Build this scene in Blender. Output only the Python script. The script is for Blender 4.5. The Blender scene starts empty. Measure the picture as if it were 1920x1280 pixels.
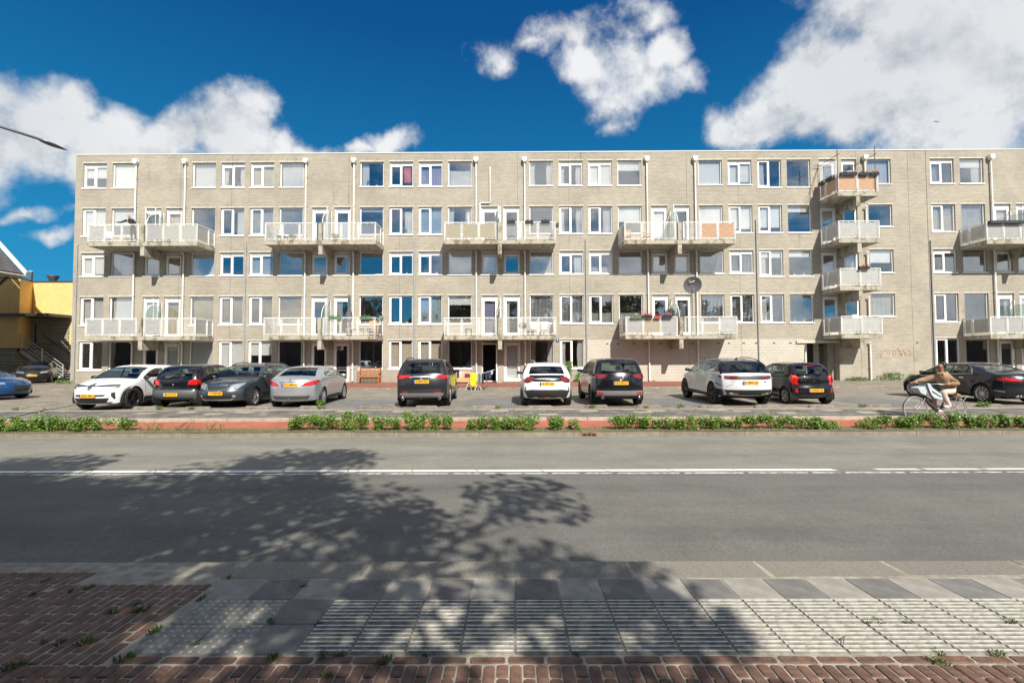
import bpy, bmesh, math, random
from mathutils import Vector, Matrix, geometry
PI = math.pi
S = bpy.context.scene
COL = S.collection
# ------------------------------------------------------------------ camera
cam = bpy.data.objects.new('camera', bpy.data.cameras.new('camera')); COL.objects.link(cam); S.camera = cam
PITCH = math.atan(30/875.); ROLL = .0038; YAW = .0045
_fw = Vector((-math.sin(YAW)*math.cos(PITCH), math.cos(YAW)*math.cos(PITCH), math.sin(PITCH)))
_r0 = Vector((math.cos(YAW), math.sin(YAW), 0)); _u0 = _r0.cross(_fw)
_r = _r0*math.cos(ROLL)-_u0*math.sin(ROLL); _u = _r0*math.sin(ROLL)+_u0*math.cos(ROLL)
cam.matrix_world = Matrix(((_r.x, _u.x, -_fw.x, 0), (_r.y, _u.y, -_fw.y, 0), (_r.z, _u.z, -_fw.z, 1.6), (0, 0, 0, 1)))
cam.data.sensor_width = 36; cam.data.lens = 875/1920*36; cam.data.clip_end = 3000; cam.data.clip_start = .05
# ------------------------------------------------------------------ exposure
S.view_settings.view_transform = 'Standard'; S.view_settings.look = 'None'
S.view_settings.exposure = .59; S.view_settings.gamma = 1; S.view_settings.use_curve_mapping = False
# ------------------------------------------------------------------ sun (behind the camera, a little to the right)
SUNV = Vector((.60, -1.75, 1.62)).normalized()
sun = bpy.data.objects.new('sun', bpy.data.lights.new('sun', 'SUN')); COL.objects.link(sun)
sun.data.energy = 5.0; sun.data.angle = math.radians(.53); sun.data.color = (1, .93, .82)
sun.rotation_euler = SUNV.to_track_quat('Z', 'Y').to_euler()
# ------------------------------------------------------------------ world: sky with clouds
W = bpy.data.worlds.new('World'); S.world = W; W.use_nodes = True
class NT:
    def __init__(s, t): s.t = t
    def n(s, ty, **k):
        o = s.t.nodes.new(ty)
        for a, b in k.items(): setattr(o, a, b)
        return o
    def put(s, sock, v):
        if hasattr(v, 'is_linked') or isinstance(v, bpy.types.NodeSocket): s.t.links.new(v, sock)
        else: sock.default_value = v
    def m(s, op, a, b=0., c=0., clamp=False):
        o = s.n('ShaderNodeMath', operation=op, use_clamp=clamp)
        s.put(o.inputs[0], a); s.put(o.inputs[1], b)
        if op in ('MULTIPLY_ADD', 'SMOOTH_MAX', 'SMOOTH_MIN', 'COMPARE'): s.put(o.inputs[2], c)
        return o.outputs[0]
    def v(s, op, a, b=(0, 0, 0), sc=None):
        o = s.n('ShaderNodeVectorMath', operation=op)
        s.put(o.inputs[0], a); s.put(o.inputs[1], b)
        if sc is not None: s.put(o.inputs['Scale'], sc)
        return o.outputs['Value'] if op in ('LENGTH', 'DOT_PRODUCT', 'DISTANCE') else o.outputs[0]
    def noise(s, vec, scale, detail=4, rough=.5, dist=0., lac=2.):
        o = s.n('ShaderNodeTexNoise')
        if vec is not None: s.put(o.inputs['Vector'], vec)
        s.put(o.inputs['Scale'], scale); o.inputs['Detail'].default_value = detail
        o.inputs['Roughness'].default_value = rough; o.inputs['Distortion'].default_value = dist; o.inputs['Lacunarity'].default_value = lac
        return o.outputs[0]
    def ramp(s, f, a, b, c0=0., c1=1., smooth=True):
        o = s.n('ShaderNodeMapRange'); o.interpolation_type = 'SMOOTHSTEP' if smooth else 'LINEAR'
        s.put(o.inputs[0], f)
        for i, x in enumerate((a, b, c0, c1)): s.put(o.inputs[i+1], x)
        return o.outputs[0]
    def mix(s, f, a, b, bt='MIX'):
        o = s.n('ShaderNodeMix', data_type='RGBA', blend_type=bt)
        s.put(o.inputs[0], f)
        for i, x in ((6, a), (7, b)):
            if isinstance(x, tuple) and len(x) == 3: x = x+(1,)
            s.put(o.inputs[i], x)
        return o.outputs[2]
w = NT(W.node_tree); W.node_tree.nodes.clear()
geo = w.n('ShaderNodeTexCoord').outputs['Generated']
sky = w.n('ShaderNodeTexSky', sky_type='NISHITA', sun_disc=False, sun_elevation=math.asin(SUNV.z), sun_rotation=math.atan2(SUNV.x, SUNV.y))
sky.air_density = 1.0; sky.dust_density = .3; sky.ozone_density = 3.0
sep = w.n('ShaderNodeSeparateXYZ'); w.put(sep.inputs[0], geo)
dx, dy, dz = sep.outputs
yy = w.m('MAXIMUM', dy, .12)
UV = w.n('ShaderNodeCombineXYZ'); w.put(UV.inputs[0], w.m('DIVIDE', dx, yy)); w.put(UV.inputs[1], w.m('DIVIDE', dz, yy))
warp = w.n('ShaderNodeTexNoise'); w.put(warp.inputs['Vector'], geo); warp.inputs['Scale'].default_value = 8; warp.inputs['Detail'].default_value = 9
UVw = w.v('ADD', UV.outputs[0], w.v('SCALE', w.v('SUBTRACT', warp.outputs['Color'], (.5, .5, .5)), sc=.17))
def blob(px, py, rx, ry=None, k=1.):
    ry = ry or rx
    c = ((px-965)/875., (670-py)/875., 0)
    d = w.v('MULTIPLY', w.v('SUBTRACT', UVw, c), (875./rx, 875./ry, 0))
    return w.m('MULTIPLY', w.m('SUBTRACT', 1., w.v('LENGTH', d)), k)
BL = [(-60, 250, 170, 150), (70, 235, 120, 118), (185, 275, 110, 95), (300, 285, 75, 60), (410, 240, 95, 105), (240, 300, 90, 70), (345, 250, 60, 70), (120, 200, 60, 60), (490, 290, 85, 65), (560, 300, 75, 40), (-300, 240, 240, 180),
      (735, 275, 50, 32, .55), (675, 284, 45, 16, .5), (953, 102, 52, 46, .6), (1010, 75, 60, 30, .4), (1075, 55, 85, 50, .6), (1115, 110, 72, 66, .65), (1145, 175, 55, 62, .6), (1165, 232, 38, 34, .5), (1190, 45, 70, 38, .5), (1248, 25, 70, 55, .7), (1268, 90, 58, 66, .7), (1305, 145, 55, 40, .55), (1195, 95, 75, 70, .5), (1225, 150, 60, 45, .35),
      (1830, 110, 340, 260, 1.35), (1590, 160, 160, 125, 1.15), (1475, 215, 115, 70), (1390, 235, 75, 50, .8), (1665, 20, 130, 95, 1.1), (2300, 150, 350, 260),
      (50, 400, 75, 15, .55), (90, 432, 50, 12, .45)]
den = None
for b in BL:
    o = blob(*b); den = o if den is None else w.m('SMOOTH_MAX', den, o, .12)
fb = w.noise(geo, 10., 14, .62, .1)
fb2 = w.noise(w.v('ADD', geo, tuple(SUNV*.030+Vector((0, 0, .022)))), 10., 14, .62, .1)
den = w.m('ADD', den, w.m('MULTIPLY', w.m('SUBTRACT', fb, .5), 1.55))
# the rest of the sky, beside and behind the view: broken clouds of the same kind
gl = w.noise(w.v('MULTIPLY', geo, (1, 1, 1.6)), 2.3, 9, .6, .2)
gl = w.m('MULTIPLY', w.m('SUBTRACT', gl, w.ramp(dy, -.6, .2, .445, .50)), 5.)
front = w.m('MULTIPLY', w.ramp(dy, .1, .3), w.m('MULTIPLY', w.ramp(w.m('ABSOLUTE', w.m('DIVIDE', dx, yy)), 1.75, 1.25), w.ramp(w.m('DIVIDE', dz, yy), 1.35, .85)))
mixd = w.n('ShaderNodeMix'); w.put(mixd.inputs[0], front); w.put(mixd.inputs[2], gl); w.put(mixd.inputs[3], den)
den = mixd.outputs[0]
alpha = w.m('MULTIPLY', w.ramp(den, -.08, .55), w.ramp(dz, -.02, .04))
relief = w.m('SUBTRACT', fb, fb2)
lit = w.m('ADD', w.ramp(den, .10, 1.5, 1.0, .84), w.m('MULTIPLY', relief, w.ramp(den, .3, 1.4, 3.4, 1.1)), clamp=True)
lit = w.m('MULTIPLY', lit, w.ramp(w.noise(geo, 2.6, 3, .45), .36, .60, .74, 1.06))
ccol = w.mix(lit, (2.7, 3.1, 3.65), (7.1, 7.15, 7.2))
skyc = w.mix(w.ramp(dz, -.02, .58, smooth=False), (.08, 2.55, 4.7), (.004, .60, 2.05))
skyc = w.mix(.12, skyc, w.mix(1., sky.outputs[0], (.38, .85, 1.2), 'MULTIPLY'))
fin = w.mix(w.m('MULTIPLY', alpha, .96), skyc, ccol)
bg = w.n('ShaderNodeBackground'); bg.inputs[1].default_value = .086; w.put(bg.inputs[0], fin)
w.put(w.n('ShaderNodeOutputWorld').inputs[0], bg.outputs[0])
# ------------------------------------------------------------------ helpers
rnd = random.Random(7)
def tag(o, label=None, cat=None, group=None, kind=None):
    for k, v in (('label', label), ('category', cat), ('group', group), ('kind', kind)):
        if v: o[k] = v
    return o
def empty(name, loc=(0, 0, 0), rz=0, label=None, cat=None, group=None, parent=None):
    o = bpy.data.objects.new(name, None); COL.objects.link(o); o.location = loc; o.rotation_euler = (0, 0, rz)
    o.empty_display_size = .1
    if parent: o.parent = parent
    return tag(o, label, cat, group)
def link(name, me, parent=None, loc=(0, 0, 0), rot=(0, 0, 0), scale=(1, 1, 1)):
    o = bpy.data.objects.new(name, me); COL.objects.link(o); o.location = loc; o.rotation_euler = rot; o.scale = scale
    if parent: o.parent = parent
    return o
def copy_tree(o, parent=None):
    c = o.copy(); COL.objects.link(c)
    if parent: c.parent = parent
    for ch in list(o.children): copy_tree(ch, c)
    return c
class MB:
    def __init__(s): s.v = []; s.f = []; s.sm = []; s.mi = []
    def add(s, vs, fs, smooth=False, mi=0):
        n = len(s.v); s.v += [tuple(p) for p in vs]; s.f += [tuple(i+n for i in f) for f in fs]
        s.sm += [smooth]*len(fs); s.mi += [mi]*len(fs); return s
    def box(s, x0, x1, y0, y1, z0, z1, mi=0, ch=0):
        if ch:
            c = ch; vs = []
            for (z, e) in ((z0, 0), (z1-c, 0), (z1, c)):
                vs += [(x0+e, y0+e, z), (x1-e, y0+e, z), (x1-e, y1-e, z), (x0+e, y1-e, z)]
            fs = [(8, 9, 10, 11), (3, 2, 1, 0)]
            for k in (0, 4): fs += [(k+i, k+(i+1) % 4, k+4+(i+1) % 4, k+4+i) for i in range(4)]
            return s.add(vs, fs, mi=mi)
        vs = [(x0, y0, z0), (x1, y0, z0), (x1, y1, z0), (x0, y1, z0), (x0, y0, z1), (x1, y0, z1), (x1, y1, z1), (x0, y1, z1)]
        return s.add(vs, [(3, 2, 1, 0), (4, 5, 6, 7), (0, 1, 5, 4), (1, 2, 6, 5), (2, 3, 7, 6), (3, 0, 4, 7)], mi=mi)
    def tube(s, pts, r, n=8, cap=True, closed=False, mi=0):
        pts = [Vector(p) for p in pts]; rs = r if isinstance(r, (list, tuple)) else [r]*len(pts)
        N = len(pts); vs = []; up = Vector((0, 0, 1)); prev = None
        for i, p in enumerate(pts):
            a = pts[(i-1) % N] if (i or closed) else p; b = pts[(i+1) % N] if (i < N-1 or closed) else p
            t = (b-a).normalized()
            if prev is None:
                q = up if abs(t.z) < .95 else Vector((1, 0, 0)); x = t.cross(q).normalized()
            else: x = (prev-t*prev.dot(t)).normalized()
            prev = x; y = t.cross(x)
            vs += [p+(x*math.cos(2*PI*k/n)+y*math.sin(2*PI*k/n))*rs[i] for k in range(n)]
        fs = []
        for i in range(N if closed else N-1):
            j = (i+1) % N
            fs += [(i*n+k, i*n+(k+1) % n, j*n+(k+1) % n, j*n+k) for k in range(n)]
        s.add(vs, fs, smooth=n > 5, mi=mi)
        if cap and not closed: s.add(vs[:n], [tuple(range(n))[::-1]], mi=mi); s.add(vs[-n:], [tuple(range(n))], mi=mi)
        return s
    def bar(s, a, b, w, h=None, mi=0):     # rectangular bar from a to b
        a = Vector(a); b = Vector(b); h = h or w; t = (b-a).normalized()
        q = Vector((0, 0, 1)) if abs(t.z) < .95 else Vector((0, 1, 0)); x = t.cross(q).normalized()*(w/2); y = x.cross(t).normalized()*(h/2)
        vs = [p+i*x+j*y for p in (a, b) for (i, j) in ((-1, -1), (1, -1), (1, 1), (-1, 1))]
        return s.add(vs, [(0, 1, 2, 3), (7, 6, 5, 4), (0, 4, 5, 1), (1, 5, 6, 2), (2, 6, 7, 3), (3, 7, 4, 0)], mi=mi)
    def prism(s, poly, d0, d1, axis='y', mi=0):   # polygon extruded along an axis
        def P(a, b, d): return {'y': (a, d, b), 'x': (d, a, b), 'z': (a, b, d)}[axis]
        n = len(poly); vs = [P(a, b, d0) for a, b in poly]+[P(a, b, d1) for a, b in poly]
        return s.add(vs, [tuple(range(n)), tuple(range(2*n-1, n-1, -1))]+[(i, i+n, (i+1) % n+n, (i+1) % n) for i in range(n)], mi=mi)
    def lathe(s, prof, n=16, axis='z', c=(0, 0, 0), mi=0, smooth=True):
        vs = []
        for (r, h) in prof:
            for k in range(n):
                a = 2*PI*k/n; u, v_ = r*math.cos(a), r*math.sin(a)
                vs.append({'z': (c[0]+u, c[1]+v_, c[2]+h), 'y': (c[0]+u, c[1]+h, c[2]+v_), 'x': (c[0]+h, c[1]+u, c[2]+v_)}[axis])
        fs = [(i*n+k, i*n+(k+1) % n, (i+1)*n+(k+1) % n, (i+1)*n+k) for i in range(len(prof)-1) for k in range(n)]
        return s.add(vs, fs, smooth=smooth, mi=mi)
    def mesh(s, name, mats):
        me = bpy.data.meshes.new(name); me.from_pydata(s.v, [], s.f)
        for m in (mats if isinstance(mats, (list, tuple)) else [mats]): me.materials.append(m)
        me.polygons.foreach_set('use_smooth', s.sm); me.polygons.foreach_set('material_index', s.mi)
        bm = bmesh.new(); bm.from_mesh(me); bmesh.ops.recalc_face_normals(bm, faces=bm.faces); bm.to_mesh(me); bm.free()
        me.update(); return me
    def obj(s, name, mats, parent=None, loc=(0, 0, 0), rot=(0, 0, 0), scale=(1, 1, 1)):
        return link(name, s.mesh(name, mats), parent, loc, rot, scale)
MATS = {}
def pm(name, col, rough=.6, metal=0., var=0., vscale=5., bump=0., bscale=40., rand=0., spec=.5, col2=None, coat=0., detail=4, vthr=None, stretch=None, emit=None):
    if name in MATS: return MATS[name]
    m = bpy.data.materials.new(name); m.use_nodes = True; t = NT(m.node_tree); b = m.node_tree.nodes['Principled BSDF']
    b.inputs['Roughness'].default_value = rough; b.inputs['Metallic'].default_value = metal
    b.inputs['Specular IOR Level'].default_value = spec; b.inputs['Coat Weight'].default_value = coat; b.inputs['Coat Roughness'].default_value = .03
    c = tuple(col)+(1,)
    tc = t.n('ShaderNodeTexCoord').outputs['Object']
    if stretch: tc = t.v('MULTIPLY', tc, stretch)
    if var or col2:
        nz = t.noise(tc, vscale, detail, .6)
        f = t.ramp(nz, *(vthr or (.3, .7)))
        c2 = col2 or tuple(max(0, x*(1-var)) for x in col); c1 = col if col2 else tuple(min(1, x*(1+var*.6)) for x in col)
        c = t.mix(f, tuple(c2), tuple(c1))
    if rand:
        oi = t.n('ShaderNodeObjectInfo').outputs['Random']
        hs = t.n('ShaderNodeHueSaturation'); t.put(hs.inputs['Value'], t.ramp(oi, 0, 1, 1-rand, 1+rand, False)); t.put(hs.inputs['Color'], c)
        t.put(hs.inputs['Hue'], t.ramp(t.m('FRACT', t.m('MULTIPLY', oi, 17.3)), 0, 1, .5-rand*.02, .5+rand*.02, False)); c = hs.outputs[0]
    t.put(b.inputs['Base Color'], c)
    if bump:
        bn = t.n('ShaderNodeBump'); bn.inputs['Strength'].default_value = bump; bn.inputs['Distance'].default_value = .01
        t.put(bn.inputs['Height'], t.noise(tc, bscale, 6, .6)); t.put(b.inputs['Normal'], bn.outputs[0])
    MATS[name] = m; return m
def glass_mat(name, refl=.25, tint=(1, 1, 1), rough=0., pw=3.):
    if name in MATS: return MATS[name]
    m = bpy.data.materials.new(name); m.use_nodes = True; t = NT(m.node_tree); m.node_tree.nodes.clear()
    tr = t.n('ShaderNodeBsdfTransparent'); tr.inputs[0].default_value = tint+(1,)
    gl = t.n('ShaderNodeBsdfGlossy'); gl.inputs['Roughness'].default_value = rough; gl.inputs[0].default_value = (.93, .97, 1, 1)
    lw = t.n('ShaderNodeLayerWeight'); lw.inputs[0].default_value = .5
    f = t.m('MULTIPLY_ADD', t.m('POWER', lw.outputs['Facing'], pw), 1-refl, refl, clamp=True)
    bn = t.n('ShaderNodeBump'); bn.inputs['Strength'].default_value = .018; bn.inputs['Distance'].default_value = .1
    t.put(bn.inputs['Height'], t.noise(t.n('ShaderNodeTexCoord').outputs['Object'], 1.3, 2)); t.put(gl.inputs['Normal'], bn.outputs[0])
    mx = t.n('ShaderNodeMixShader'); t.put(mx.inputs[0], f); t.put(mx.inputs[1], tr.outputs[0]); t.put(mx.inputs[2], gl.outputs[0])
    t.put(t.n('ShaderNodeOutputMaterial').inputs[0], mx.outputs[0]); MATS[name] = m; return m
def inside(poly, x, y):
    c = False; n = len(poly)
    for i in range(n):
        x0, y0 = poly[i]; x1, y1 = poly[(i+1) % n]
        if (y0 > y) != (y1 > y) and x < (x1-x0)*(y-y0)/(y1-y0)+x0: c = not c
    return c
def cdt(poly, step, holes=()):
    """triangulate a polygon (with holes) with interior grid points"""
    def dens(P):
        out = []
        for i in range(len(P)):
            a = P[i]; b = P[(i+1) % len(P)]; d = math.dist(a, b); k = max(1, int(d/step+.5))
            out += [(a[0]+(b[0]-a[0])*j/k, a[1]+(b[1]-a[1])*j/k) for j in range(k)]
        return out
    vs = []; ed = []
    for P in [poly]+list(holes):
        q = dens(P); n0 = len(vs); vs += q; ed += [(n0+i, n0+(i+1) % len(q)) for i in range(len(q))]
    bnd = list(vs)
    xs = [p[0] for p in poly]; ys = [p[1] for p in poly]
    x = min(xs)+step*.5
    while x < max(xs):
        y = min(ys)+step*.5
        while y < max(ys):
            if inside(poly, x, y) and not any(inside(h, x, y) for h in holes):
                vs.append((x, y))
            y += step
        x += step
    r = geometry.delaunay_2d_cdt([Vector(p) for p in vs], ed, [], 0, 1e-5)
    V = [tuple(p) for p in r[0]]; F = []
    for f in r[2]:
        cx = sum(V[i][0] for i in f)/len(f); cy = sum(V[i][1] for i in f)/len(f)
        if inside(poly, cx, cy) and not any(inside(h, cx, cy) for h in holes): F.append(tuple(f))
    return V, F
def text_mesh(txt, size, mat, depth=.002, name='lettering', bold=0.):
    cu = bpy.data.curves.new(name, 'FONT'); cu.body = txt; cu.size = size; cu.extrude = depth; cu.align_x = 'CENTER'; cu.align_y = 'CENTER'
    cu.resolution_u = 2; cu.offset = bold
    o = bpy.data.objects.new('t', cu); COL.objects.link(o)
    dg = bpy.context.evaluated_depsgraph_get(); me = bpy.data.meshes.new_from_object(o.evaluated_get(dg)); bpy.data.objects.remove(o)
    me.materials.clear(); me.materials.append(mat); me.name = name; return me
# ------------------------------------------------------------------ ground profile
def gz(y):
    P = [(-200, .07), (2.57, .005), (3.79, -.025), (3.80, -.205), (7.7, -.255), (11.70, -.366), (11.701, -.25), (13.72, -.262), (13.74, -.17), (15.5, -.125), (15.6, -.115), (25.0, -.115), (25.2, .0), (30.2, .04), (400, .04)]
    for (a, za), (b, zb) in zip(P, P[1:]):
        if a <= y <= b: return za+(zb-za)*(y-a)/(b-a)
    return 0
def sheet(name, x0, x1, ys, zf, mat, nx=1, kind='structure'):
    mb = MB(); vs = []; fs = []
    for y in ys: vs += [(x0+(x1-x0)*i/nx, y, zf(y)) for i in range(nx+1)]
    for j in range(len(ys)-1): fs += [(j*(nx+1)+i, j*(nx+1)+i+1, (j+1)*(nx+1)+i+1, (j+1)*(nx+1)+i) for i in range(nx)]
    mb.add(vs, fs); o = mb.obj(name, mat); tag(o, kind=kind); return o
def brick_mat(name, c1, c2, mortar, bw, bh, ms, rough=.8, bump=.4, rot=None, var=.25, off=.5, xz=False, vs=1.2, stain=None, stainthr=(.55, .75)):
    m = bpy.data.materials.new(name); m.use_nodes = True; t = NT(m.node_tree); b = m.node_tree.nodes['Principled BSDF']
    b.inputs['Roughness'].default_value = rough; b.inputs['Specular IOR Level'].default_value = .3
    tc = t.n('ShaderNodeTexCoord').outputs['Object']; vec = tc
    if xz or rot:
        s = t.n('ShaderNodeSeparateXYZ'); t.put(s.inputs[0], tc); c = t.n('ShaderNodeCombineXYZ')
        if xz: t.put(c.inputs[0], t.m('ADD', s.outputs[0], s.outputs[1])); t.put(c.inputs[1], s.outputs[2])
        else: t.put(c.inputs[0], s.outputs[1]); t.put(c.inputs[1], s.outputs[0])
        vec = c.outputs[0]
    br = t.n('ShaderNodeTexBrick'); t.put(br.inputs['Vector'], vec); br.offset = off
    for k, v_ in (('Scale', 1.), ('Brick Width', bw), ('Row Height', bh), ('Mortar Size', ms), ('Mortar Smooth', .2), ('Bias', 0.)): br.inputs[k].default_value = v_
    br.inputs['Color1'].default_value = c1+(1,); br.inputs['Color2'].default_value = c2+(1,); br.inputs['Mortar'].default_value = mortar+(1,)
    c = t.mix(t.ramp(t.noise(tc, vs, 6, .6), .3, .7), (1-var,)*3, (1+var*.4,)*3)
    col = t.mix(1., br.outputs[0], c, 'MULTIPLY')
    fine = t.mix(t.ramp(t.noise(tc, 55, 3, .7), .3, .7), (.86,)*3, (1.1,)*3)
    col = t.mix(1., col, fine, 'MULTIPLY')
    if stain: col = t.mix(t.ramp(t.noise(t.v('MULTIPLY', tc, (1.7, 1.7, .33)), .9, 8, .62), stainthr[0], stainthr[1]), col, t.mix(1., col, stain, 'MULTIPLY'))
    t.put(b.inputs['Base Color'], col)
    bn = t.n('ShaderNodeBump'); bn.inputs['Strength'].default_value = bump; bn.inputs['Distance'].default_value = .01; bn.invert = True
    t.put(bn.inputs['Height'], t.m('ADD', br.outputs['Fac'], t.m('MULTIPLY', t.noise(tc, 30, 5, .6), .5))); t.put(b.inputs['Normal'], bn.outputs[0])
    MATS[name] = m; return m
def asphalt():
    m = bpy.data.materials.new('asphalt'); m.use_nodes = True; t = NT(m.node_tree); b = m.node_tree.nodes['Principled BSDF']
    b.inputs['Roughness'].default_value = .82; b.inputs['Specular IOR Level'].default_value = .35
    tc = t.n('ShaderNodeTexCoord').outputs['Object']; s = t.n('ShaderNodeSeparateXYZ'); t.put(s.inputs[0], tc); y = s.outputs[1]
    yw = t.m('ADD', y, t.m('MULTIPLY', t.m('SUBTRACT', t.noise(t.v('MULTIPLY', tc, (.12, .6, 1)), 1., 3), .5), .35))
    band = t.m('MULTIPLY', t.ramp(yw, 7.4, 7.9), 1.)                                   # far lane worn paler
    c = t.mix(band, (.152, .149, .136), (.228, .219, .188))
    tr = t.m('ADD', t.m('ADD', t.m('MULTIPLY', t.ramp(t.m('ABSOLUTE', t.m('SUBTRACT', yw, 9.15)), .30, .05), 1.), t.ramp(t.m('ABSOLUTE', t.m('SUBTRACT', yw, 10.75)), .38, .05)),
             t.m('ADD', t.ramp(t.m('ABSOLUTE', t.m('SUBTRACT', yw, 6.6)), .35, .05), t.ramp(t.m('ABSOLUTE', t.m('SUBTRACT', yw, 4.9)), .35, .05)), clamp=True)
    c = t.mix(t.m('MULTIPLY', tr, .6), c, t.mix(1., c, (.84, .85, .87), 'MULTIPLY'))
    c = t.mix(t.ramp(yw, 11.45, 11.65, 0, .5), c, (.25, .235, .20)); c = t.mix(t.m('MULTIPLY', t.ramp(t.m('ABSOLUTE', t.m('SUBTRACT', yw, 9.95)), .28, .03), .55), c, t.mix(1., c, (1.13, 1.11, 1.06), 'MULTIPLY'))
    n1 = t.ramp(t.noise(tc, 1.1, 8, .65), .3, .7); c = t.mix(1., c, t.mix(n1, (.88,)*3, (1.09,)*3), 'MULTIPLY')
    n2 = t.noise(tc, 95, 3, .8); c = t.mix(1., c, t.mix(t.ramp(n2, .3, .72, smooth=False), (.55,)*3, (1.38,)*3), 'MULTIPLY')
    n3 = t.noise(tc, 24, 5, .75); c = t.mix(1., c, t.mix(t.ramp(n3, .32, .68, smooth=False), (.80,)*3, (1.17,)*3), 'MULTIPLY')
    n4 = t.noise(t.v('MULTIPLY', tc, (.25, 2.2, 1)), 1.6, 6, .65); c = t.mix(1., c, t.mix(t.ramp(n4, .3, .7), (.91,)*3, (1.07,)*3), 'MULTIPLY')
    sp = t.ramp(t.noise(t.v('MULTIPLY', tc, (1.3, 3, 1)), 2.2, 6, .7), .70, .76); c = t.mix(t.m('MULTIPLY', sp, .45), c, (.06, .06, .058))
    cr = t.n('ShaderNodeTexVoronoi', feature='DISTANCE_TO_EDGE'); t.put(cr.inputs['Vector'], t.v('ADD', t.v('MULTIPLY', tc, (.22, .9, 1)), t.v('SCALE', (1, 1, 0), sc=t.noise(tc, 2.5, 6, .7)))); cr.inputs['Scale'].default_value = 1.
    ck = t.m('MULTIPLY', t.ramp(cr.outputs['Distance'], .0, .006, 1., 0.), t.ramp(t.noise(tc, .35, 2), .52, .62)); c = t.mix(t.m('MULTIPLY', ck, .5), c, (.05, .05, .048))
    t.put(b.inputs['Base Color'], c)
    bn = t.n('ShaderNodeBump'); bn.inputs['Strength'].default_value = .6; bn.inputs['Distance'].default_value = .006; t.put(bn.inputs['Height'], n2); t.put(b.inputs['Normal'], bn.outputs[0])
    MATS['asphalt'] = m; return m
M_asph = asphalt()
M_conc = pm('kerb_concrete', (.235, .20, .155), .85, var=.25, vscale=3, bump=.5, bscale=90, rand=.08)
M_dirt = pm('joint_sand', (.33, .30, .245), .95, var=.35, vscale=9, bump=.8, bscale=60)
M_grassg = pm('verge_soil_grass', (.16, .14, .10), .95, col2=(.09, .10, .045), vscale=7, bump=.8, bscale=30)
M_path = pm('red_cycle_asphalt', (.36, .115, .065), .85, var=.18, vscale=2, bump=.4, bscale=120)
M_foot = brick_mat('footpath_slabs', (.21, .20, .18), (.15, .143, .13), (.09, .085, .07), .30, .30, .012, var=.4, vs=2.2)
M_lot = brick_mat('parking_pavers', (.285, .255, .21), (.23, .205, .17), (.13, .12, .1), .21, .105, .006, var=.25, stain=(.62, .62, .62))
M_lotg = brick_mat('grey_bay_pavers', (.215, .215, .21), (.175, .175, .17), (.10, .10, .095), .21, .105, .008, var=.2, rot=True)
M_redp = brick_mat('red_pavement_tiles', (.30, .12, .085), (.24, .10, .075), (.15, .1, .08), .30, .30, .008, var=.25)
M_plain = pm('far_ground', (.17, .155, .12), .95, var=.3, vscale=.3)
gy = lambda off: (lambda y: gz(y)+off)
X0, X1 = -70, 80
sheet('ground', -900, 900, [-900, 1500], lambda y: -.60, M_plain)
sheet('road', X0, X1, [3.80, 5, 6.4, 7.7, 9, 10.4, 11.70], gy(0), M_asph)
sheet('pavement', X0, X1, [-30, -5, 0, 2.57, 3.79], gy(-.0052), M_dirt)
sheet('verge', X0, X1, [11.69, 12.0, 12.30], lambda y: -.245, M_grassg)
sheet('cycle_path', X0, X1, [12.27, 13.75], lambda y: -.24 if y < 12.3 else -.255, M_path)
sheet('footpath', X0, X1, [13.75, 14.6, 15.52], lambda y: -.17+(y-13.75)*.026, M_foot)
sheet('parking_lot', X0, X1, [15.52, 20, 25.05], lambda y: -.115, M_lot)
sheet('left_wall_paving', -29.4, -12., [25.15, 27, 30.25], lambda y: (y-25.15)*.008, M_lot)
sheet('forecourt', -12., 11.4, [25.15, 27, 30.25], lambda y: (y-25.15)*.008, M_redp)
sheet('wall_side_paving', 11.4, X1, [25.15, 27, 30.25], lambda y: (y-25.15)*.008, M_lot)
sheet('side_yard', X0, -29.3, [25.05, 30, 60], lambda y: -.02+(y-25)*.002, M_foot)
# grey paved bays
for (a, b) in ((-7.2, -4.6), (-1.9, .15), (4.95, 7.3), (12.4, 14.9)):
    mb = MB(); mb.add([(a, 16.3, -.111), (b, 16.3, -.111), (b, 19.5, -.111), (a, 19.5, -.111)], [(0, 1, 2, 3)]); tag(mb.obj('grey_bay_paving', M_lotg), kind='structure')
M_pslab = pm('pale_slab', (.36, .32, .26), .85, var=.2, vscale=5, rand=.12)
psm = MB().box(0, .58, 0, .29, -.02, .004).mesh('pale_slab', M_pslab)
fpo = empty('footpath_inlays'); tag(fpo, kind='structure')
for px, y_ in ((330, 15.0), (380, 14.6), (438, 15.0), (630, 15.1), (735, 15.0), (920, 15.1), (1088, 15.0), (1190, 14.7), (1215, 15.0), (1330, 15.1), (1375, 14.9), (1545, 15.0), (1610, 14.5), (1640, 15.1), (250, 14.8), (1010, 14.3), (560, 14.3), (1460, 14.4)):
    link('pale_slab', psm, fpo, loc=((px-965)/875*y_, y_, -.17+(y_-13.75)*.026), rot=(.026, 0, 0))
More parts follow.
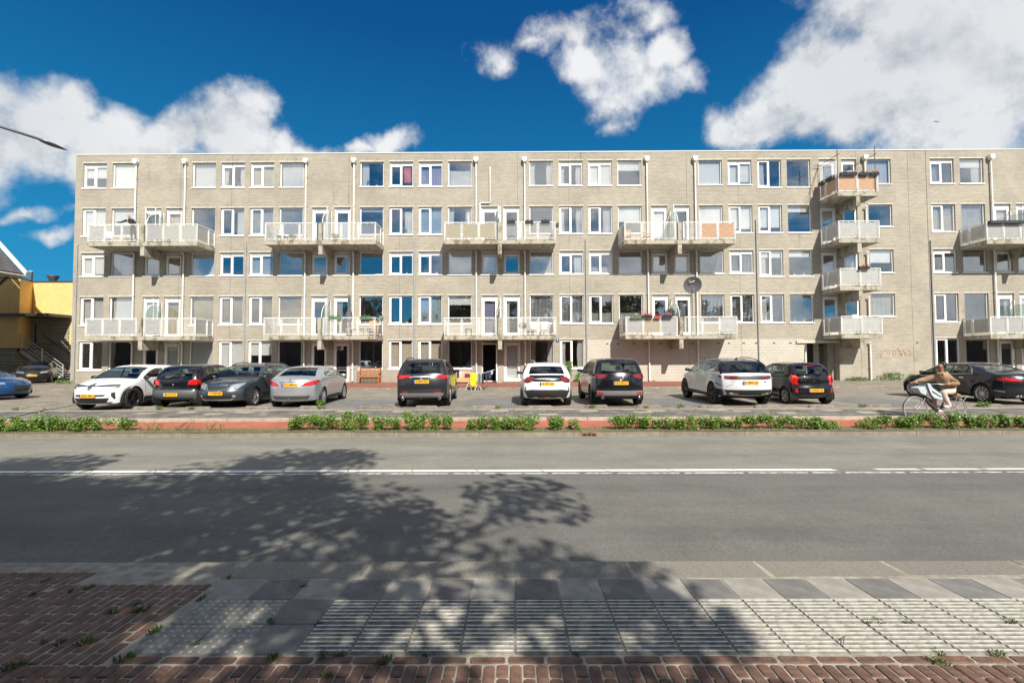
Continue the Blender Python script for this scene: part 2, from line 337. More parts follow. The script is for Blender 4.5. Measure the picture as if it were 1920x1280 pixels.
# kerbs: stones one by one
def kerb(name, y0, y1, z0, z1, xs, mat, ch=.015):
    e = empty(name); tag(e, kind='structure'); base = {}
    for a, b in zip(xs, xs[1:]):
        L = round(b-a, 3)
        if L not in base: base[L] = MB().box(.004, L-.004, y0, y1, z0, z1, ch=ch).mesh('kerb_stone', mat)
        link('kerb_stone', base[L], e, loc=(a, rnd.uniform(-.004, .004), rnd.uniform(-.004, .003)))
    return e
kerb('far_kerb', 11.70, 11.84, -.42, -.246, [-18.9+1.06*i for i in range(18)]+[1.5+1.06*i for i in range(14)], M_conc)
M_kerb2 = pm('pale_kerb_concrete', (.36, .29, .24), .85, var=.2, vscale=3, bump=.5, bscale=90, rand=.08)
kerb('path_kerb', 13.74, 13.93, -.3, -.160, [-18+1.06*i for i in range(35)], M_kerb2)
kerb('bay_edge_kerb', 15.50, 15.62, -.2, -.112, [-22+2.0*i for i in range(22)], M_kerb2)
kerb('forecourt_kerb', 25.04, 25.17, -.2, .003, [-28.6+2.4*i for i in range(26)], M_conc)
# near side: bus platform kerb blocks, diagonal ribbed
def ribbed():
    m = pm('platform_concrete', (.34, .315, .265), .9, col2=(.25, .23, .195), vscale=60, vthr=(.3, .66), bump=.0, rand=.05)
    t = NT(m.node_tree); b = m.node_tree.nodes['Principled BSDF']; tc = t.n('ShaderNodeTexCoord').outputs['Object']
    wv = t.n('ShaderNodeTexWave'); wv.wave_type = 'BANDS'; wv.bands_direction = 'X'; t.put(wv.inputs['Vector'], t.v('MULTIPLY', tc, (1, .8, 0))); wv.inputs['Scale'].default_value = 24; wv.inputs['Distortion'].default_value = 1.2; wv.inputs['Detail'].default_value = 3; wv.inputs['Detail Scale'].default_value = 3
    bn = t.n('ShaderNodeBump'); bn.inputs['Strength'].default_value = 1.; bn.inputs['Distance'].default_value = .007
    t.put(bn.inputs['Height'], t.m('ADD', wv.outputs['Fac'], t.noise(tc, 130, 3, .8))); t.put(b.inputs['Normal'], bn.outputs[0]); return m
M_plat = ribbed()
pk = empty('platform_kerb'); tag(pk, kind='structure')
blk = MB().box(.005, 1.005, 3.477, 3.795, -.4, -.022, ch=.018).mesh('kerb_block', M_plat)
for i in range(-2, 7): link('kerb_block', blk, pk, loc=(-.12+1.01*i, 0, rnd.uniform(-.002, .002)))
blk2 = MB().add([(0, 3.50, -.05), (1.0, 3.477, -.022), (1.0, 3.795, -.022), (0, 3.795, -.075), (0, 3.5, -.4), (1, 3.477, -.4), (1, 3.795, -.4), (0, 3.795, -.4)], [(0, 1, 2, 3), (2, 6, 7, 3), (0, 3, 7, 4), (0, 4, 5, 1), (1, 5, 6, 2)]).mesh('kerb_block', M_plat)
link('kerb_block', blk2, pk, loc=(-3.145, 0, 0))
kb = MB().box(.004, 1.0, 3.64, 3.795, -.4, -.065, ch=.012).mesh('kerb_block', M_conc)
for i in range(4): link('kerb_block', kb, pk, loc=(-4.15-1.005*i, 0, rnd.uniform(-.004, .004)))
# tiles
tz = lambda y: .068-.0245*y
slope = -math.atan(.0245)
M_tl = pm('light_tile', (.295, .282, .25), .8, var=.22, vscale=6, bump=.4, bscale=120, rand=.08)
M_td = pm('dark_tile', (.178, .172, .160), .8, var=.25, vscale=6, bump=.4, bscale=120, rand=.1)
M_rib = pm('worn_tactile_tile', (.235, .222, .192), .85, var=.35, vscale=14, bump=.5, bscale=110, rand=.07)
M_ribtop = pm('white_rib_paint', (.60, .59, .54), .6, col2=(.34, .32, .28), vscale=26, bump=.3, bscale=120, vthr=(.30, .56))
M_rib2 = pm('worn_studded_tile', (.27, .258, .225), .85, var=.3, vscale=14, bump=.5, bscale=110, rand=.07)
M_stud = pm('stud_concrete', (.42, .41, .37), .7, var=.3, vscale=30)
def tile(w_=.3, h_=.302, th=.05): return MB().box(.003, w_-.003, .003, h_-.003, -th, 0, ch=.004)
tp = empty('platform_paving', loc=(0, 0, 0)); tag(tp, kind='structure')
tl = tile().mesh('paving_tile', M_tl); td = tile().mesh('paving_tile', M_td)
for i in range(-7, 16):
    o = link('paving_tile', td if (i % 2 == 0) else tl, tp, loc=(.3*i+rnd.uniform(-.001, .001), 3.172, tz(3.172)+rnd.uniform(-.002, .001)), rot=(slope, rnd.uniform(-.004, .004), 0))
rb = tile(); 
for k in range(7):
    y = .026+k*.0415
    rb.add([(.008, y-.011, .0005), (.292, y-.011, .0005), (.292, y-.006, .006), (.008, y-.006, .006)], [(0, 1, 2, 3)], mi=0)
    rb.box(.008, .292, y-.0065, y+.0065, .000, .0062, mi=1)
rbm = rb.mesh('ribbed_tile', [M_rib, M_ribtop])
st = tile()
for a in range(6):
    for c in range(6):
        st.lathe([(.0115, 0), (.009, .004), (.0, .005)], 8, c=(.025+a*.05, .025+c*.05, 0), mi=1)
stm = st.mesh('studded_tile', [M_rib2, M_stud])
pl = tile().mesh('plain_tile', M_td)
for r in range(2):
    y = 2.568+.302*r
    for i in range(-4, 16): link('ribbed_tile', rbm, tp, loc=(.3*i+rnd.uniform(-.0015, .0015), y, tz(y)+rnd.uniform(-.001, .001)), rot=(slope, rnd.uniform(-.003, .003), 0))
    link('plain_tile', pl, tp, loc=(-1.5, y, tz(y)), rot=(slope, 0, 0))
    for i in (0, 1): link('studded_tile', stm, tp, loc=(-2.1+.3*i, y, tz(y)), rot=(slope, 0, 0))
# clinker bricks: individually laid
M_brick = pm('clinker_brick', (.150, .082, .058), .75, var=.35, vscale=16, bump=.55, bscale=70, rand=.22)
def brick(lx, ly, seed):
    r = random.Random(seed); j = lambda a: r.uniform(-a, a); mb = MB(); rings = []
    cr = .010
    def ring(e, z):
        pts = []
        for (sx, sy) in ((-1, -1), (1, -1), (1, 1), (-1, 1)):
            X = sx*(lx/2-e); Y = sy*(ly/2-e)
            a, b = (X, Y-sy*cr), (X-sx*cr, Y)
            if sx*sy > 0: a, b = b, a
            pts += [b, a]
        return [(p[0]+j(.0012), p[1]+j(.0012), z+j(.0006)) for p in pts]
    R = [ring(.0, -.05), ring(.0, -.007), ring(.003, -.002), ring(.008, 0)]
    vs = sum(R, []); fs = [tuple(range(24, 32))]
    for k in range(3): fs += [(k*8+i, k*8+(i+1) % 8, (k+1)*8+(i+1) % 8, (k+1)*8+i) for i in range(8)]
    return mb.add(vs, fs)
bv = [brick(.0580, .191, s) for s in range(6)]; bvm = [b.mesh('brick', M_brick) for b in bv]
pv = empty('brick_paving'); tag(pv, kind='structure')
cand = []
y = 2.487-.005
for c in range(-65, 66):
    X = c*.0672; yt = 2.484-(.1 if c % 2 else 0)
    k = 0
    while True:
        yc = yt-.102-k*.204
        if yc < 1.0: break
        if X < -2.06 and False: break
        cand.append((X, yc, .98)); k += 1
    if c % 2: cand.append((X, 2.484-.05+.001, .5))
for c in range(-150, -31):
    X = -2.10-.0335-(-31-c)*.0672+.0
    if X < -6.5: continue
    yt = 3.64 if X < -3.15 else 3.47
    yy0 = 2.484+.001+(.1 if c % 2 else 0); k = 0
    while yy0+.204*(k+1) < yt+.02: cand.append((X, yy0+.102+.204*k, .98)); k += 1
    if yt-(yy0+.204*k) > .09: cand.append((X, yy0+.204*k+.051, .5))
    if c % 2: cand.append((X, 2.484+.05, .5))
for i in range(-65, 12+22):
    X = -2.09+.2045*(i+.5)
    if X > -2.1: cand.append((X, 2.526, 'h'))
def vis(X, Y):
    d = max(Y, .3); px = 965+875*X/d; py = 670+875*1.6/d; return -30 < px < 1950 and py < 1320
inview = sorted([c for c in cand if vis(c[0], c[1])], key=lambda c: c[0]**2+c[1]**2)
rest = inview[300:]+[c for c in cand if not vis(c[0], c[1]) and abs(c[0]) < 4.4 and c[1] > 1.2]
def bxf(c):
    X, Y, s = c; rz = rnd.gauss(0, .013); sy = 1
    if s == 'h': rz += PI/2
    elif s == .5: sy = .47
    return Matrix.Translation((X+rnd.gauss(0, .0012), Y+rnd.gauss(0, .0015), tz(Y)+rnd.gauss(.0, .0012)-.001)) @ Matrix.Rotation(rz, 4, 'Z') @ Matrix.Rotation(rnd.gauss(0, .007), 4, 'X') @ Matrix.Rotation(rnd.gauss(0, .014), 4, 'Y') @ Matrix.Diagonal((1, sy, 1, 1))
for c in inview[:300]:
    o = link('brick', rnd.choice(bvm), pv); o.matrix_local = bxf(c)
mb = MB()
for c in rest:
    m = bxf(c); b = rnd.choice(bv); mb.add([m @ Vector(p) for p in b.v], b.f)
M_brick2 = pm('clinker_brick_field', (.12, .068, .050), .75, var=.4, vscale=9, bump=.55, bscale=70)
o = mb.obj('brick_field', M_brick2, pv); tag(o, kind='stuff')
# road markings
M_white = pm('road_paint', (.78, .77, .72), .6, col2=(.42, .41, .38), vscale=9, vthr=(.22, .38), bump=.2, bscale=60, detail=8)
M_whitew = pm('worn_road_paint', (.62, .61, .57), .7, col2=(.2, .2, .19), vscale=11, vthr=(.36, .58), detail=9)
def mark(x0, x1, y0, y1, mat, sk=.0):
    n = max(2, int((x1-x0)/.5)); vs = []; 
    for i in range(n+1):
        x = x0+(x1-x0)*i/n; j = rnd.uniform(-.006, .006)
        vs += [(x+(sk if i in (0, n) else 0), y0+j, gz(y0)+.004), (x, y1+rnd.uniform(-.006, .006), gz(y1)+.004)]
    mb = MB().add(vs, [(2*i, 2*i+2, 2*i+3, 2*i+1) for i in range(n)]); tag(mb.obj('road_marking', mat), kind='structure')
x = -12.3
while x < 5.1:
    mark(x, min(x+1.04, 5.2), 7.66, 7.80, M_white, .06); x += 1.06
for a, b in ((5.9, 6.6), (6.7, 7.6), (7.68, 8.6), (8.7, 9.6), (9.7, 12)): mark(a, b, 7.70, 7.80, M_white, .05)
x = -12
while x < 12: 
    L = rnd.choice((1.0, 1.05, .5)); mark(x, x+L-.06, 7.49, 7.56, M_whitew, -.04); x += L+.02
# parking wheel stops
M_stop = pm('weathered_concrete', (.175, .158, .13), .9, var=.35, vscale=8, bump=.7, bscale=60, rand=.12)
sm = MB()
sec = [(-.09, 0), (.09, 0), (.085, .06), (.055, .10), (-.055, .10), (-.085, .06)]
prof = [(-.42, .0, .9), (-.42, 0, .9), (-.36, 1, 1), (.36, 1, 1), (.42, 0, .9)]
vs = []
for (xx, up, k) in ((-.42, .35, .8), (-.34, 1, 1), (.34, 1, 1), (.42, .35, .8)): vs += [(xx, a*k, b*up) for a, b in sec]
sm.add(vs, [tuple(range(6)), tuple(range(23, 17, -1))]+[(i*6+k, i*6+(k+1) % 6, (i+1)*6+(k+1) % 6, (i+1)*6+k) for i in range(3) for k in range(6)])
smm = sm.mesh('wheel_stop', M_stop)
beh = {60: 'left of the white electric hatchback', 275: 'between the white and the black hatchback', 373: 'left of the grey estate', 484: 'in front of the grey estate car',
       586: 'behind the silver saloon', 695: 'in the empty bay right of the silver saloon', 801: 'behind the dark grey crossover', 908: 'in the empty bay left of the white crossover',
       1012: 'behind the white crossover', 1118: 'behind the black crossover', 1215: 'in the empty bay right of the black crossover', 1332: 'left behind the white crossover with black roof', 1434: 'right behind the white crossover with black roof',
       1535: 'behind the small black hatchback at right', 1640: 'in the empty bay left of the cyclist', 1846: 'behind the dark saloon at the right edge'}
for px, t_ in beh.items():
    o = link('wheel_stop', smm, loc=((px-965)/875*15.9, 15.88, -.116), rot=(0, 0, rnd.uniform(-.03, .03)), scale=(rnd.uniform(.95, 1.1), 1, rnd.uniform(.9, 1.1)))
    tag(o, 'weathered concrete wheel stop '+t_, 'wheel stop', 'concrete wheel stops along the parking bays')
# ------------------------------------------------------------------ apartment building
YW = 30.2
BX0, BX1, ZR = -28.81, 62., 15.02
M_wall = brick_mat('beige_facade_brick', (.415, .378, .312), (.345, .316, .262), (.26, .24, .20), .29, .092, .010, .85, .5, xz=True, var=.13, vs=.55, stain=(.42, .42, .42), stainthr=(.60, .84))
M_wallw = brick_mat('pale_painted_brick', (.50, .465, .405), (.47, .44, .38), (.38, .35, .31), .29, .184, .012, .75, .6, xz=True, var=.08, vs=.8)
M_slab = pm('balcony_concrete', (.37, .35, .29), .85, col2=(.17, .15, .10), vscale=3.5, bump=.4, bscale=50, detail=8, vthr=(.34, .56), stretch=(1, 1, .6))
M_wht = pm('white_frame_paint', (.80, .80, .79), .35, var=.05, vscale=3)
M_rail = pm('white_railing_paint', (.70, .70, .68), .4, var=.1, vscale=6)
M_dark = pm('dark_gap', (.03, .03, .032), .6)
M_gslot = pm('vent_grey', (.10, .11, .12), .5)
M_glass = glass_mat('window_glass', .24)
M_pipe = pm('pipe_pvc', (.74, .73, .70), .45, var=.12, vscale=2)
M_galv = pm('galvanised', (.36, .38, .39), .45, metal=.3, var=.15)
M_lint = pm('lintel_concrete', (.50, .47, .40), .8, var=.15)
M_room = pm('room_plaster', (.42, .40, .37), .9, var=.2, vscale=.5)
M_roof = pm('roof_felt', (.12, .12, .12), .9)
bld = empty('apartment_building', loc=(0, 0, 0), label='long five storey beige brick apartment building with white windows and balconies', cat='building')
COLS = [(-27.54, 'D'), (-25.61, 'S'), (-23.66, 'N'), (-22.26, 'N'), (-20.34, 'S'), (-18.43, 'D'), (-16.50, 'D'), (-14.57, 'S'), (-12.67, 'N'), (-11.21, 'N'), (-9.29, 'S'), (-7.36, 'D'), (-5.44, 'D'), (-3.51, 'S'), (-1.57, 'N'), (-.13, 'N'),
        (1.81, 'S'), (3.75, 'D'), (5.67, 'D'), (7.59, 'S'), (9.50, 'N'), (10.96, 'N'), (12.87, 'S'), (14.80, 'D'), (16.73, 'd'), (18.64, 'S'), (20.50, 'N'), (21.92, 'n'), (23.89, 'S'), (27.98, 'D'), (29.91, 'S'), (31.80, 'N'), (33.22, 'N'), (35.14, 'S'), (37.05, 'D'), (38.97, 'D'), (40.9, 'S')]
# what hangs behind each pane (dk: black sheet for room shade), row by row, as in the photograph
RW = {5: 'b50 b98 - - fw k+p c fw l+p tr cb m k k b97 b35 - - b98 b88 l n no n f g b30+r - - f b b c',
      4: 'b99 b60 n c n r cg vh n m b10 p+r bl k n no n k r b55 b80 n b70 b85 b80 b20 b40+p n n fc cg f n b60 n n n',
      3: 'b90 fb n ct fw n v v n r n p p b99 b85 n c r lc n c vd v v b25+l b22+p n f b55 n n n f n n n n',
      2: 'fw fw b90 ct ct ct ty ty n tl n+p p bl+p b30 cb l v v lc lc n v v v l p n n fc n n r b60 n n n n',
      1: 'dk dk dk b99 b99 b97 b50 dk dk dk p cw cw dk op b99 k k - - - - - - - - - - - p n dk dk dk dk n n'}
ZS = {5: (12.84, 14.47), 4: (9.66, 11.46), 3: (7.02, 8.52), 2: (3.80, 5.64), 1: (.90, 2.75)}
DOORZ = {4: 8.92, 2: 3.02, 1: .07}
ops = []
for row, codes in RW.items():
    cs = codes.split(); k = 0
    for i, (xc, ty) in enumerate(COLS):
        if row == 5:
            if ty in 'Nn' and not (20 < xc < 22.5): continue
            c = [x for x in cs if x != '-'][k] if k < len([x for x in cs if x != '-']) else 'n'; k += 1
        else: c = cs[i] if i < len(cs) else 'n'
        if c == '-': continue
        z0, z1 = ZS[row]; w_ = 1.54 if ty in 'DSd' else 1.06; t = ty
        if ty == 'd': t = 'D'; 
        if row == 5 and 16 < xc < 19: z0 = 12.66; t = 'T' if ty == 'd' else 'S'
        if row == 3 and 16 < xc < 19: z0 = 6.82; t = 'T' if ty == 'd' else 'S'
        if 23 < xc < 24.5 and row in (4, 2): z0 += .38
        if row in (4, 2, 1) and t == 'D': t = 'T'
        if ty == 'n': w_ = .96; t = 'N'; z0, z1 = (z0, z1) if row in (5, 3) else (z0+.35, z1)
        if ty == 'N' and (row in DOORZ or (row == 5 and 20 < xc < 21) or (row == 3 and 20 < xc < 21)): z0 = DOORZ.get(row, 11.75 if row == 5 else 5.98); t = 'P'
        ops.append((row, xc, w_, z0, z1, t, c))
ENT = (18.72, 20.97, .04, 2.45)
rects = [(o[1]-o[2]/2, o[1]+o[2]/2, o[3], o[4]) for o in ops]+[ENT]
def facade():
    xs = sorted({round(v, 4) for r in rects for v in r[:2]} | {BX0, BX1, 4.10}); zs = sorted({round(v, 4) for r in rects for v in r[2:]} | {-.3, ZR, 2.72})
    zi = {z: i for i, z in enumerate(zs)}; nz = len(zs); vs = [(x, YW, z) for x in xs for z in zs]; fs = []; mi = []
    for i in range(len(xs)-1):
        for j in range(nz-1):
            cx, cz = (xs[i]+xs[i+1])/2, (zs[j]+zs[j+1])/2
            if any(r[0] < cx < r[1] and r[2] < cz < r[3] for r in rects): continue
            fs.append((i*nz+j, (i+1)*nz+j, (i+1)*nz+j+1, i*nz+j+1)); mi.append(1 if (4.10 < cx < 20.9 and cz < 2.72 and not (cx > 18.7 and cz > 2.45)) else 0)
    mb = MB(); mb.v = vs; mb.f = fs; mb.sm = [False]*len(fs); mb.mi = mi
    for (a, b, c, d) in rects:
        y1 = YW+(.30 if (a, b, c, d) != ENT else 1.6)
        m_ = 0
        mb.add([(a, YW, c), (b, YW, c), (b, YW, d), (a, YW, d), (a, y1, c), (b, y1, c), (b, y1, d), (a, y1, d)], [(0, 4, 5, 1), (1, 5, 6, 2), (2, 6, 7, 3), (3, 7, 4, 0)], mi=m_)
    # sides, back
    mb.add([(BX0, YW, -.3), (BX0, YW+11, -.3), (BX0, YW+11, ZR), (BX0, YW, ZR), (BX1, YW, -.3), (BX1, YW+11, -.3), (BX1, YW+11, ZR), (BX1, YW, ZR)], [(0, 3, 2, 1), (4, 5, 6, 7), (1, 2, 6, 5)])
    return mb.obj('wall', [M_wall, M_wallw], bld)
facade()
MB().box(BX0-.02, BX1, YW-.03, YW+.30, ZR, ZR+.07).obj('roof_edge_trim', pm('roof_trim', (.55, .56, .53), .5), bld)
MB().box(BX0+.1, BX1-.1, YW+.31, YW+11, ZR-.25, ZR-.05).obj('roof', M_roof, bld)
mb = MB()
for z in (-.06, 2.80, 5.76, 8.68, 11.62): mb.box(BX0+.05, BX1-.1, YW+.31, YW+4.6, z-.06, z+.06)
mb.box(BX0+.05, BX1-.1, YW+4.4, YW+4.6, 0, ZR-.3)
for x in [BX0+.05]+[-17.45+5.53*i for i in range(-1, 14)]: mb.box(x, x+.12, YW+.31, YW+4.4, 0, ZR-.3)
mb.obj('interior_wall', M_room, bld)
# fine expansion joints and poles
ejm = MB().box(-.006, .006, YW-.004, YW+.01, .1, 15).mesh('expansion_joint', M_dark)
for k in range(-1, 8):
    for off in (-1.0, 6.7):
        x = -17.5+11.06*k+off
        if BX0 < x < BX1: link('expansion_joint', ejm, bld, loc=(x, 0, 0))
link('expansion_joint', ejm, bld, loc=(26.93, 0, 0), scale=(2.5, 1, 1))
for i, x in enumerate((-28.54, -17.5, -6.45, 4.69, 15.78, 27.05, 38.1)):
    MB().tube([(x, YW-.06, .05), (x, YW-.06, (9.1, 9.15, 9.2, 9.25, 10.5, 9.1, 9)[i])], .045, 8).obj('cable_duct', M_galv, bld)
wh = MB()
for (row, xc, w_, z0, z1, t, c) in ops:
    if row != 1:
        for s in ((-.3, .3) if w_ > 1.2 else (0.2,)): wh.box(xc+s-.012, xc+s+.012, YW-.005, YW+.02, z1+.15, z1+.22)
tag(wh.obj('weep_hole', M_dark, bld), kind='stuff')
# vents in the pale wall
vm = MB().box(0, .16, YW-.006, YW+.02, 0, .07).mesh('air_brick', M_dark)
for x in (5.95, 6.65, 7.7, 8.42, 9.37, 10.1, 11.45, 13.1, 13.8, 14.75, 15.55, 16.7, 17.75): link('air_brick', vm, bld, loc=(x, 0, 2.43))
link('air_brick', vm, bld, loc=(25.9, 0, 2.43))
# ---- windows
CM = {}
def frame_mesh(t, w_, h):
    k = (t, w_, round(h, 2))
    if k in CM: return CM[k]
    mb = MB(); f = .055; y0, y1 = .0, .07; panes = []
    vent = .19 if t in 'DNP' else 0
    top = h-vent
    mb.box(0, f, y0, y1, 0, h); mb.box(w_-f, w_, y0, y1, 0, h); mb.box(f, w_-f, y0, y1, h-f, h); mb.box(f, w_-f, y0, y1, 0, f)
    if vent:
        mb.box(f, w_-f, y0, y1, h-.105, h-f+.001); mb.box(f, w_-f, y0+.02, y1, h-.155, h-.105, mi=1); mb.box(f, w_-f, y0, y1, top-f, h-.155)
        top -= f
    else: top -= f
    def sash(a, b, c, d, s, y=-.018):
        mb.box(a, a+s, y, .05, c, d); mb.box(b-s, b, y, .05, c, d); mb.box(a+s, b-s, y, .05, c, c+s); mb.box(a+s, b-s, y, .05, d-s, d)
        panes.append((a+s, b-s, c+s, d-s))
    if t in 'DT':
        m = w_*.5-.02
        sash(f+.005, m, f+.005, top, .075); mb.box(m, m+.06, y0, y1, f, top); panes.append((m+.06, w_-f, f, top))
    elif t == 'S': panes.append((f, w_-f, f, top))
    elif t == 'N': sash(f+.005, w_-f-.005, f+.005, top, .08)
    elif t == 'P':
        sash(f+.005, w_-f-.005, f+.005, top, .12)
        mb.box(w_-f-.05, w_-f-.03, -.05, -.018, h*.42, h*.42+.12, mi=1)
    pms = []
    for (a, b, c, d) in panes:
        q = MB().box(a-.004, b+.004, .030, .038, c-.004, d+.004); pms.append(q.mesh('pane', M_glass))
    CM[k] = (mb.mesh('window', [M_wht, M_gslot]), pms, panes); return CM[k]
def cloth(x0, x1, z0, z1, mat, folds=10, amp=.035, gather=0., y=.16, name='curtain'):
    key = ('c', round(x1-x0, 2), round(z1-z0, 2), mat.name, folds, gather, rnd.randint(0, 2))
    if key not in CM:
        r = random.Random(hash(key[1:3])+key[-1]); n = folds*6; mb = MB(); vs = []; ph = [r.uniform(.7, 1.3) for _ in range(folds+1)]
        W_ = x1-x0; H = z1-z0; rows = 7
        for j in range(rows+1):
            v = j/rows; sq = 1-gather*math.sin(PI*min(1, v*1.0))*.5 if gather else 1
            for i in range(n+1):
                u = i/n; a = amp*ph[min(folds, int(u*folds))]*(1.15-.5*v)
                xx = (u*W_*sq if gather >= 0 else W_-(1-u)*W_*sq)
                vs.append((xx, a*math.sin(2*PI*u*folds+.6*math.sin(3*v+u*5)), H*v))
        mb.add(vs, [(j*(n+1)+i, j*(n+1)+i+1, (j+1)*(n+1)+i+1, (j+1)*(n+1)+i) for j in range(rows) for i in range(n)], smooth=True)
        CM[key] = mb.mesh(name, mat)
    return CM[key]
def sheer(name, col, op):
    m = pm(name, col, .9); t = NT(m.node_tree); b = m.node_tree.nodes['Principled BSDF']; b.inputs['Alpha'].default_value = op
    return m
C_w = sheer('white_sheer', (.72, .72, .70), .82); C_g = sheer('grey_sheer', (.33, .35, .37), .85); C_b = sheer('blue_sheer', (.42, .50, .56), .85)
C_c = pm('cream_curtain', (.55, .50, .40), .9, rand=.1); C_t = pm('tan_curtain', (.42, .33, .17), .9, rand=.1); C_l = pm('lilac_curtain', (.30, .30, .42), .9)
C_bl = pm('roller_blind_cloth', (.70, .71, .68), .85, rand=.08); C_tb = pm('tan_blind_cloth', (.33, .24, .10), .85); C_red = pm('red_cloth', (.55, .10, .09), .85)
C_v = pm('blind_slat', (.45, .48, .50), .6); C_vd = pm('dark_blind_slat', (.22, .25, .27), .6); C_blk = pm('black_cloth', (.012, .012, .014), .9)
C_lace = sheer('lace', (.7, .7, .68), .55)
M_leaf = pm('leaf', (.075, .14, .028), .6, rand=.3, col2=(.04, .09, .02), vscale=8); M_pot = pm('pot_white', (.6, .58, .55), .6, rand=.3); M_petal = pm('petal_pink', (.6, .15, .22), .6)
def leafclump(mb, c, r, h, n, size, seed, mi=0, flat=.8):
    q = random.Random(seed)
    for _ in range(n):
        a = q.uniform(0, 2*PI); rr = r*math.sqrt(q.random()); z = q.random()**.7*h
        p = Vector((c[0]+rr*math.cos(a), c[1]+rr*math.sin(a), c[2]+z)); s = size*q.uniform(.6, 1.3)
        d = Vector((q.gauss(0, 1), q.gauss(0, 1), q.gauss(0, .8))).normalized(); e = d.cross(Vector((q.gauss(0, 1), q.gauss(0, 1), q.gauss(0, 1)))).normalized()
        mb.add([p-d*s, p+e*s*.5, p+d*s, p-e*s*.5], [(0, 1, 2, 3)], mi=mi)
def sill_plant(seed, hh=.4):
    mb = MB(); q = random.Random(seed)
    mb.lathe([(.0, 0), (.055, 0), (.075, .13), (.06, .13)], 10, mi=1)
    leafclump(mb, (0, 0, .13), .13, hh, 60, .045, seed, 0)
    if seed % 2: leafclump(mb, (0, 0, .2), .13, hh*.8, 14, .03, seed+5, 2)
    return mb.mesh('windowsill_plant', [M_leaf, M_pot, M_petal])
SP = [sill_plant(s, .25+.06*s) for s in range(5)]
sillm = {}; plants = []
ORD = ['ground', 'first', 'second', 'third', 'top']
for (row, xc, w_, z0, z1, t, code) in ops:
    h = z1-z0; x0 = xc-w_/2
    if code == 'op': t = 'O'
    if t == 'O':
        mb = MB(); mb.box(0, .07, 0, .09, 0, h); mb.box(w_-.07, w_, 0, .09, 0, h); mb.box(.07, w_-.07, 0, .09, h-.30, h-.22); mb.box(.07, w_-.07, 0, .09, h-.07, h); mb.box(.07, w_-.07, .03, .08, h-.22, h-.07, mi=1); mb.box(.07, w_-.07, 0, .12, 0, .04)
        wn = mb.obj('doorway', [M_wht, M_gslot], bld, loc=(x0, YW+.09, z0))
        lf = MB(); lf.box(0, .05, -.84, 0, .05, h-.3, mi=0); lf.obj('open_door', M_wht, wn, loc=(w_-.10, 0, 0)); fm, pms, panes = None, [], [(.07, w_-.07, .04, h-.3)]
        MB().box(0, w_-.14, 0, .01, 0, h-.3).obj('hall_shade_sheet', C_blk, wn, loc=(.07, 1.4, 0))  # flat black sheet stands in for the shade inside the hall
    else:
        fm, pms, panes = frame_mesh(t, w_, h)
        wn = link('glazed_door' if t == 'P' else 'window', fm, bld, loc=(x0, YW+.09, z0))
        if t == 'O': continue
        if abs(xc+23.66) < .1 and row == 4: pass
        for p in pms: link('pane', p, wn)
    k = round(w_, 2)
    if k not in sillm:
        sillm[k] = (MB().box(-.06, k+.03, -.135, .0, -.075, -.012).mesh('sill', M_wht), MB().box(-.06, k+.06, -.105, .0, 0, .075).mesh('lintel', M_lint))
    if t not in 'PO': link('sill', sillm[k][0], wn)
    if row != 1 or w_ > 1.2: link('lintel', sillm[k][1], wn, loc=(0, 0, h))
    a, b, c, d = .06, w_-.06, .05, h-(.24 if t in 'DNPO' else .06)
    H = d-c
    for part in code.split('+'):
        L = part[0]; r_ = part[1:]
        def addc(x0_, x1_, z0_, z1_, m_, folds, g=0., amp=.035, nm='curtain'): link(nm, cloth(x0_, x1_, z0_, z1_, m_, folds, amp, g), wn, loc=(x0_, .16, z0_))
        if L == 'b' and r_.isdigit():
            f = int(r_)/100.; zb = d-H*f
            MB().box(a, b, .11, .114, zb, d).box(a, b, .105, .12, zb-.02, zb).obj('roller_blind', C_bl, wn)
        elif L == 'b': addc(a, b, c, c+H*.95, C_b, 12)
        elif L == 'f': addc(a, b, c, d, {'w': C_w, 'b': C_b, 'c': C_c}.get(r_, C_w), 12)
        elif L == 'm': addc(a, b, c, c+H*.68, C_w, 12)
        elif L == 'k': addc(a, a+(b-a)*.24, c, d, C_w, 4, .35); addc(b-(b-a)*.22, b, c, d, C_w, 4, -.35)
        elif L == 'l' and r_ == '': addc(a, a+(b-a)*.33, c, d, C_w, 4)
        elif L == 'l' and r_ == 'c': addc(a, b, c, c+H*.36, C_lace, 16)
        elif L == 'r': addc(b-(b-a)*.36, b, c, c+H*.92, C_w, 5)
        elif L == 'c': addc(a, b, c, c+H*(.9 if r_ != 't' else 1), {'g': C_g, 'b': C_l, 't': C_t, 'w': C_c, '': C_c}[r_], 9)
        elif L == 'g': addc(a, a+(b-a)*.45, c, d, C_g, 5)
        elif L == 't' and r_ == 'r': MB().box(w_*.6, w_*.88, .1, .11, c+.25, d-.1).obj('hanging_cloth', C_red, wn)
        elif L == 't' and r_ in ('y', 'l'): MB().box(a, b if r_ == 'y' else a+(b-a)*.5, .11, .115, c if r_ == 'y' else c+.7, d).obj('roller_blind', C_tb, wn)
        elif L == 'v':
            mb = MB(); n = int((b-a)/.089)
            if r_ == 'h':
                for i in range(int(H/.06)): mb.add([(a, .12, c+.06*i), (b, .12, c+.06*i), (b, .15, c+.06*i+.04), (a, .15, c+.06*i+.04)], [(0, 1, 2, 3)])
            else:
                for i in range(n+1): xx = a+i*.089; mb.add([(xx, .12, c), (xx+.05, .165, c), (xx+.05, .165, d), (xx, .12, d)], [(0, 1, 2, 3)])
            tag(mb.obj('blind_slats', C_vd if r_ == 'd' or r_ == 'h' else C_v, wn), kind='stuff')
        elif L == 'd': MB().box(a, b, .9, .92, c, d).obj('room_shade_sheet', C_blk, wn)  # no curtain: black sheet set back, stands in for the room's darkness
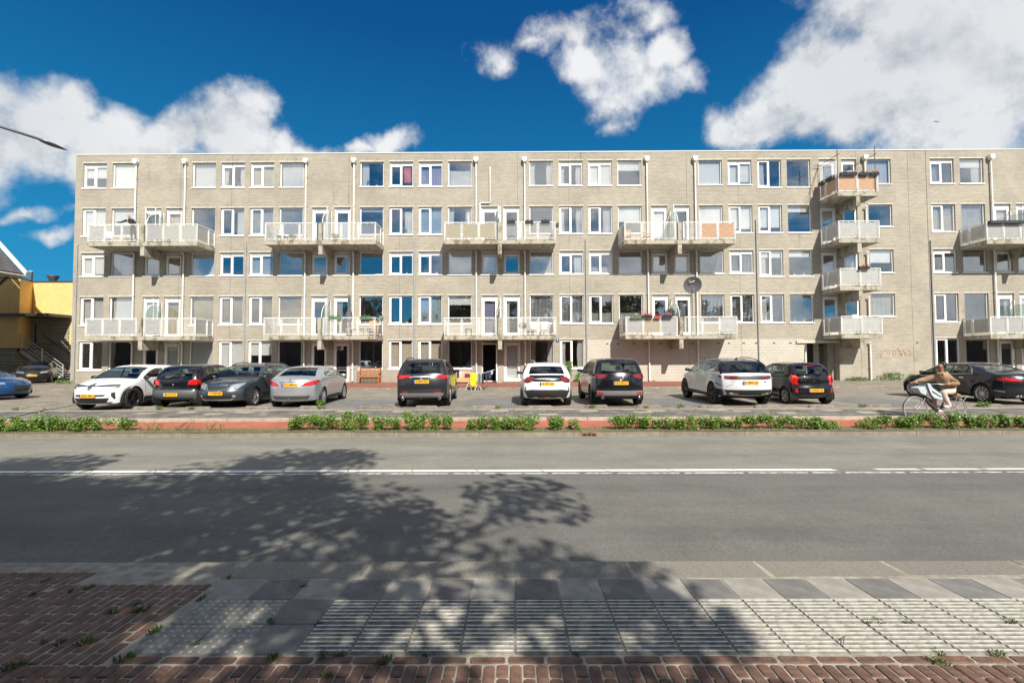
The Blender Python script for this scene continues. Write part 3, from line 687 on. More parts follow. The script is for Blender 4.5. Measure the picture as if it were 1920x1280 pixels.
        if L == 'p': plants.append((row, x0, z0, w_, c))
# pot plants on window sills are things of their own
GR = lambda x: min((abs(x-v), n) for v, n in ((-27, 'at the left corner'), (-24, 'by the left balconies'), (-18, 'right of the left balconies'), (-9.3, 'by the parasol balconies'), (-7.4, 'just right of the parasol balconies'), (-5.4, 'just left of the middle balconies'), (-3.5, 'by the middle balconies'), (1.8, 'right side of the middle balconies'), (4.7, 'right of the middle balconies'), (10, 'behind the flowery balconies'), (14.8, 'right of the flowery balconies'), (16.7, 'left of the stacked single balconies'), (18.6, 'next to the stacked single balconies'), (28, 'at the right end')))[1]
for i, (row, x0, z0, w_, c) in enumerate(plants):
    for j in range(2 if w_ > 1.2 else 1):
        o = link('windowsill_plant', SP[(i*2+j) % 5], loc=(x0+w_*(.28+.42*j)+rnd.uniform(-.08, .08), YW+.24, z0+c+.0), scale=(.9, .9, .9))
        tag(o, '%s pot plant in the %s floor window %s' % (('left', 'right')[j], ORD[row-1], GR(x0+w_/2)), 'pot plant', 'potted plants on window sills')
# ---- downpipes
hop = MB().prism([(-.07, 0), (.07, 0), (.15, .14), (.15, .30), (-.15, .30), (-.15, .14)], YW-.27, YW-.02).mesh('hopper_head', M_pipe)
def pipe(x, segs, hopper=True):
    mb = MB()
    for (z0, z1, elbow) in segs:
        pts = [(x, YW-.11, z0), (x, YW-.11, z1-.15)]
        if elbow: pts += [(x, YW-.12, z1-.08), (x-.08, YW-.2, z1)]
        else: pts += [(x, YW-.11, z1)]
        mb.tube(pts, .05, 10)
        z = z0+.8
        while z < z1: mb.box(x-.062, x+.062, YW-.17, YW, z, z+.03); z += 1.9
    o = mb.obj('downpipe', M_pipe, bld)
    if hopper: link('hopper_head', hop, o, loc=(x, 0, 14.34))
for x in (-24.75, -21.51, -13.58, -10.43, -2.44, .72, 8.70, 11.84, 31.06, 33.95):
    pipe(x, [(8.85, 14.4, 0), (3.0, 8.5, 1), (.12, 2.68, 1)])
pipe(22.89, [(11.7, 14.4, 0), (8.84, 11.3, 1), (5.9, 8.3, 1), (3.0, 5.4, 1), (.1, 2.5, 1)])
MB().tube([(-1.54, YW-.08, 14.05), (-1.54, YW-.08, 11.72), (-1.54, YW-.08, 11.68), (-2.17, YW-.08, 11.68), (-2.19, YW-.08, 11.6), (-2.19, YW-.08, 9.3)], .045, 8).obj('flue_pipe', M_pipe, bld)
MB().tube([(-2.95, YW-.1, 8.9), (-2.95, YW-.1, 10.95)], .05, 8).obj('flue_pipe', M_pipe, bld)
# ---- balconies
YF = 28.45
def slatpanel(w_, h=.86):
    k = ('sp', round(w_, 2))
    if k not in CM:
        mb = MB(); mb.box(0, .022, 0, .02, 0, h); mb.box(w_-.022, w_, 0, .02, 0, h)
        n = 15
        for i in range(n+1): z = i*(h-.018)/n; mb.box(.022, w_-.022, .002, .018, z, z+.010)
        for z in (-.05, h):
            for f in (.15, .5, .85): mb.box(w_*f-.015, w_*f+.015, 0, .02, z, z+.05)
        CM[k] = mb.mesh('railing_panel', M_rail)
    return CM[k]
def sheetm(w_, mat, h=.84):
    k = ('sh', round(w_, 2), mat.name)
    if k not in CM: CM[k] = MB().box(.02, w_-.02, 0, .012, .01, h).mesh('privacy_sheet', mat)
    return CM[k]
M_reed = pm('grey_screen_cloth', (.40, .40, .41), .8, var=.12, vscale=5); M_woods = pm('orange_wood_sheet', (.60, .30, .10), .7, var=.25, vscale=3, stretch=(1, 1, 6)); M_whsh = pm('white_screen_cloth', (.50, .51, .50), .7, var=.15, vscale=4)
M_flor = pm('floral_cloth', (.36, .33, .30), .8, col2=(.45, .36, .10), vscale=7, vthr=(.45, .55)); M_green = pm('leaf_print_cloth', (.5, .52, .47), .8, col2=(.12, .14, .08), vscale=22, vthr=(.36, .44))
M_frost = glass_mat('frosted_screen', .10, (.75, .82, .80), .3)
def balcony(c, xl, xr, zt, lin={}, screen=True, flip=False, single=False):
    zb = zt-.245
    mb = MB(); mb.box(xl, xr, YF, YW, zb, zt, ch=0)
    B = mb.obj('balcony', M_slab, bld)
    MB().box(c-.125, c+.125, YF+.03, YW, zb-.60, zb+.001).obj('support_beam', M_slab, B)
    if not single: MB().box(c-.11, c+.11, YF-.02, YF+.30, zt, zt+1.10, ch=.01).obj('fin_post', M_slab, B)
    zr = zt+1.07; segs = [(xl, c-.20), (c+.20, xr)] if not single else [(xl, xr)]
    yp = YF+.03; idx = 0
    pk = ('post',)
    if pk not in CM: CM[pk] = MB().box(-.02, .02, -.02, .02, -.03, 1.07).mesh('post', M_rail)
    for (a, b) in segs:
        n = 3 if not single else 2; a += .03; b -= .03
        MB().box(a-.02, b+.02, yp-.025, yp+.025, zr, zr+.045).obj('handrail', M_rail, B)
        MB().box(a-.02, b+.02, yp-.02, yp+.02, zt+.07, zt+.105).obj('bottom_rail', M_rail, B)
        for i in range(n+1): link('post', CM[pk], B, loc=(a+(b-a)*i/n, yp, zt))
        for i in range(n):
            w_ = (b-a)/n-.10; x = a+(b-a)*i/n+.05
            link('railing_panel', slatpanel(w_), B, loc=(x, yp-.01, zt+.155))
            if idx in lin: link('privacy_sheet', sheetm(w_, lin[idx]), B, loc=(x, yp+.03, zt+.16))
            idx += 1
    for sx, x in ((-1, xl+.03), (1, xr-.03)):
        MB().box(x-.02, x+.02, yp+.03, YW, zr, zr+.045).obj('side_handrail', M_rail, B); MB().box(x-.018, x+.018, yp+.03, YW, zt+.07, zt+.105).obj('side_bottom_rail', M_rail, B)
        link('post', CM[pk], B, loc=(x, YW-.06, zt)); link('post', CM[pk], B, loc=(x, YW-.62, zt))
        o = link('railing_panel', slatpanel(.98), B, loc=(x-.01, yp+.06, zt+.155), rot=(0, 0, PI/2)); link('railing_panel', slatpanel(.46), B, loc=(x-.01, YW-.58, zt+.155), rot=(0, 0, PI/2))
        if 's%d' % sx in lin:
            link('privacy_sheet', sheetm(.98, lin['s%d' % sx]), B, loc=(x-sx*.03, yp+.06, zt+.16), rot=(0, 0, PI/2)); link('privacy_sheet', sheetm(.46, lin['s%d' % sx]), B, loc=(x-sx*.03, YW-.58, zt+.16), rot=(0, 0, PI/2))
    if screen:
        y0, y1 = YW-.02, YF+.30; arc = []
        ya = YW-.72
        for i in range(11):
            t = i/10*PI/2; arc.append((y1+(ya-y1)*(1-math.cos(t)), zt+1.05+(.95)*math.sin(t)))
        poly = [(y1, zt+.1)]+arc+[(ya, zt+2.02), (y0, zt+2.02), (y0, zt+.1)]
        MB().prism(poly, c-.006, c+.006, 'x').obj('privacy_screen', M_frost, B)
        MB().tube([(c, a, b) for a, b in arc], .022, 6).obj('curved_frame', M_rail, B)
        MB().box(c-.02, c+.02, ya-.02, ya+.02, zt, zt+2.45).box(c-.02, c+.02, YW-.04, YW, zt, zt+2.4).box(c-.018, c+.018, ya+.02, YW-.04, zt+2.36, zt+2.40).obj('screen_frame', M_rail, B)
    return B
hx = 3.42
balcony(-22.93, -26.33, -19.51, 8.80, {0: M_whsh, 3: M_reed, 4: M_green, 5: M_green, 's1': M_whsh})
balcony(-22.93, -26.33, -19.51, 2.98, {i: M_reed for i in (0, 1, 2, 3)} | {'s1': M_whsh})
balcony(-11.92, -15.35, -8.48, 8.84, {'s-1': M_whsh})
balcony(-11.92, -15.35, -8.48, 2.98, {'s-1': M_whsh})
balcony(-.86, -4.28, 2.58, 8.82, {0: M_flor, 1: M_flor, 2: M_flor})
balcony(-.86, -4.28, 2.58, 2.94, {})
balcony(10.2, 6.80, 13.62, 8.77, {4: M_woods, 5: M_woods, 's-1': M_reed})
balcony(10.2, 6.80, 13.62, 2.94, {0: M_reed, 1: M_flor, 2: M_reed, 's-1': M_reed, 's1': M_whsh, 5: M_whsh})
for zt, l in ((11.68, {0: M_woods, 1: M_woods, 's-1': M_woods}), (8.79, {0: M_whsh, 1: M_whsh, 's-1': M_whsh}), (5.86, {0: M_green, 1: M_whsh, 's-1': M_whsh}), (2.93, {0: M_whsh, 1: M_whsh, 's-1': M_reed})):
    balcony(21.2, 19.92, 22.44, zt, l, screen=False, single=True)
balcony(32.3, 28.95, 35.7, 8.67, {0: M_reed, 1: M_reed, 's-1': M_whsh}); balcony(32.3, 28.95, 35.7, 2.87, {i: M_reed for i in (0, 1, 2)} | {'s-1': M_reed})
# ---- open balcony doors
for (xh, z0, ang, col) in ((-24.15, 8.95, -.95, M_wht), (20.1, 11.8, -.9, M_wht), (-1.1, 8.95, -1.45, M_wht)):
    o = empty('open_door', loc=(xh, YW+.05, z0), rz=ang, parent=bld)
    mb = MB(); mb.box(0, .12, 0, .05, 0, 2.3); mb.box(.78, .9, 0, .05, 0, 2.3); mb.box(.12, .78, 0, .05, 0, .2); mb.box(.12, .78, 0, .05, 2.18, 2.3)
    mb.obj('door_leaf', M_wht, o); MB().box(.12, .78, .02, .03, .2, 2.18).obj('pane', M_glass, o)
# ---- entrance porch
M_grdoor = pm('grey_green_door', (.12, .125, .11), .5, var=.1); M_int = pm('porch_brick', (.27, .25, .20), .85, var=.2)
po = empty('entrance_porch', parent=bld)
MB().box(18.2, 20.95, YW-.10, YW, 2.45, 2.62).obj('canopy', M_lint, po)
MB().box(18.72, 20.97, YW+1.55, YW+1.6, .02, 2.45).obj('recess_wall', M_int, po)
MB().box(18.72, 20.97, YW, YW+1.6, -.02, .045).obj('floor', M_conc, po)
mb = MB(); mb.box(18.74, 18.80, YW+.5, YW+.58, .05, 2.4); mb.box(19.1, 19.2, YW+.5, YW+.58, .05, 2.4); mb.box(18.8, 19.1, YW+.5, YW+.58, 1.0, 1.12); mb.box(18.8, 19.1, YW+.5, YW+.58, 2.05, 2.4)
mb.obj('side_light', M_wht, po); MB().box(18.8, 19.1, YW+.53, YW+.54, .05, 2.05).obj('pane', M_glass, po)
MB().box(19.2, 19.62, YW+.52, YW+.56, .05, 2.4).obj('entrance_door', C_blk, po)
MB().box(19.98, 20.5, YW+.9, YW+.95, .05, 2.25).obj('metal_door', M_grdoor, po)
MB().box(19.62, 19.98, YW+.5, YW+1.5, .05, 2.44).obj('pier', M_int, po); MB().box(20.5, 20.96, YW+.4, YW+1.5, .05, 2.44).obj('pier', M_int, po)
cv = [(0, 0)]+[(-.55*(1-math.sin(t*PI/16)), -.55*(1-math.cos(t*PI/16))) for t in range(9)]
cv = [(18.72, 2.44), (19.0, 2.44)]+[(19.0-.28*math.sin(t*PI/16), 2.16+.28*math.cos(t*PI/16)) for t in range(1, 8)]+[(18.72, 2.16)]
MB().prism(cv, YW+.001, YW+.3).obj('curved_corner', M_wallw, po)
# house number
sg = tag(MB().box(2.7, 2.92, YW-.03, YW-.003, 2.58, 2.82, ch=0).obj('house_number_sign', pm('sign_blue', (.03, .09, .16), .4)), 'small blue house number plate beside the ground floor window right of the middle balcony', 'sign')
link('digit', text_mesh('7', .2, M_wht), sg, loc=(2.81, YW-.034, 2.70), rot=(PI/2, 0, 0))
# graffiti remains: a flat worn scrawl on the wall
M_graf = pm('faded_orange_paint', (.50, .36, .22), .9, var=.2)
q = random.Random(4); mb = MB()
for k, (gx, gz_, gs) in enumerate([(23.75, 1.75, .30), (24.15, 1.85, .22), (24.45, 1.75, .24), (24.8, 1.85, .3), (25.1, 1.80, .22), (25.35, 1.85, .26), (25.6, 1.7, .2), (25.9, 1.45, .26)]):
    pts = [(gx+gs*math.cos(t*.55+k)*(.5+.3*math.sin(t+k)), YW-.008, gz_+gs*math.sin(t*.8+k*2)*.8) for t in range(12)]
    mb.tube(pts, [.004+.014*abs(math.sin(i*1.7+k)) for i in range(12)], 4)
mb.tube([(23.6, YW-.008, 1.93), (24.4, YW-.008, 1.98), (25.2, YW-.008, 2.0)], .012, 4)
mb.obj('graffiti_scrawl', M_graf, bld)
# ------------------------------------------------------------------ yellow building, stairs, house at the left
M_yel = pm('yellow_render', (.72, .50, .20), .8, var=.08, vscale=1.5)
M_band = brick_mat('banded_blocks', (.42, .39, .31), (.30, .28, .23), (.14, .13, .11), 3.0, .20, .03, .85, .8, xz=True, var=.15)
M_steel = pm('painted_steel', (.45, .47, .48), .4, metal=.2); M_dsteel = pm('dark_steel', (.05, .06, .065), .5)
yb = empty('yellow_building', (0, 0, 0), 0, 'yellow rendered building with grey banded block base and outside stairs at the left', 'building')
mb = MB(); P = [(-44, 35.2), (-37.6, 35.2), (-38.5, 37), (-26, 37), (-26, 45), (-44, 45)]
mb.prism(P, 2.45, 7.75, 'z'); mb.obj('yellow_wall', M_yel, yb)
MB().prism([(a*1.0, b-.05 if b < 40 else b) for a, b in P], 7.75, 7.85, 'z').obj('roof_edge', M_dsteel, yb)
MB().prism([(-44, 35.25), (-37.9, 35.25), (-37.9, 37.02), (-26, 37.02), (-26, 45), (-44, 45)], -.1, 2.45, 'z').obj('block_base', M_band, yb)
MB().box(-37.9, -35.7, 36.9, 37.2, 2.4, 4.7).box(-35.6, -35.5, 36.9, 37.2, 2.4, 4.7).obj('block_wall', M_band, yb) if False else MB().box(-37.85, -35.45, 36.93, 37.2, 2.4, 4.80).obj('block_wall', M_band, yb)
MB().box(-41, -35.2, 35.0, 37.0, 4.86, 5.08).obj('canopy', M_dsteel, yb); MB().box(-36.9, -36.1, 34.98, 35.0, 4.89, 5.05).obj('canopy_lamp', M_lint, yb)
dr = MB().box(-38.48, -37.86, 36.88, 36.94, 2.45, 4.6).obj('door', pm('grey_door', (.28, .29, .29), .5), yb); MB().box(-38.08, -37.98, 36.86, 36.89, 2.9, 4.4).obj('glass_slit', C_blk, dr)
st = empty('outside_stairs', (0, 0, 0), 0, 'steel outside stairs with grey railing against the yellow building', 'stairs')
MB().box(-40.2, -37.6, 35.4, 36.85, 2.28, 2.44).obj('landing', M_dsteel, st)
MB().prism([(-40.3, 3.55), (-38.0, 3.5), (-38.05, 2.5), (-39.9, 2.45)], 35.30, 35.36).obj('landing_screen', pm('dark_panel', (.035, .045, .055), .6), st)
n = 13
sm_ = MB().box(0, .30, 35.45, 36.5, -.03, .0).mesh('step', M_lint)
for i in range(n): link('step', sm_, st, loc=(-37.55+.255*i, 0, 2.28-.175*i))
for y in (35.40, 36.52): MB().prism([(-37.7, 2.42), (-34.15, -.0), (-34.5, -.05), (-37.7, 2.12)], y, y+.05).obj('stringer', M_steel, st)
for k in range(4): MB().tube([(-37.6, 35.42, 2.65+.27*k), (-34.35, 35.42, .35+.27*k)], .022, 6).obj('railing_bar', M_steel, st)
for x, z in ((-37.6, 2.4), (-36.0, 1.3), (-34.35, .1)): MB().box(x-.03, x+.03, 35.39, 35.45, z, z+1.1).obj('newel_post', M_steel, st)
MB().tube([(-37.4, 36.85, 3.5), (-33.6, 36.85, .85)], .03, 6).obj('wall_handrail', M_dsteel, st)
tag(MB().lathe([(.0, 0), (.12, 0), (.12, .8), (.16, .82), (.16, .9), (0, .92)], 12, c=(-39.2, 37.5, 7.85)).obj('flue', M_steel), 'slim steel flue on the yellow building roof', 'flue')
tag(MB().lathe([(.0, 0), (.25, 0), (.25, .35), (.40, .6), (.40, .72), (0, .72)], 14, c=(-38.4, 38.5, 7.85)).obj('roof_vent', M_dsteel), 'dark funnel shaped roof vent on the yellow building', 'vent')
# house: ridge runs away from the road
M_hb = brick_mat('dark_house_brick', (.10, .06, .05), (.07, .045, .04), (.08, .07, .06), .21, .065, .008, .85, .5, xz=True)
M_tile = pm('grey_roof_tile', (.085, .085, .09), .7, rand=.25, var=.3, vscale=4)
hs = empty('brick_house', (-1.0, 0, 0), 0, 'dark brick house with grey tiled roof and white verge at the left edge', 'house')
MB().box(-42, -33.9, 20, 30.9, -.1, 7.4).obj('wall', M_hb, hs)
sl = math.radians(47); ex_, ez = -32.15, 7.40
rf = MB().prism([(-32.15, 7.3), (-37.0, 7.3+4.85*math.tan(sl)), (-41.9, 7.3), (-41.9, 7.2), (-37.0, 7.2+4.85*math.tan(sl)), (-32.15, 7.2)], 19.5, 31.25).obj('roof', M_tile, hs)
mb = MB(); ys = 12
tvs = []; 
for i in range(5):
    t = i/4; tvs += [(0, t*.24, .03*math.sin(t*PI)+.012), (-.36, t*.24, .03*math.sin(t*PI))]
tm = MB().add(tvs+[(a, b, c-.02) for a, b, c in tvs], [(2*i, 2*i+2, 2*i+3, 2*i+1) for i in range(4)]+[(2*i, 10+2*i, 12+2*i, 2*i+2) for i in range(4)]+[(0, 1, 11, 10), (8, 18, 19, 9)]).mesh('roof_tile', M_tile)
for r_ in range(17):
    for k in range(14):
        y = 31.15-.24*(k+1); d = .05+r_*.32
        link('roof_tile', tm, rf, loc=(-32.15-d*math.cos(sl), y, 7.31+d*math.sin(sl)+.01), rot=(0, sl, 0))
MB().prism([(-32.02, 7.26), (-36.9, 7.26+4.88*math.tan(sl)), (-36.9, 7.60+4.88*math.tan(sl)), (-31.95, 7.5)], 31.22, 31.34).obj('verge_board', pm('old_white_paint', (.62, .62, .58), .6, var=.2), hs)
MB().tube([(-32.08, 19.5, 7.2), (-32.08, 31.4, 7.2)], .07, 8).obj('gutter', M_lint, hs); MB().bar((-33.9, 30.8, 6.0), (-32.7, 30.8, 7.15), .12).obj('eave_bracket', M_dsteel, hs)
MB().box(-34.0, -32.2, 20, 31.2, 7.12, 7.18).obj('soffit', M_lint, hs)
# ------------------------------------------------------------------ street lamp
M_lampg = pm('lamp_grey', (.10, .12, .13), .4, metal=.5)
sl_ = empty('street_lamp', (-14.6, 12.2, -.25), 0, 'tall grey street lamp reaching in from the left with a flat leaf shaped head', 'street lamp')
MB().tube([(0, 0, 0), (0, 0, 7.6), (.02, .03, 8.2), (.12, .15, 8.34), (.9, 1.15, 8.22)], [.09, .06, .05, .045, .035], 10).obj('pole', M_lampg, sl_)
mb = MB(); hd = []
A = Vector((.82, 1.05, 8.23)); B = Vector((1.24, 1.52, 8.10)); t = (B-A).normalized(); u = Vector((t.y, -t.x, 0)).normalized(); v = u.cross(t)
sec = [(0, .03, .03), (.12, .10, .05), (.35, .15, .055), (.62, .14, .045), (.85, .08, .03), (1., .01, .01)]
vs = []
for f, a, b in sec: vs += [A+(B-A)*f*1.0+u*(a*math.cos(k*PI/4))+v*(-abs(b)*math.sin(k*PI/4) if math.sin(k*PI/4) > 0 else -b*.35*math.sin(k*PI/4)) for k in range(8)]
mb.add(vs, [(i*8+k, i*8+(k+1) % 8, (i+1)*8+(k+1) % 8, (i+1)*8+k) for i in range(5) for k in range(8)], True); mb.obj('lamp_head', M_lampg, sl_)
# ------------------------------------------------------------------ trees behind the camera (their shade falls on the road)
M_bark = pm('bark', (.10, .08, .06), .9, var=.4, vscale=8, bump=.6, bscale=30)
M_tleaf = pm('tree_leaf', (.065, .12, .025), .55, col2=(.035, .075, .015), vscale=2.5)
def tree_meshes(seed, ch, cr, crz, n, trunk_h, lsize=.10, nleaf=420):
    q = random.Random(seed); tr = MB(); lf = MB()
    tr.tube([(0, 0, -.1), (.05, 0, 1), (-.03, .08, trunk_h), (.0, .0, ch)], [.24, .19, .15, .08], 10)
    for k in range(n):
        while True:
            p = Vector((q.uniform(-1, 1), q.uniform(-1, 1), q.uniform(-1, 1)))
            if .35 < p.length < 1: break
        c = Vector((p.x*cr, p.y*cr, ch+p.z*crz)); s = Vector((q.uniform(-.1, .1), q.uniform(-.1, .1), trunk_h+q.uniform(-.3, .9)))
        m = s.lerp(c, .5)+Vector((0, 0, -.25)); tr.tube([s, m, c], [.07, .045, .012], 5)
        R = q.uniform(.55, 1.15)
        for _ in range(4): tr.tube([m.lerp(c, .5), c+Vector((q.gauss(0, R*.5), q.gauss(0, R*.5), q.gauss(0, R*.4)))], [.02, .006], 4)
        for _ in range(nleaf):
            d = Vector((q.gauss(0, 1), q.gauss(0, 1), q.gauss(0, .75))).normalized()*R*q.random()**.45
            pp = c+d; s_ = lsize*q.uniform(.6, 1.2); a = Vector((q.gauss(0, 1), q.gauss(0, 1), q.gauss(0, .6))).normalized(); b = a.cross(Vector((q.gauss(0, .5), q.gauss(0, .5), 1))).normalized()
            lf.add([pp-a*s_, pp+b*s_*.55, pp+a*s_, pp-b*s_*.55], [(0, 1, 2, 3)])
    return tr.mesh('trunk', M_bark), lf.mesh('crown', M_tleaf)
TC = tree_meshes(11, 6.7, 4.4, 3.2, 88, 3.0, .125, 520)
TA = tree_meshes(17, 6.6, 4.9, 3.2, 72, 3.2, .105, 330)
TB = tree_meshes(23, 6.8, 3.2, 3.6, 40, 2.6, .16, 300)
def tree(T, x, y, s, rz, label):
    e = empty('tree', (x, y, 0), rz, label, 'tree'); e.scale = (s,)*3
    link('trunk', T[0], e); link('crown', T[1], e)
tree(TA, -1.35, -4.15, 1., .3, 'leafy tree behind the photographer shading the road and kerb')
tree(TC, -7.4, -4.6, 1.05, 2.1, 'leafy street tree shading the brick paving at the left')
tree(TC, -5.2, -5.0, .95, 4.0, 'leafy street tree between the two others behind the photographer, shading the road')
for i, (x, y, s, lb) in enumerate(((-24, -15, 1.15, 'far left'), (-15, -17, .95, 'left'), (-6, -18, 1.25, 'middle left'), (5, -17, 1.3, 'middle'), (12, -16, 1.2, 'middle right'), (20, -18, 1.35, 'right'), (29, -16, 1.2, 'far right'), (38, -17, 1.2, 'outermost right'))):
    tree(TB, x, y, s, i*1.3, 'tree across the street, %s in the row behind the photographer' % lb)
ob = empty('brick_terrace', (0, 0, 0), 0, 'low brick terrace across the street mirrored in the ground floor windows', 'building')
MB().box(-130, 130, -34, -26, -.1, 5.2).obj('wall', M_hb, ob); MB().prism([(-34.4, 5.1), (-25.6, 5.1), (-30, 8.2)], -130, 130, 'x').obj('roof', M_tile, ob)
# ------------------------------------------------------------------ cars
def catmull(P, step=.045):
    P = [Vector(p) for p in P]; out = []
    Q = [P[0]*2-P[1]]+P+[P[-1]*2-P[-2]]
    for i in range(1, len(Q)-2):
        a, b, c, d = Q[i-1:i+3]; n = max(1, int((c-b).length/step+.5)); k = .5
        la, lb, lc = max(1e-4, (b-a).length), (c-b).length, max(1e-4, (d-c).length)
        m1 = ((b-a)/la*lb/(la+lb)*1.0+(c-b)/lb*la/(la+lb))*lb; m2 = ((c-b)/lb*lc/(lb+lc)+(d-c)/lc*lb/(lb+lc))*lb
        for j in range(n):
            t = j/n; t2, t3 = t*t, t*t*t
            out.append(b*(2*t3-3*t2+1)+m1*(t3-2*t2+t)+c*(3*t2-2*t3)+m2*(t3-t2))
    out.append(P[-1]); return out
def paint(name, col, metal=.3, rough=.28):
    m = pm(name, col, rough, metal=metal, coat=.7, spec=.3); return m
K_white = paint('pearl_white_paint', (.74, .76, .77), 0., .3); K_black = paint('black_paint', (.006, .0065, .009), .0, .22); K_dgrey = paint('slate_blue_grey_paint', (.055, .068, .08), .5, .3)
K_silver = paint('silver_paint', (.46, .50, .54), .65, .3); K_grey = paint('dark_grey_paint', (.025, .028, .033), .4, .3); K_bsed = paint('blue_grey_black_paint', (.022, .028, .038), .5, .24); K_blue = paint('blue_paint', (.01, .06, .19), .4, .25)
K_lwhite = paint('cool_white_paint', (.62, .65, .67), .1, .25)
K_cblack = pm('black_plastic', (.018, .018, .02), .55); K_plas = pm('grey_plastic', (.07, .075, .08), .5); K_mplas = pm('mid_grey_plastic', (.16, .165, .175), .45); K_chrome = pm('chrome', (.75, .76, .78), .12, metal=1.); K_sil = pm('satin_silver', (.45, .46, .47), .35, metal=.8)
K_red = pm('red_lamp', (.45, .008, .006), .12, coat=1.); K_dred = pm('dark_red_lamp', (.16, .008, .012), .12, coat=1.); K_amb = pm('orange_lamp', (.7, .2, .03), .15, coat=1.); K_lamp = pm('clear_lamp', (.55, .57, .6), .1, metal=.7, coat=1.); K_dlamp = pm('smoked_lamp', (.08, .085, .095), .1, metal=.4, coat=1.)
K_tyre = pm('tyre_rubber', (.016, .016, .017), .8); K_alu = pm('alloy', (.55, .56, .58), .28, metal=.8); K_dalu = pm('dark_alloy', (.035, .035, .04), .35, metal=.5)
K_yel = pm('plate_yellow', (.78, .42, .015), .45); K_pblue = pm('plate_blue', (.01, .06, .30), .45); K_ptxt = pm('plate_black', (.015, .015, .015), .5); K_glass = glass_mat('car_glass', .07, (.42, .48, .45), 0., 4.)
K_dglass = glass_mat('privacy_glass', .06, (.10, .11, .12), 0., 4.); K_int = pm('car_interior', (.02, .02, .022), .8); K_floor = pm('underbody', (.008, .008, .008), .9)
def wheel_mesh(r, style, mat_r):
    key = ('wh', r, style, mat_r.name)
    if key in CM: return CM[key]
    ty = MB(); w_ = .11; rr = r*.70
    ty.lathe([(rr, -w_), (r*.93, -w_), (r*.985, -w_*.8), (r, -w_*.55), (r, w_*.55), (r*.985, w_*.8), (r*.93, w_), (rr, w_*.92)], 28, 'y')
    rim = MB(); rim.lathe([(rr, -w_), (rr*1.0, w_*.9), (rr*.93, w_*.92), (rr*.90, w_*.3)], 28, 'y', mi=0)
    rim.lathe([(.0, w_*.35), (rr*.93, w_*.3)], 20, 'y', mi=1)
    rim.lathe([(rr*.22, w_*.4), (rr*.2, w_*.78), (0, w_*.8)], 14, 'y', mi=0)
    n = style
    for k in range(n):
        a = 2*PI*k/n
        for da in ((-.13, .13) if n <= 6 else (0,)):
            aa = a+da*1.2
            p = lambda rad, off: (rad*math.cos(aa+off), rad*math.sin(aa+off))
            A = p(rr*.15, 0); B = p(rr*.94, da*.3); wd = (.022 if n <= 6 else .026)
            t = Vector((B[0]-A[0], B[1]-A[1])).normalized(); s = Vector((-t.y, t.x))*wd/2
            vs = [(A[0]-s.x, w_*.80, A[1]-s.y), (A[0]+s.x, w_*.80, A[1]+s.y), (B[0]+s.x, w_*.90, B[1]+s.y), (B[0]-s.x, w_*.90, B[1]-s.y)]
            vs += [(v[0], w_*.45, v[2]) for v in vs]
            rim.add(vs, [(0, 1, 2, 3), (0, 4, 5, 1), (1, 5, 6, 2), (2, 6, 7, 3), (3, 7, 4, 0)])
    CM[key] = (ty.mesh('wheel', K_tyre), rim.mesh('rim', [mat_r, K_floor])); return CM[key]
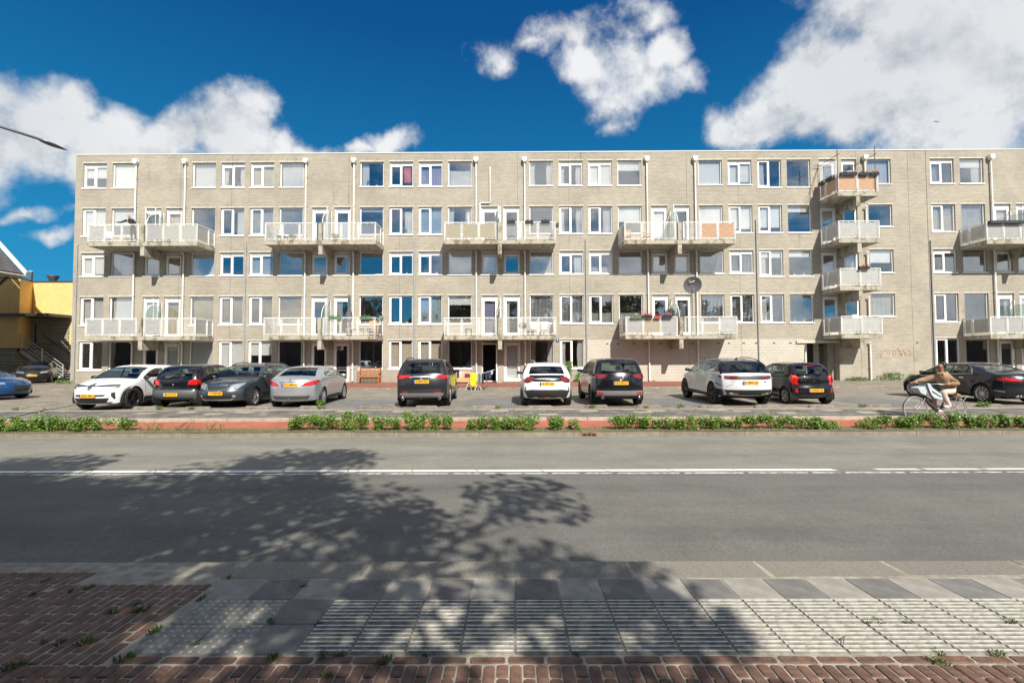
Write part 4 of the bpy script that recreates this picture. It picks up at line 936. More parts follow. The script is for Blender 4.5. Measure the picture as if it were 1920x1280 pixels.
class Car:
    def __init__(s, name, label, L, hw, H, sil, wheels, rw, body, X, Y, head, belt=1.0, tum=.24, sill=.24, group=None, kf=.28, kr=.16, tf=.10, tr=.06, second=None, matfn=None, r=.07, crown=.04, cat='car', ws=None, rws=None, swin=(), wstyle=5, wmat=None, glass=None, rglass=None, arch=.05, seats=True):
        s.L, s.hw, s.H, s.belt, s.tum, s.kf, s.kr, s.tf, s.tr, s.r, s.crown = L, hw, H, belt, tum, kf, kr, tf, tr, r, crown
        s.root = empty(name, (X, Y, -.115), head, label, cat, group)
        s.S = catmull(sil); S_ = s.S; N = len(S_); s.nrm = []
        for i in range(N):
            d = (S_[min(N-1, i+1)]-S_[max(0, i-1)]).normalized(); s.nrm.append(Vector((d.y, -d.x)))
        s.wheels = wheels; s.rw = rw; s.sill = sill
        # ribbon
        kc = 7; TH = [30, 60, 90]
        rows = []
        for p, n in zip(S_, s.nrm):
            w0 = s.w(p.x, p.y); row = []
            lat = [(w0-r)*k/kc for k in range(kc+1)]+[w0-r*(1-math.sin(math.radians(t))) for t in TH]
            ins = [0]*(kc+1)+[r*(1-math.cos(math.radians(t))) for t in TH]
            half = []
            for l, e in zip(lat, ins):
                q = p+n*(e+crown*(l/w0)**2); ww = s.w(q.x, q.y); half.append((q.x, l/w0*ww, q.y))
            rows.append(half)
        M = len(rows[0]); s.rows = rows
        mats = [body]+([second] if second else [])
        mb = MB(); vs = []; nc = 2*M-1
        for h in rows:
            line = [(a, -b, c) for a, b, c in h[::-1]]+h[1:]
            vs += [s.dfm(*v) for v in line]
        fs = []; mi = []; gl = {'w': [], 'r': []}
        for i in range(N-1):
            z = (S_[i].y+S_[i+1].y)/2; x = (S_[i].x+S_[i+1].x)/2
            for j in range(nc-1):
                lat = abs((rows[i][abs(j-M+1) if j >= M-1 else M-1-j][1]+rows[i][min(M-1, abs(j+1-M+1))][1])/2); f = (i*nc+j, i*nc+j+1, (i+1)*nc+j+1, (i+1)*nc+j)
                hit = None
                for k, q in (('w', ws), ('r', rws)):
                    if q and (x > L/2) == (k == 'w') and q[0] < z < q[1] and lat < s.w(x, z)-q[2]: hit = k
                if hit: gl[hit].append((i, j)); continue
                fs.append(f); mi.append(matfn(x, lat, z) if matfn else 0)
        mb.v = vs; mb.f = fs; mb.sm = [True]*len(fs); mb.mi = mi
        # sides
        top = [(h[-1][0], h[-1][2]) for h in rows]
        bot = []
        xf, xr = top[-1][0], top[0][0]; Ra = rw+arch
        def arc(xw):
            hz = sill-rw; a0 = math.asin(max(-1, min(1, hz/Ra))); return [(xw+Ra*math.cos(t), rw+Ra*math.sin(t)) for t in [a0+(PI-2*a0)*k/18 for k in range(19)]]
        bot += [(xf, min(sill, top[-1][1]))] if top[-1][1] > sill+.01 else []
        for xw in sorted(wheels, reverse=True): bot += arc(xw)
        bot += [(xr, sill)] if top[0][1] > sill+.01 else []
        poly = top+bot
        V, F = cdt(poly, .075, swin)
        for sg in (1, -1):
            vs = [s.dfm(a, sg*s.w(a, b), b) for a, b in V]
            mb.add(vs, F, True); 
            if matfn: mb.mi[-len(F):] = [matfn(sum(V[i][0] for i in f)/len(f), 9, sum(V[i][1] for i in f)/len(f)) for f in F]
        me = mb.mesh('body', mats); bm = bmesh.new(); bm.from_mesh(me); bmesh.ops.remove_doubles(bm, verts=bm.verts, dist=.004); bmesh.ops.recalc_face_normals(bm, faces=bm.faces); bm.to_mesh(me); bm.free()
        for p_ in me.polygons: p_.use_smooth = True
        s.body = link('body', me, s.root, loc=(-L/2, 0, 0))
        # glass
        glass = glass or K_glass
        for k, nm, mat in (('w', 'windscreen', glass), ('r', 'rear_window', rglass or glass)):
            if not gl[k]: continue
            cells = set(gl[k])
            for (i, j) in gl[k]:
                for a in (-1, 0, 1):
                    for b in (-1, 0, 1): cells.add((i+a, j+b))
            g = MB(); gv = []; 
            for i, h in enumerate(rows):
                n = s.nrm[i]; line = [(a, -b, c) for a, b, c in h[::-1]]+h[1:]
                gv += [s.dfm(v[0]+n.x*.006, v[1], v[2]+n.y*.006) for v in line]
            g.v = gv; g.f = [(i*nc+j, i*nc+j+1, (i+1)*nc+j+1, (i+1)*nc+j) for i, j in cells if 0 <= i < N-1 and 0 <= j < nc-1]; g.sm = [True]*len(g.f); g.mi = [0]*len(g.f)
            me = g.mesh(nm, mat); bm = bmesh.new(); bm.from_mesh(me); bmesh.ops.delete(bm, geom=[v for v in bm.verts if not v.link_faces], context='VERTS'); bm.to_mesh(me); bm.free()
            link(nm, me, s.root, loc=(-L/2, 0, 0))
        for q in swin:
            for sg in (1, -1): s.side(q, -.004, glass, 'side_window', (sg,), skirt=0, grow=1.02)
        # wells, floor, interior
        mb = MB(); mb.box(.40, L-.55, -hw+.22, hw-.22, sill-.05, .5)
        mb.box(max(wheels)-1.2*0-.0, max(wheels)+.01, -hw+.2, hw-.2, .3, .6)
        a, b = min(wheels)+Ra+.02, max(wheels)-Ra-.02; mb.box(a, b, -hw+.05, hw-.05, sill-.03, .45)
        mb.obj('underbody', K_floor, s.root, loc=(-L/2, 0, 0))
        for xw in wheels:
            wl = MB(); n = 16; vs = []
            for k in range(n+1):
                t = -.35+(PI+.7)*k/n; vs += [(xw+(Ra+.015)*math.cos(t), y, rw+(Ra+.015)*math.sin(t)) for y in (hw-.32, hw-.02)]
            wl.add(vs, [(2*k, 2*k+1, 2*k+3, 2*k+2) for k in range(n)]); wm = wl.mesh('wheel_liner', K_floor)
            link('wheel_liner', wm, s.root, loc=(-L/2, 0, 0)); link('wheel_liner', wm, s.root, loc=(-L/2, 0, 0), scale=(1, -1, 1))
        if seats:
            mb = MB(); xm = (min(wheels)+max(wheels))/2; c = .012
            mb.box(min(wheels)-.2, max(wheels)+.1, -hw+.14, hw-.14, .42, .48)
            for sg in (-1, 1):
                mb.box(xm+.05, xm+.5, sg*.38-.25, sg*.38+.25, .48, .66, ch=.03); mb.add([(xm+.0, sg*.38-.24, .6), (xm+.12, sg*.38-.24, .6), (xm-.12, sg*.38-.22, 1.16), (xm-.24, sg*.38-.22, 1.16), (xm+.0, sg*.38+.24, .6), (xm+.12, sg*.38+.24, .6), (xm-.12, sg*.38+.22, 1.16), (xm-.24, sg*.38+.22, 1.16)], [(0, 1, 2, 3), (7, 6, 5, 4), (0, 4, 5, 1), (1, 5, 6, 2), (2, 6, 7, 3), (3, 7, 4, 0)])
                mb.lathe([(.0, 0), (.10, .02), (.115, .09), (.09, .17), (.0, .19)], 10, c=(xm-.2, sg*.38, 1.19))
                mb.lathe([(.0, 0), (.10, .02), (.11, .07), (.08, .13), (.0, .15)], 10, c=(min(wheels)+.28, sg*.36, 1.08))
            mb.box(min(wheels)+.15, min(wheels)+.35, -hw+.25, hw-.25, .48, 1.08, ch=.05)
            mb.box(max(wheels)-.55, max(wheels)-.1, -hw+.2, hw-.2, .6, .92, ch=.08)
            mb.tube([(max(wheels)-.72+.1*math.cos(t), .38+.18*math.sin(t), .88+.17*math.cos(t)) for t in [i*PI/8 for i in range(16)]], .016, 6, closed=True)
            mb.obj('interior', K_int, s.root, loc=(-L/2, 0, 0))
        tm, rm = wheel_mesh(rw, wstyle, wmat or K_alu)
        for xw in wheels:
            for sg in (1, -1):
                o = link('wheel', tm, s.root, loc=(xw-L/2, sg*(hw-.125), rw), rot=(0, rnd.uniform(0, 1), 0 if sg > 0 else PI)); link('rim', rm, o)
    def w(s, x, z):
        h = s.hw; k = 1.
        if z > s.belt: k -= s.tum*((z-s.belt)/(s.H-s.belt))**1.15
        else: k += -.035*max(0, (s.belt-.12-z)/s.belt)**2-.012*max(0, (z-(s.belt-.12))/.12)
        if z < .45: k -= .05*((.45-z)/.25)
        for xw in s.wheels:
            d = math.hypot(x-xw, (z-s.rw)*1.0); k += .018*math.exp(-((d-s.rw-.06)/.14)**2)*(1 if z < s.belt else 0)
        return h*k*.975
    def dfm(s, x, y, z):
        L = s.L; f = max(0, min(1, (x-(L-1.15))/1.15)); g = max(0, min(1, ((.85-x)/.85))); f = f*f*(3-2*f); g = g*g*(3-2*g)
        q = (abs(y)/s.hw)**2.5
        return (x-s.kf*q*f+s.kr*q*g, y*(1-s.tf*f*f)*(1-s.tr*g*g), z)
    def side(s, poly, off, mat, name, sides=(1, -1), skirt=.02, grow=1., step=.1):
        cx = sum(p[0] for p in poly)/len(poly); cz = sum(p[1] for p in poly)/len(poly)
        P = [(cx+(a-cx)*grow, cz+(b-cz)*grow) for a, b in poly]
        V, F = cdt(P, step)
        for sg in sides:
            mb = MB(); mb.add([s.dfm(a, sg*(s.w(a, b)+off), b) for a, b in V], F, True)
            if skirt: s.skirt(mb, P, lambda a, b, d: s.dfm(a, sg*(s.w(a, b)+off-d), b), skirt, step)
            mb.obj(name, mat, s.root, loc=(-s.L/2, 0, 0))
    def skirt(s, mb, P, fn, d, step):
        out = []
        for i in range(len(P)):
            a = P[i]; b = P[(i+1) % len(P)]; k = max(1, int(math.dist(a, b)/step+.5)); out += [(a[0]+(b[0]-a[0])*j/k, a[1]+(b[1]-a[1])*j/k) for j in range(k)]
        n = len(out); mb.add([fn(a, b, 0) for a, b in out]+[fn(a, b, d) for a, b in out], [(i, (i+1) % n, (i+1) % n+n, i+n) for i in range(n)])
    def ex(s, y, z, end):   # surface point of the tail or the nose at (y, z)
        N = len(s.S); rng = range(N-1) if end == 'r' else range(N-2, -1, -1); x = None
        for i in rng:
            a, b = s.S[i], s.S[i+1]
            if min(a.y, b.y) <= z <= max(a.y, b.y) and a.y != b.y:
                t = (z-a.y)/(b.y-a.y); x = a.x+(b.x-a.x)*t; n = s.nrm[i]
                if (x < s.L*.45) == (end == 'r'): break
                x = None
        if x is None: x = 0.02 if end == 'r' else s.L-.02; n = Vector((1 if end == 'r' else -1, 0))
        w0 = s.w(x, z); u = min(1, abs(y)/w0); e = s.crown*u*u; r = s.r
        if abs(y) > w0-r: sn = min(1, (abs(y)-(w0-r))/r); e += r*(1-math.sqrt(max(0, 1-sn*sn)))
        return x+(1 if n.x > 0 else -1)*e*max(.5, abs(n.x))
    def end(s, poly, end, mat, name, off=.006, mirror=True, skirt=.03, step=.08, shared=False):
        sg = -1 if end == 'r' else 1
        for m in ((1, -1) if mirror else (1,)):
            P = [(a*m, b) for a, b in poly]; V, F = cdt(P, step); mb = MB()
            mb.add([s.dfm(s.ex(a, b, end)+sg*off, a, b) for a, b in V], F, True)
            if skirt: s.skirt(mb, P, lambda a, b, d: s.dfm(s.ex(a, b, end)+sg*(off-d), a, b), skirt, step)
            mb.obj(name, mat, s.root, loc=(-s.L/2, 0, 0))
    def plate(s, txt, z, end, y=0., tilt=0., out=.012):
        sg = -1 if end == 'r' else 1; x = (0 if end == 'r' else s.L)
        x = s.ex(y, z, end)+sg*out
        if 'plate' not in CM: CM['plate'] = MB().box(-.26, .26, -.006, .0, -.058, .058).mesh('number_plate', K_yel); CM['pb'] = MB().box(-.26, -.215, -.0075, -.006, -.058, .058).mesh('blue_strip', K_pblue)
        o = link('number_plate', CM['plate'], s.root, loc=(x-s.L/2, y, z), rot=(tilt, 0, -PI/2 if end == 'r' else PI/2)); link('blue_strip', CM['pb'], o)
        link('lettering', text_mesh(txt, .105, K_ptxt, .001, bold=.002), o, loc=(.022, -.0075, 0), rot=(PI/2, 0, 0))
    def mirrors(s, x, z, mat, yo=.1):
        for sg in (1, -1):
            mb = MB(); y = sg*(s.w(x, z)+yo)
            mb.lathe([(0, -.1), (.055, -.085), (.075, 0), (.06, .085), (0, .1)], 12, 'y', c=(0, 0, 0)); 
            mb.v = [(v[0]*.8, v[1], v[2]*.85) for v in mb.v]
            mb.bar((0, -sg*.13, -.04), (0, -sg*.02, -.03), .03)
            mb.obj('wing_mirror', mat, s.root, loc=(x-s.L/2, y, z))
    def handles(s, xs, z, mat):
        for x in xs:
            for sg in (1, -1):
                MB().box(-.09, .09, -.015, .015, -.014, .014).obj('door_handle', mat, s.root, loc=(x-s.L/2, sg*(s.w(x, z)+.012), z))
    def seams(s, xs, z0, z1, mat=None):
        for x in xs:
            s.side([(x-.005, z0), (x+.005, z0), (x+.005, z1), (x-.005, z1)], .0015, K_floor, 'door_seam', skirt=0, step=.2)
    def rails(s, x0, x1, mat):
        for sg in (1, -1):
            pts = []
            for k in range(9):
                x = x0+(x1-x0)*k/8; z = s.topz(x); pts.append((x-s.L/2, sg*(s.w(x, z)-.06), z-.035+.055*min(1, 6*min(k/8, 1-k/8))))
            MB().tube(pts, .017, 6).obj('roof_rail', mat, s.root)
    def topz(s, x):
        return max(a.y+(b.y-a.y)*(x-a.x)/(b.x-a.x) for a, b in zip(s.S, s.S[1:]) if min(a.x, b.x) <= x <= max(a.x, b.x) and a.x != b.x)
    def box(s, x0, x1, y0, y1, z0, z1, mat, name, ch=0.): MB().box(x0-s.L/2, x1-s.L/2, y0, y1, z0, z1, ch=ch).obj(name, mat, s.root)
UP, DN = PI/2, -PI/2
CG = 'cars parked in the bays'
# 1 white electric hatchback, nose to the road
def place(L, yb, head):  # bumper nearest the camera at distance yb
    return yb+L/2
L = 4.2
c = Car('parked_car', 'white electric hatchback with diamond badge, nose to the road, left end of row', L, .90, 1.50,
        [(.10, .24), (.02, .40), (.0, .62), (.06, .86), (.22, 1.02), (.55, 1.30), (.95, 1.43), (1.7, 1.50), (2.35, 1.47), (2.85, 1.28), (3.25, 1.03), (3.55, .98), (3.95, .88), (4.12, .76), (4.18, .60), (4.17, .40), (4.08, .22)],
        (.70, 3.38), .37, K_white, -14.02, 15.35+L/2, DN-.02, belt=1.0, ws=(1.05, 1.43, .07), rws=(1.05, 1.36, .12), second=K_cblack,
        swin=([(.75, 1.08), (1.9, 1.06), (1.9, 1.38), (1.35, 1.38), (1.0, 1.28)], [(1.97, 1.06), (2.98, 1.05), (2.62, 1.30), (2.3, 1.37), (1.97, 1.38)]), wstyle=5, wmat=K_dalu, group=CG)
c.end([(.20, .80), (.24, .845), (.78, .87), (.84, .82), (.55, .79)], 'f', K_dlamp, 'headlight'); c.end([(0, .80), (.2, .80), (.22, .83), (0, .84)], 'f', K_cblack, 'grille_strip')
c.end([(.62, .73), (.66, .76), (.84, .80), (.83, .76)], 'f', K_dlamp, 'day_running_light')
c.end([(-.58, .535), (.58, .535), (.50, .475), (-.50, .475)], 'f', K_cblack, 'upper_grille', mirror=False)
c.end([(-.66, .42), (.66, .42), (.54, .28), (-.54, .28)], 'f', K_cblack, 'lower_grille', mirror=False, off=.008)
c.end([(-.70, .28), (.70, .28), (.64, .245), (-.64, .245)], 'f', K_cblack, 'front_lip', mirror=False, off=.012)
c.end([(.70, .60), (.80, .62), (.80, .40), (.76, .38), (.70, .48)], 'f', K_cblack, 'air_curtain')
for kk, mm, oo in ((1., K_cblack, .018), (.86, K_sil, .024), (.5, K_cblack, .03)):
    c.end([(0, .80+.13*kk), (.085*kk, .80+.05*kk), (.085*kk, .80-.05*kk), (0, .80-.13*kk), (-.085*kk, .80-.05*kk), (-.085*kk, .80+.05*kk)], 'f', mm, 'badge', mirror=False, off=oo, step=.05)
c.plate('GKD-84-L', .50, 'f', out=.03); c.mirrors(2.95, 1.07, K_cblack); c.seams((1.94, 2.9), .35, 1.02); c.handles((1.55,), .9, K_cblack)
c.side([(1.15, .24), (2.92, .24), (2.92, .40), (1.15, .36)], .006, K_cblack, 'sill_trim')
for (a, b, col) in ((1.75, .80, K_red), (2.0, .82, K_pblue), (2.25, .79, K_cblack)):
    c.side([(a-.09, b-.05), (a+.08, b-.04), (a+.10, b+.05), (a-.05, b+.07)], .004, col, 'door_graphic', skirt=0)
mb = MB()
for k, (yy, ww) in enumerate(((-.25, .12), (-.1, .1), (.05, .14), (.2, .1))): mb.box(3.52-L/2, 3.58-L/2, yy, yy+ww, .985, .99)
g = mb.obj('bonnet_graphic', K_plas, c.root); g.rotation_euler = (0, .26, 0); g.location = (.02, 0, .135+.25)
g.location = (0, 0, 0); g.rotation_euler = (0, 0, 0); bpy.data.objects.remove(g)
# 2 black hatchback with grey bumper
L = 3.66
c = Car('parked_car', 'small black hatchback with grey rear bumper between white hatchback and grey estate', L, .83, 1.50,
        [(.14, .30), (.03, .36), (.0, .55), (.05, .64), (.09, .95), (.30, 1.30), (.50, 1.43), (1.2, 1.50), (2.0, 1.47), (2.5, 1.22), (2.85, .98), (3.35, .88), (3.6, .7), (3.66, .5), (3.6, .28)],
        (.55, 2.92), .30, K_black, -11.92, 16.2+L/2, UP, belt=.95, ws=(1.0, 1.42, .08), rws=(1.0, 1.36, .13), swin=([(.75, 1.02), (1.45, .99), (1.45, 1.38), (1.0, 1.38), (.82, 1.3)], [(1.52, .99), (2.62, .98), (2.25, 1.28), (1.95, 1.38), (1.52, 1.38)]), group=CG, kr=.12)
c.end([(-.80, .60), (-.5, .63), (.5, .63), (.80, .60), (.80, .30), (-.80, .30)], 'r', K_plas, 'rear_bumper', mirror=False, off=.03); c.side([(.02, .30), (.2, .28), (.2, .60), (.05, .64)], .012, K_plas, 'bumper_corner')
c.end([(.52, .80), (.56, .95), (.76, 1.0), (.78, .80)], 'r', K_red, 'tail_light', off=.012); c.side([(.06, .80), (.34, .82), (.28, .97), (.12, 1.0)], .008, K_red, 'tail_light')
c.plate('JB-LD-LP', .47, 'r', y=.0, out=.05); c.mirrors(2.45, 1.0, K_black); c.handles((1.62,), .88, K_black); c.seams((1.5, 2.55), .32, .95)
c.end([(-.03, .79), (0, .83), (.03, .79), (0, .75)], 'r', K_chrome, 'badge', mirror=False, off=.012)
c.box(-.02, .03, -.012, .012, 1.0, 1.01, K_cblack, 'wiper')
# 3 slate estate, nose to the road
L = 4.24
c = Car('parked_car', 'slate grey estate car with roof rails parked nose to the road, chrome framed grille', L, .885, 1.53,
        [(.10, .24), (.0, .45), (.03, .85), (.12, 1.02), (.35, 1.38), (.6, 1.48), (1.4, 1.53), (2.2, 1.50), (2.75, 1.28), (3.12, 1.02), (3.5, .97), (3.95, .86), (4.12, .76), (4.21, .62), (4.24, .45), (4.14, .25)],
        (.72, 3.30), .325, K_dgrey, -10.22, 15.95+L/2, DN, belt=.98, ws=(1.04, 1.44, .08), rws=(1.05, 1.42, .12), swin=([(.35, 1.08), (.95, 1.06), (.95, 1.42), (.62, 1.42)], [(1.02, 1.06), (1.85, 1.04), (1.85, 1.42), (1.02, 1.42)], [(1.92, 1.04), (2.92, 1.02), (2.5, 1.30), (2.2, 1.41), (1.92, 1.42)]), group=CG, wstyle=6)
c.rails(.6, 2.25, K_cblack)
c.end([(-.42, .82), (.42, .82), (.36, .60), (-.36, .60)], 'f', K_chrome, 'grille_frame', mirror=False, off=.012); c.end([(-.385, .795), (.385, .795), (.335, .625), (-.335, .625)], 'f', K_cblack, 'grille', mirror=False, off=.018)
for i in range(13): x_ = -.32+i*.0533; c.end([(x_-.006, .63), (x_+.006, .63), (x_+.006, .79), (x_-.006, .79)], 'f', K_sil, 'grille_bar', mirror=False, off=.024, skirt=0, step=.3)
c.end([(.44, .64), (.45, .80), (.60, .84), (.80, .88), (.83, .80), (.70, .68)], 'f', K_lamp, 'headlight', off=.012); c.end([(-.07, .84), (0, .90), (.07, .84), (0, .80)], 'f', K_chrome, 'badge', mirror=False, off=.03)
c.end([(-.55, .45), (.55, .45), (.50, .33), (-.50, .33)], 'f', K_cblack, 'lower_grille', mirror=False, off=.01); c.end([(-.6, .315), (.6, .315), (.52, .27), (-.52, .27)], 'f', K_sil, 'skid_plate', mirror=False, off=.02)
c.end([(.62+.05*math.cos(t), .42+.045*math.sin(t)) for t in [i*PI/5 for i in range(10)]], 'f', K_lamp, 'fog_light', off=.012, step=.06)
c.plate('1-TNF-85', .52, 'f', out=.03); c.mirrors(2.9, 1.04, K_dgrey); c.handles((1.3, 2.1), .9, K_dgrey); c.seams((1.88, 2.85), .32, 1.0)
# 4 silver saloon coupe
L = 4.63
c = Car('parked_car', 'silver four door coupe saloon parked tail to the road left of the empty bay', L, .89, 1.43,
        [(.16, .22), (.04, .36), (.0, .58), (.04, .86), (.10, .98), (.30, 1.03), (.62, 1.08), (1.15, 1.30), (1.7, 1.41), (2.3, 1.43), (2.8, 1.36), (3.25, 1.16), (3.6, .97), (4.0, .89), (4.4, .74), (4.6, .58), (4.62, .42), (4.5, .24)],
        (.92, 3.62), .325, K_silver, -8.02+.1, 16.02+L/2, UP+.085, belt=.95, tum=.30, kr=.30, tr=.10, ws=(1.02, 1.37, .08), rws=(1.09, 1.37, .13), swin=([(1.15, 1.06), (2.1, 1.02), (2.1, 1.33), (1.7, 1.33), (1.35, 1.22)], [(2.17, 1.02), (3.35, .98), (2.95, 1.20), (2.6, 1.32), (2.17, 1.34)]), group=CG, wstyle=5, rglass=K_dglass)
c.end([(.40, .76), (.52, .86), (.84, .95), (.86, .80), (.70, .76)], 'r', K_red, 'tail_light', off=.012); c.side([(.05, .82), (.30, .86), (.42, .93), (.10, .95)], .008, K_red, 'tail_light')
c.end([(-.42, .90), (.42, .90), (.31, .70), (-.31, .70)], 'r', K_sil, 'plate_recess', mirror=False, off=.004); c.plate('RG-380-H', .80, 'r', out=.014); c.end([(-.42, .91), (.42, .91), (.42, .895), (-.42, .895)], 'r', K_chrome, 'chrome_strip', mirror=False, off=.02)
c.end([(-.70, .42), (.70, .42), (.60, .30), (-.60, .30)], 'r', K_plas, 'rear_diffuser', mirror=False, off=.012); c.mirrors(3.2, 1.02, K_silver); c.handles((1.75, 2.55), .90, K_silver); c.seams((2.13, 3.2), .30, .98)
c.end([(.035*math.cos(t), .965+.035*math.sin(t)) for t in [i*PI/5 for i in range(10)]], 'r', K_chrome, 'badge', mirror=False, off=.012, step=.05)
c.root['label'] = 'silver four door coupe saloon parked tail to the road left of the empty bay'
MB().bar((2.02-L/2, 0, 1.43), (1.88-L/2, 0, 1.47), .03, .03).obj('roof_aerial', K_silver, c.root)
MB().tube([(.05-L/2, 0, .30), (-.06-L/2, 0, .28), (-.08-L/2, 0, .34)], .02, 8).obj('tow_bar', K_sil, c.root)
# 5 dark grey crossover
L = 4.6
SUVS = lambda H, L: [(.16, .30), (.03, .42), (.0, .60), (.03, .92), (.10, 1.14), (.34, H-.20), (.52, H-.07), (1.3, H), (2.3, H-.03), (2.9, H-.22), (3.45, 1.13), (3.8, 1.06), (4.25*L/4.6, .97), (L-.10, .82), (L, .62), (L-.02, .42), (L-.1, .28)]
SW = lambda H, L: ([(.42, 1.20), (1.05, 1.17), (1.05, H-.17), (.72, H-.17)], [(1.12, 1.17), (2.1, 1.14), (2.1, H-.15), (1.12, H-.16)], [(2.17, 1.14), (3.25, 1.12), (2.8, H-.27), (2.5, H-.16), (2.17, H-.15)])
c = Car('parked_car', 'dark grey crossover with roof rails, red angular tail lights and two round exhausts', L, .93, 1.68, SUVS(1.68, L), (.95, 3.64), .355, K_grey, -3.28, 15.95+L/2, UP+.045, belt=1.08, tum=.25, sill=.30, ws=(1.16, 1.60, .09), rws=(1.18, 1.56, .14), swin=SW(1.68, L), group=CG, wstyle=5, rglass=K_dglass, kr=.14)
c.rails(.6, 2.4, K_cblack)
c.end([(.36, 1.06), (.42, 1.12), (.88, 1.12), (.86, 1.0), (.70, 1.0), (.58, 1.04)], 'r', K_red, 'tail_light', off=.014); c.side([(.04, 1.0), (.30, 1.06), (.25, 1.12), (.08, 1.12)], .01, K_red, 'tail_light')
c.end([(-.46, 1.05), (-.30, 1.09), (.30, 1.09), (.46, 1.05), (.42, 1.02), (.28, 1.055), (-.28, 1.055), (-.42, 1.02)], 'r', K_sil, 'tailgate_trim', mirror=False, off=.012)
c.plate('S-849-KD', .90, 'r', out=.02); c.end([(-.75, .64), (.75, .64), (.68, .52), (-.68, .52)], 'r', K_cblack, 'bumper_panel', mirror=False, off=.01)
c.end([(-.82, .50), (-.6, .51), (.6, .51), (.82, .50), (.70, .36), (-.70, .36)], 'r', K_mplas, 'rear_bumper', mirror=False, off=.02); c.end([(-.76, .36), (.76, .36), (.72, .31), (-.72, .31)], 'r', K_cblack, 'bumper_lip', mirror=False, off=.012)
c.end([(.48, .52), (.72, .52), (.72, .545), (.48, .545)], 'r', K_red, 'reflector', off=.022)
for y_ in (-.62, .62): MB().lathe([(.035, -.12), (.05, -.12), (.05, 0), (.042, 0), (.035, .0), (.03, -.1)], 12, 'x', c=(.10-L/2, y_, .33)).obj('exhaust_pipe', K_chrome, c.root)
MB().tube([(.1-L/2, 0, .33), (-.04-L/2, 0, .33), (-.06-L/2, 0, .40)], .028, 8).obj('tow_bar', K_plas, c.root)
c.mirrors(3.15, 1.18, K_black); c.handles((1.7, 2.65), 1.0, K_grey); c.seams((2.13, 3.1), .4, 1.1); c.end([(-.065, 1.0), (0, 1.035), (.065, 1.0), (0, .965)], 'r', K_chrome, 'badge', mirror=False, off=.014, step=.05)
link('badge_lettering', text_mesh('RAV4', .07, K_chrome, .002), c.root, loc=(.016-L/2, .62, .82), rot=(PI/2, 0, -PI/2)); c.side([(.3, .26), (3.0, .26), (3.0, .40), (.3, .40)], .008, K_cblack, 'sill_trim') if False else None
# 6 white crossover
L = 4.36
c = Car('parked_car', 'white crossover with black tailgate band and black lower bumper beside the drying rack', L, .90, 1.52,
        [(.14, .28), (.03, .40), (.0, .60), (.04, .82), (.06, .98), (.22, 1.06), (.40, 1.20), (.72, 1.40), (1.1, 1.49), (1.7, 1.52), (2.3, 1.49), (2.85, 1.28), (3.3, 1.04), (3.9, .93), (4.25, .76), (4.34, .55), (4.26, .28)],
        (.82, 3.49), .345, K_white, 1.14, 16.1+L/2, UP+.0, belt=1.0, tum=.27, sill=.30, kr=.22, tr=.08, ws=(1.08, 1.44, .09), rws=(1.13, 1.40, .13), swin=([(.75, 1.14), (1.95, 1.08), (1.95, 1.40), (1.35, 1.41), (1.0, 1.34)], [(2.02, 1.08), (3.1, 1.05), (2.7, 1.28), (2.4, 1.39), (2.02, 1.40)]), group=CG, wmat=K_dalu, rglass=K_dglass)
c.end([(-.62, 1.10), (.62, 1.10), (.70, .95), (.52, .89), (-.52, .89), (-.70, .95)], 'r', K_black, 'tailgate_band', mirror=False, off=.012)
c.end([(.55, .90), (.50, .97), (.62, 1.02), (.74, 1.04), (.86, .94), (.86, .84), (.70, .84)], 'r', K_dred, 'tail_light', off=.02); c.end([(.48, .99), (.50, 1.02), (.68, 1.05), (.70, 1.03)], 'r', K_red, 'tail_light_strip', off=.024)
c.plate('R-551-JK', .80, 'r', out=.02); c.end([(-.86, .56), (-.6, .60), (.6, .60), (.86, .56), (.72, .31), (-.72, .31)], 'r', K_cblack, 'rear_bumper', mirror=False, off=.02)
c.end([(-.12, .36), (.12, .36), (.08, .31), (-.08, .31)], 'r', K_red, 'reflector', mirror=False, off=.032); c.end([(.36, .335), (.52, .335), (.52, .31), (.36, .31)], 'r', K_chrome, 'exhaust_trim', off=.032)
c.end([(.78, .66), (.82, .70), (.84, .56), (.81, .56)], 'r', K_cblack, 'vent_trim', off=.01)
for dz in (0, -.035): c.end([(-.055, .91+dz), (0, .965+dz), (.055, .91+dz), (.035, .91+dz), (0, .94+dz), (-.035, .91+dz)], 'r', K_chrome, 'badge', mirror=False, off=.018, step=.06)
c.mirrors(3.0, 1.10, K_cblack); c.seams((1.98, 2.95), .4, 1.05); c.handles((1.6, 2.5), .95, K_white); MB().prism([(1.35-L/2, 1.50), (1.55-L/2, 1.50), (1.38-L/2, 1.57)], -.02, .02).obj('roof_aerial', K_cblack, c.root)
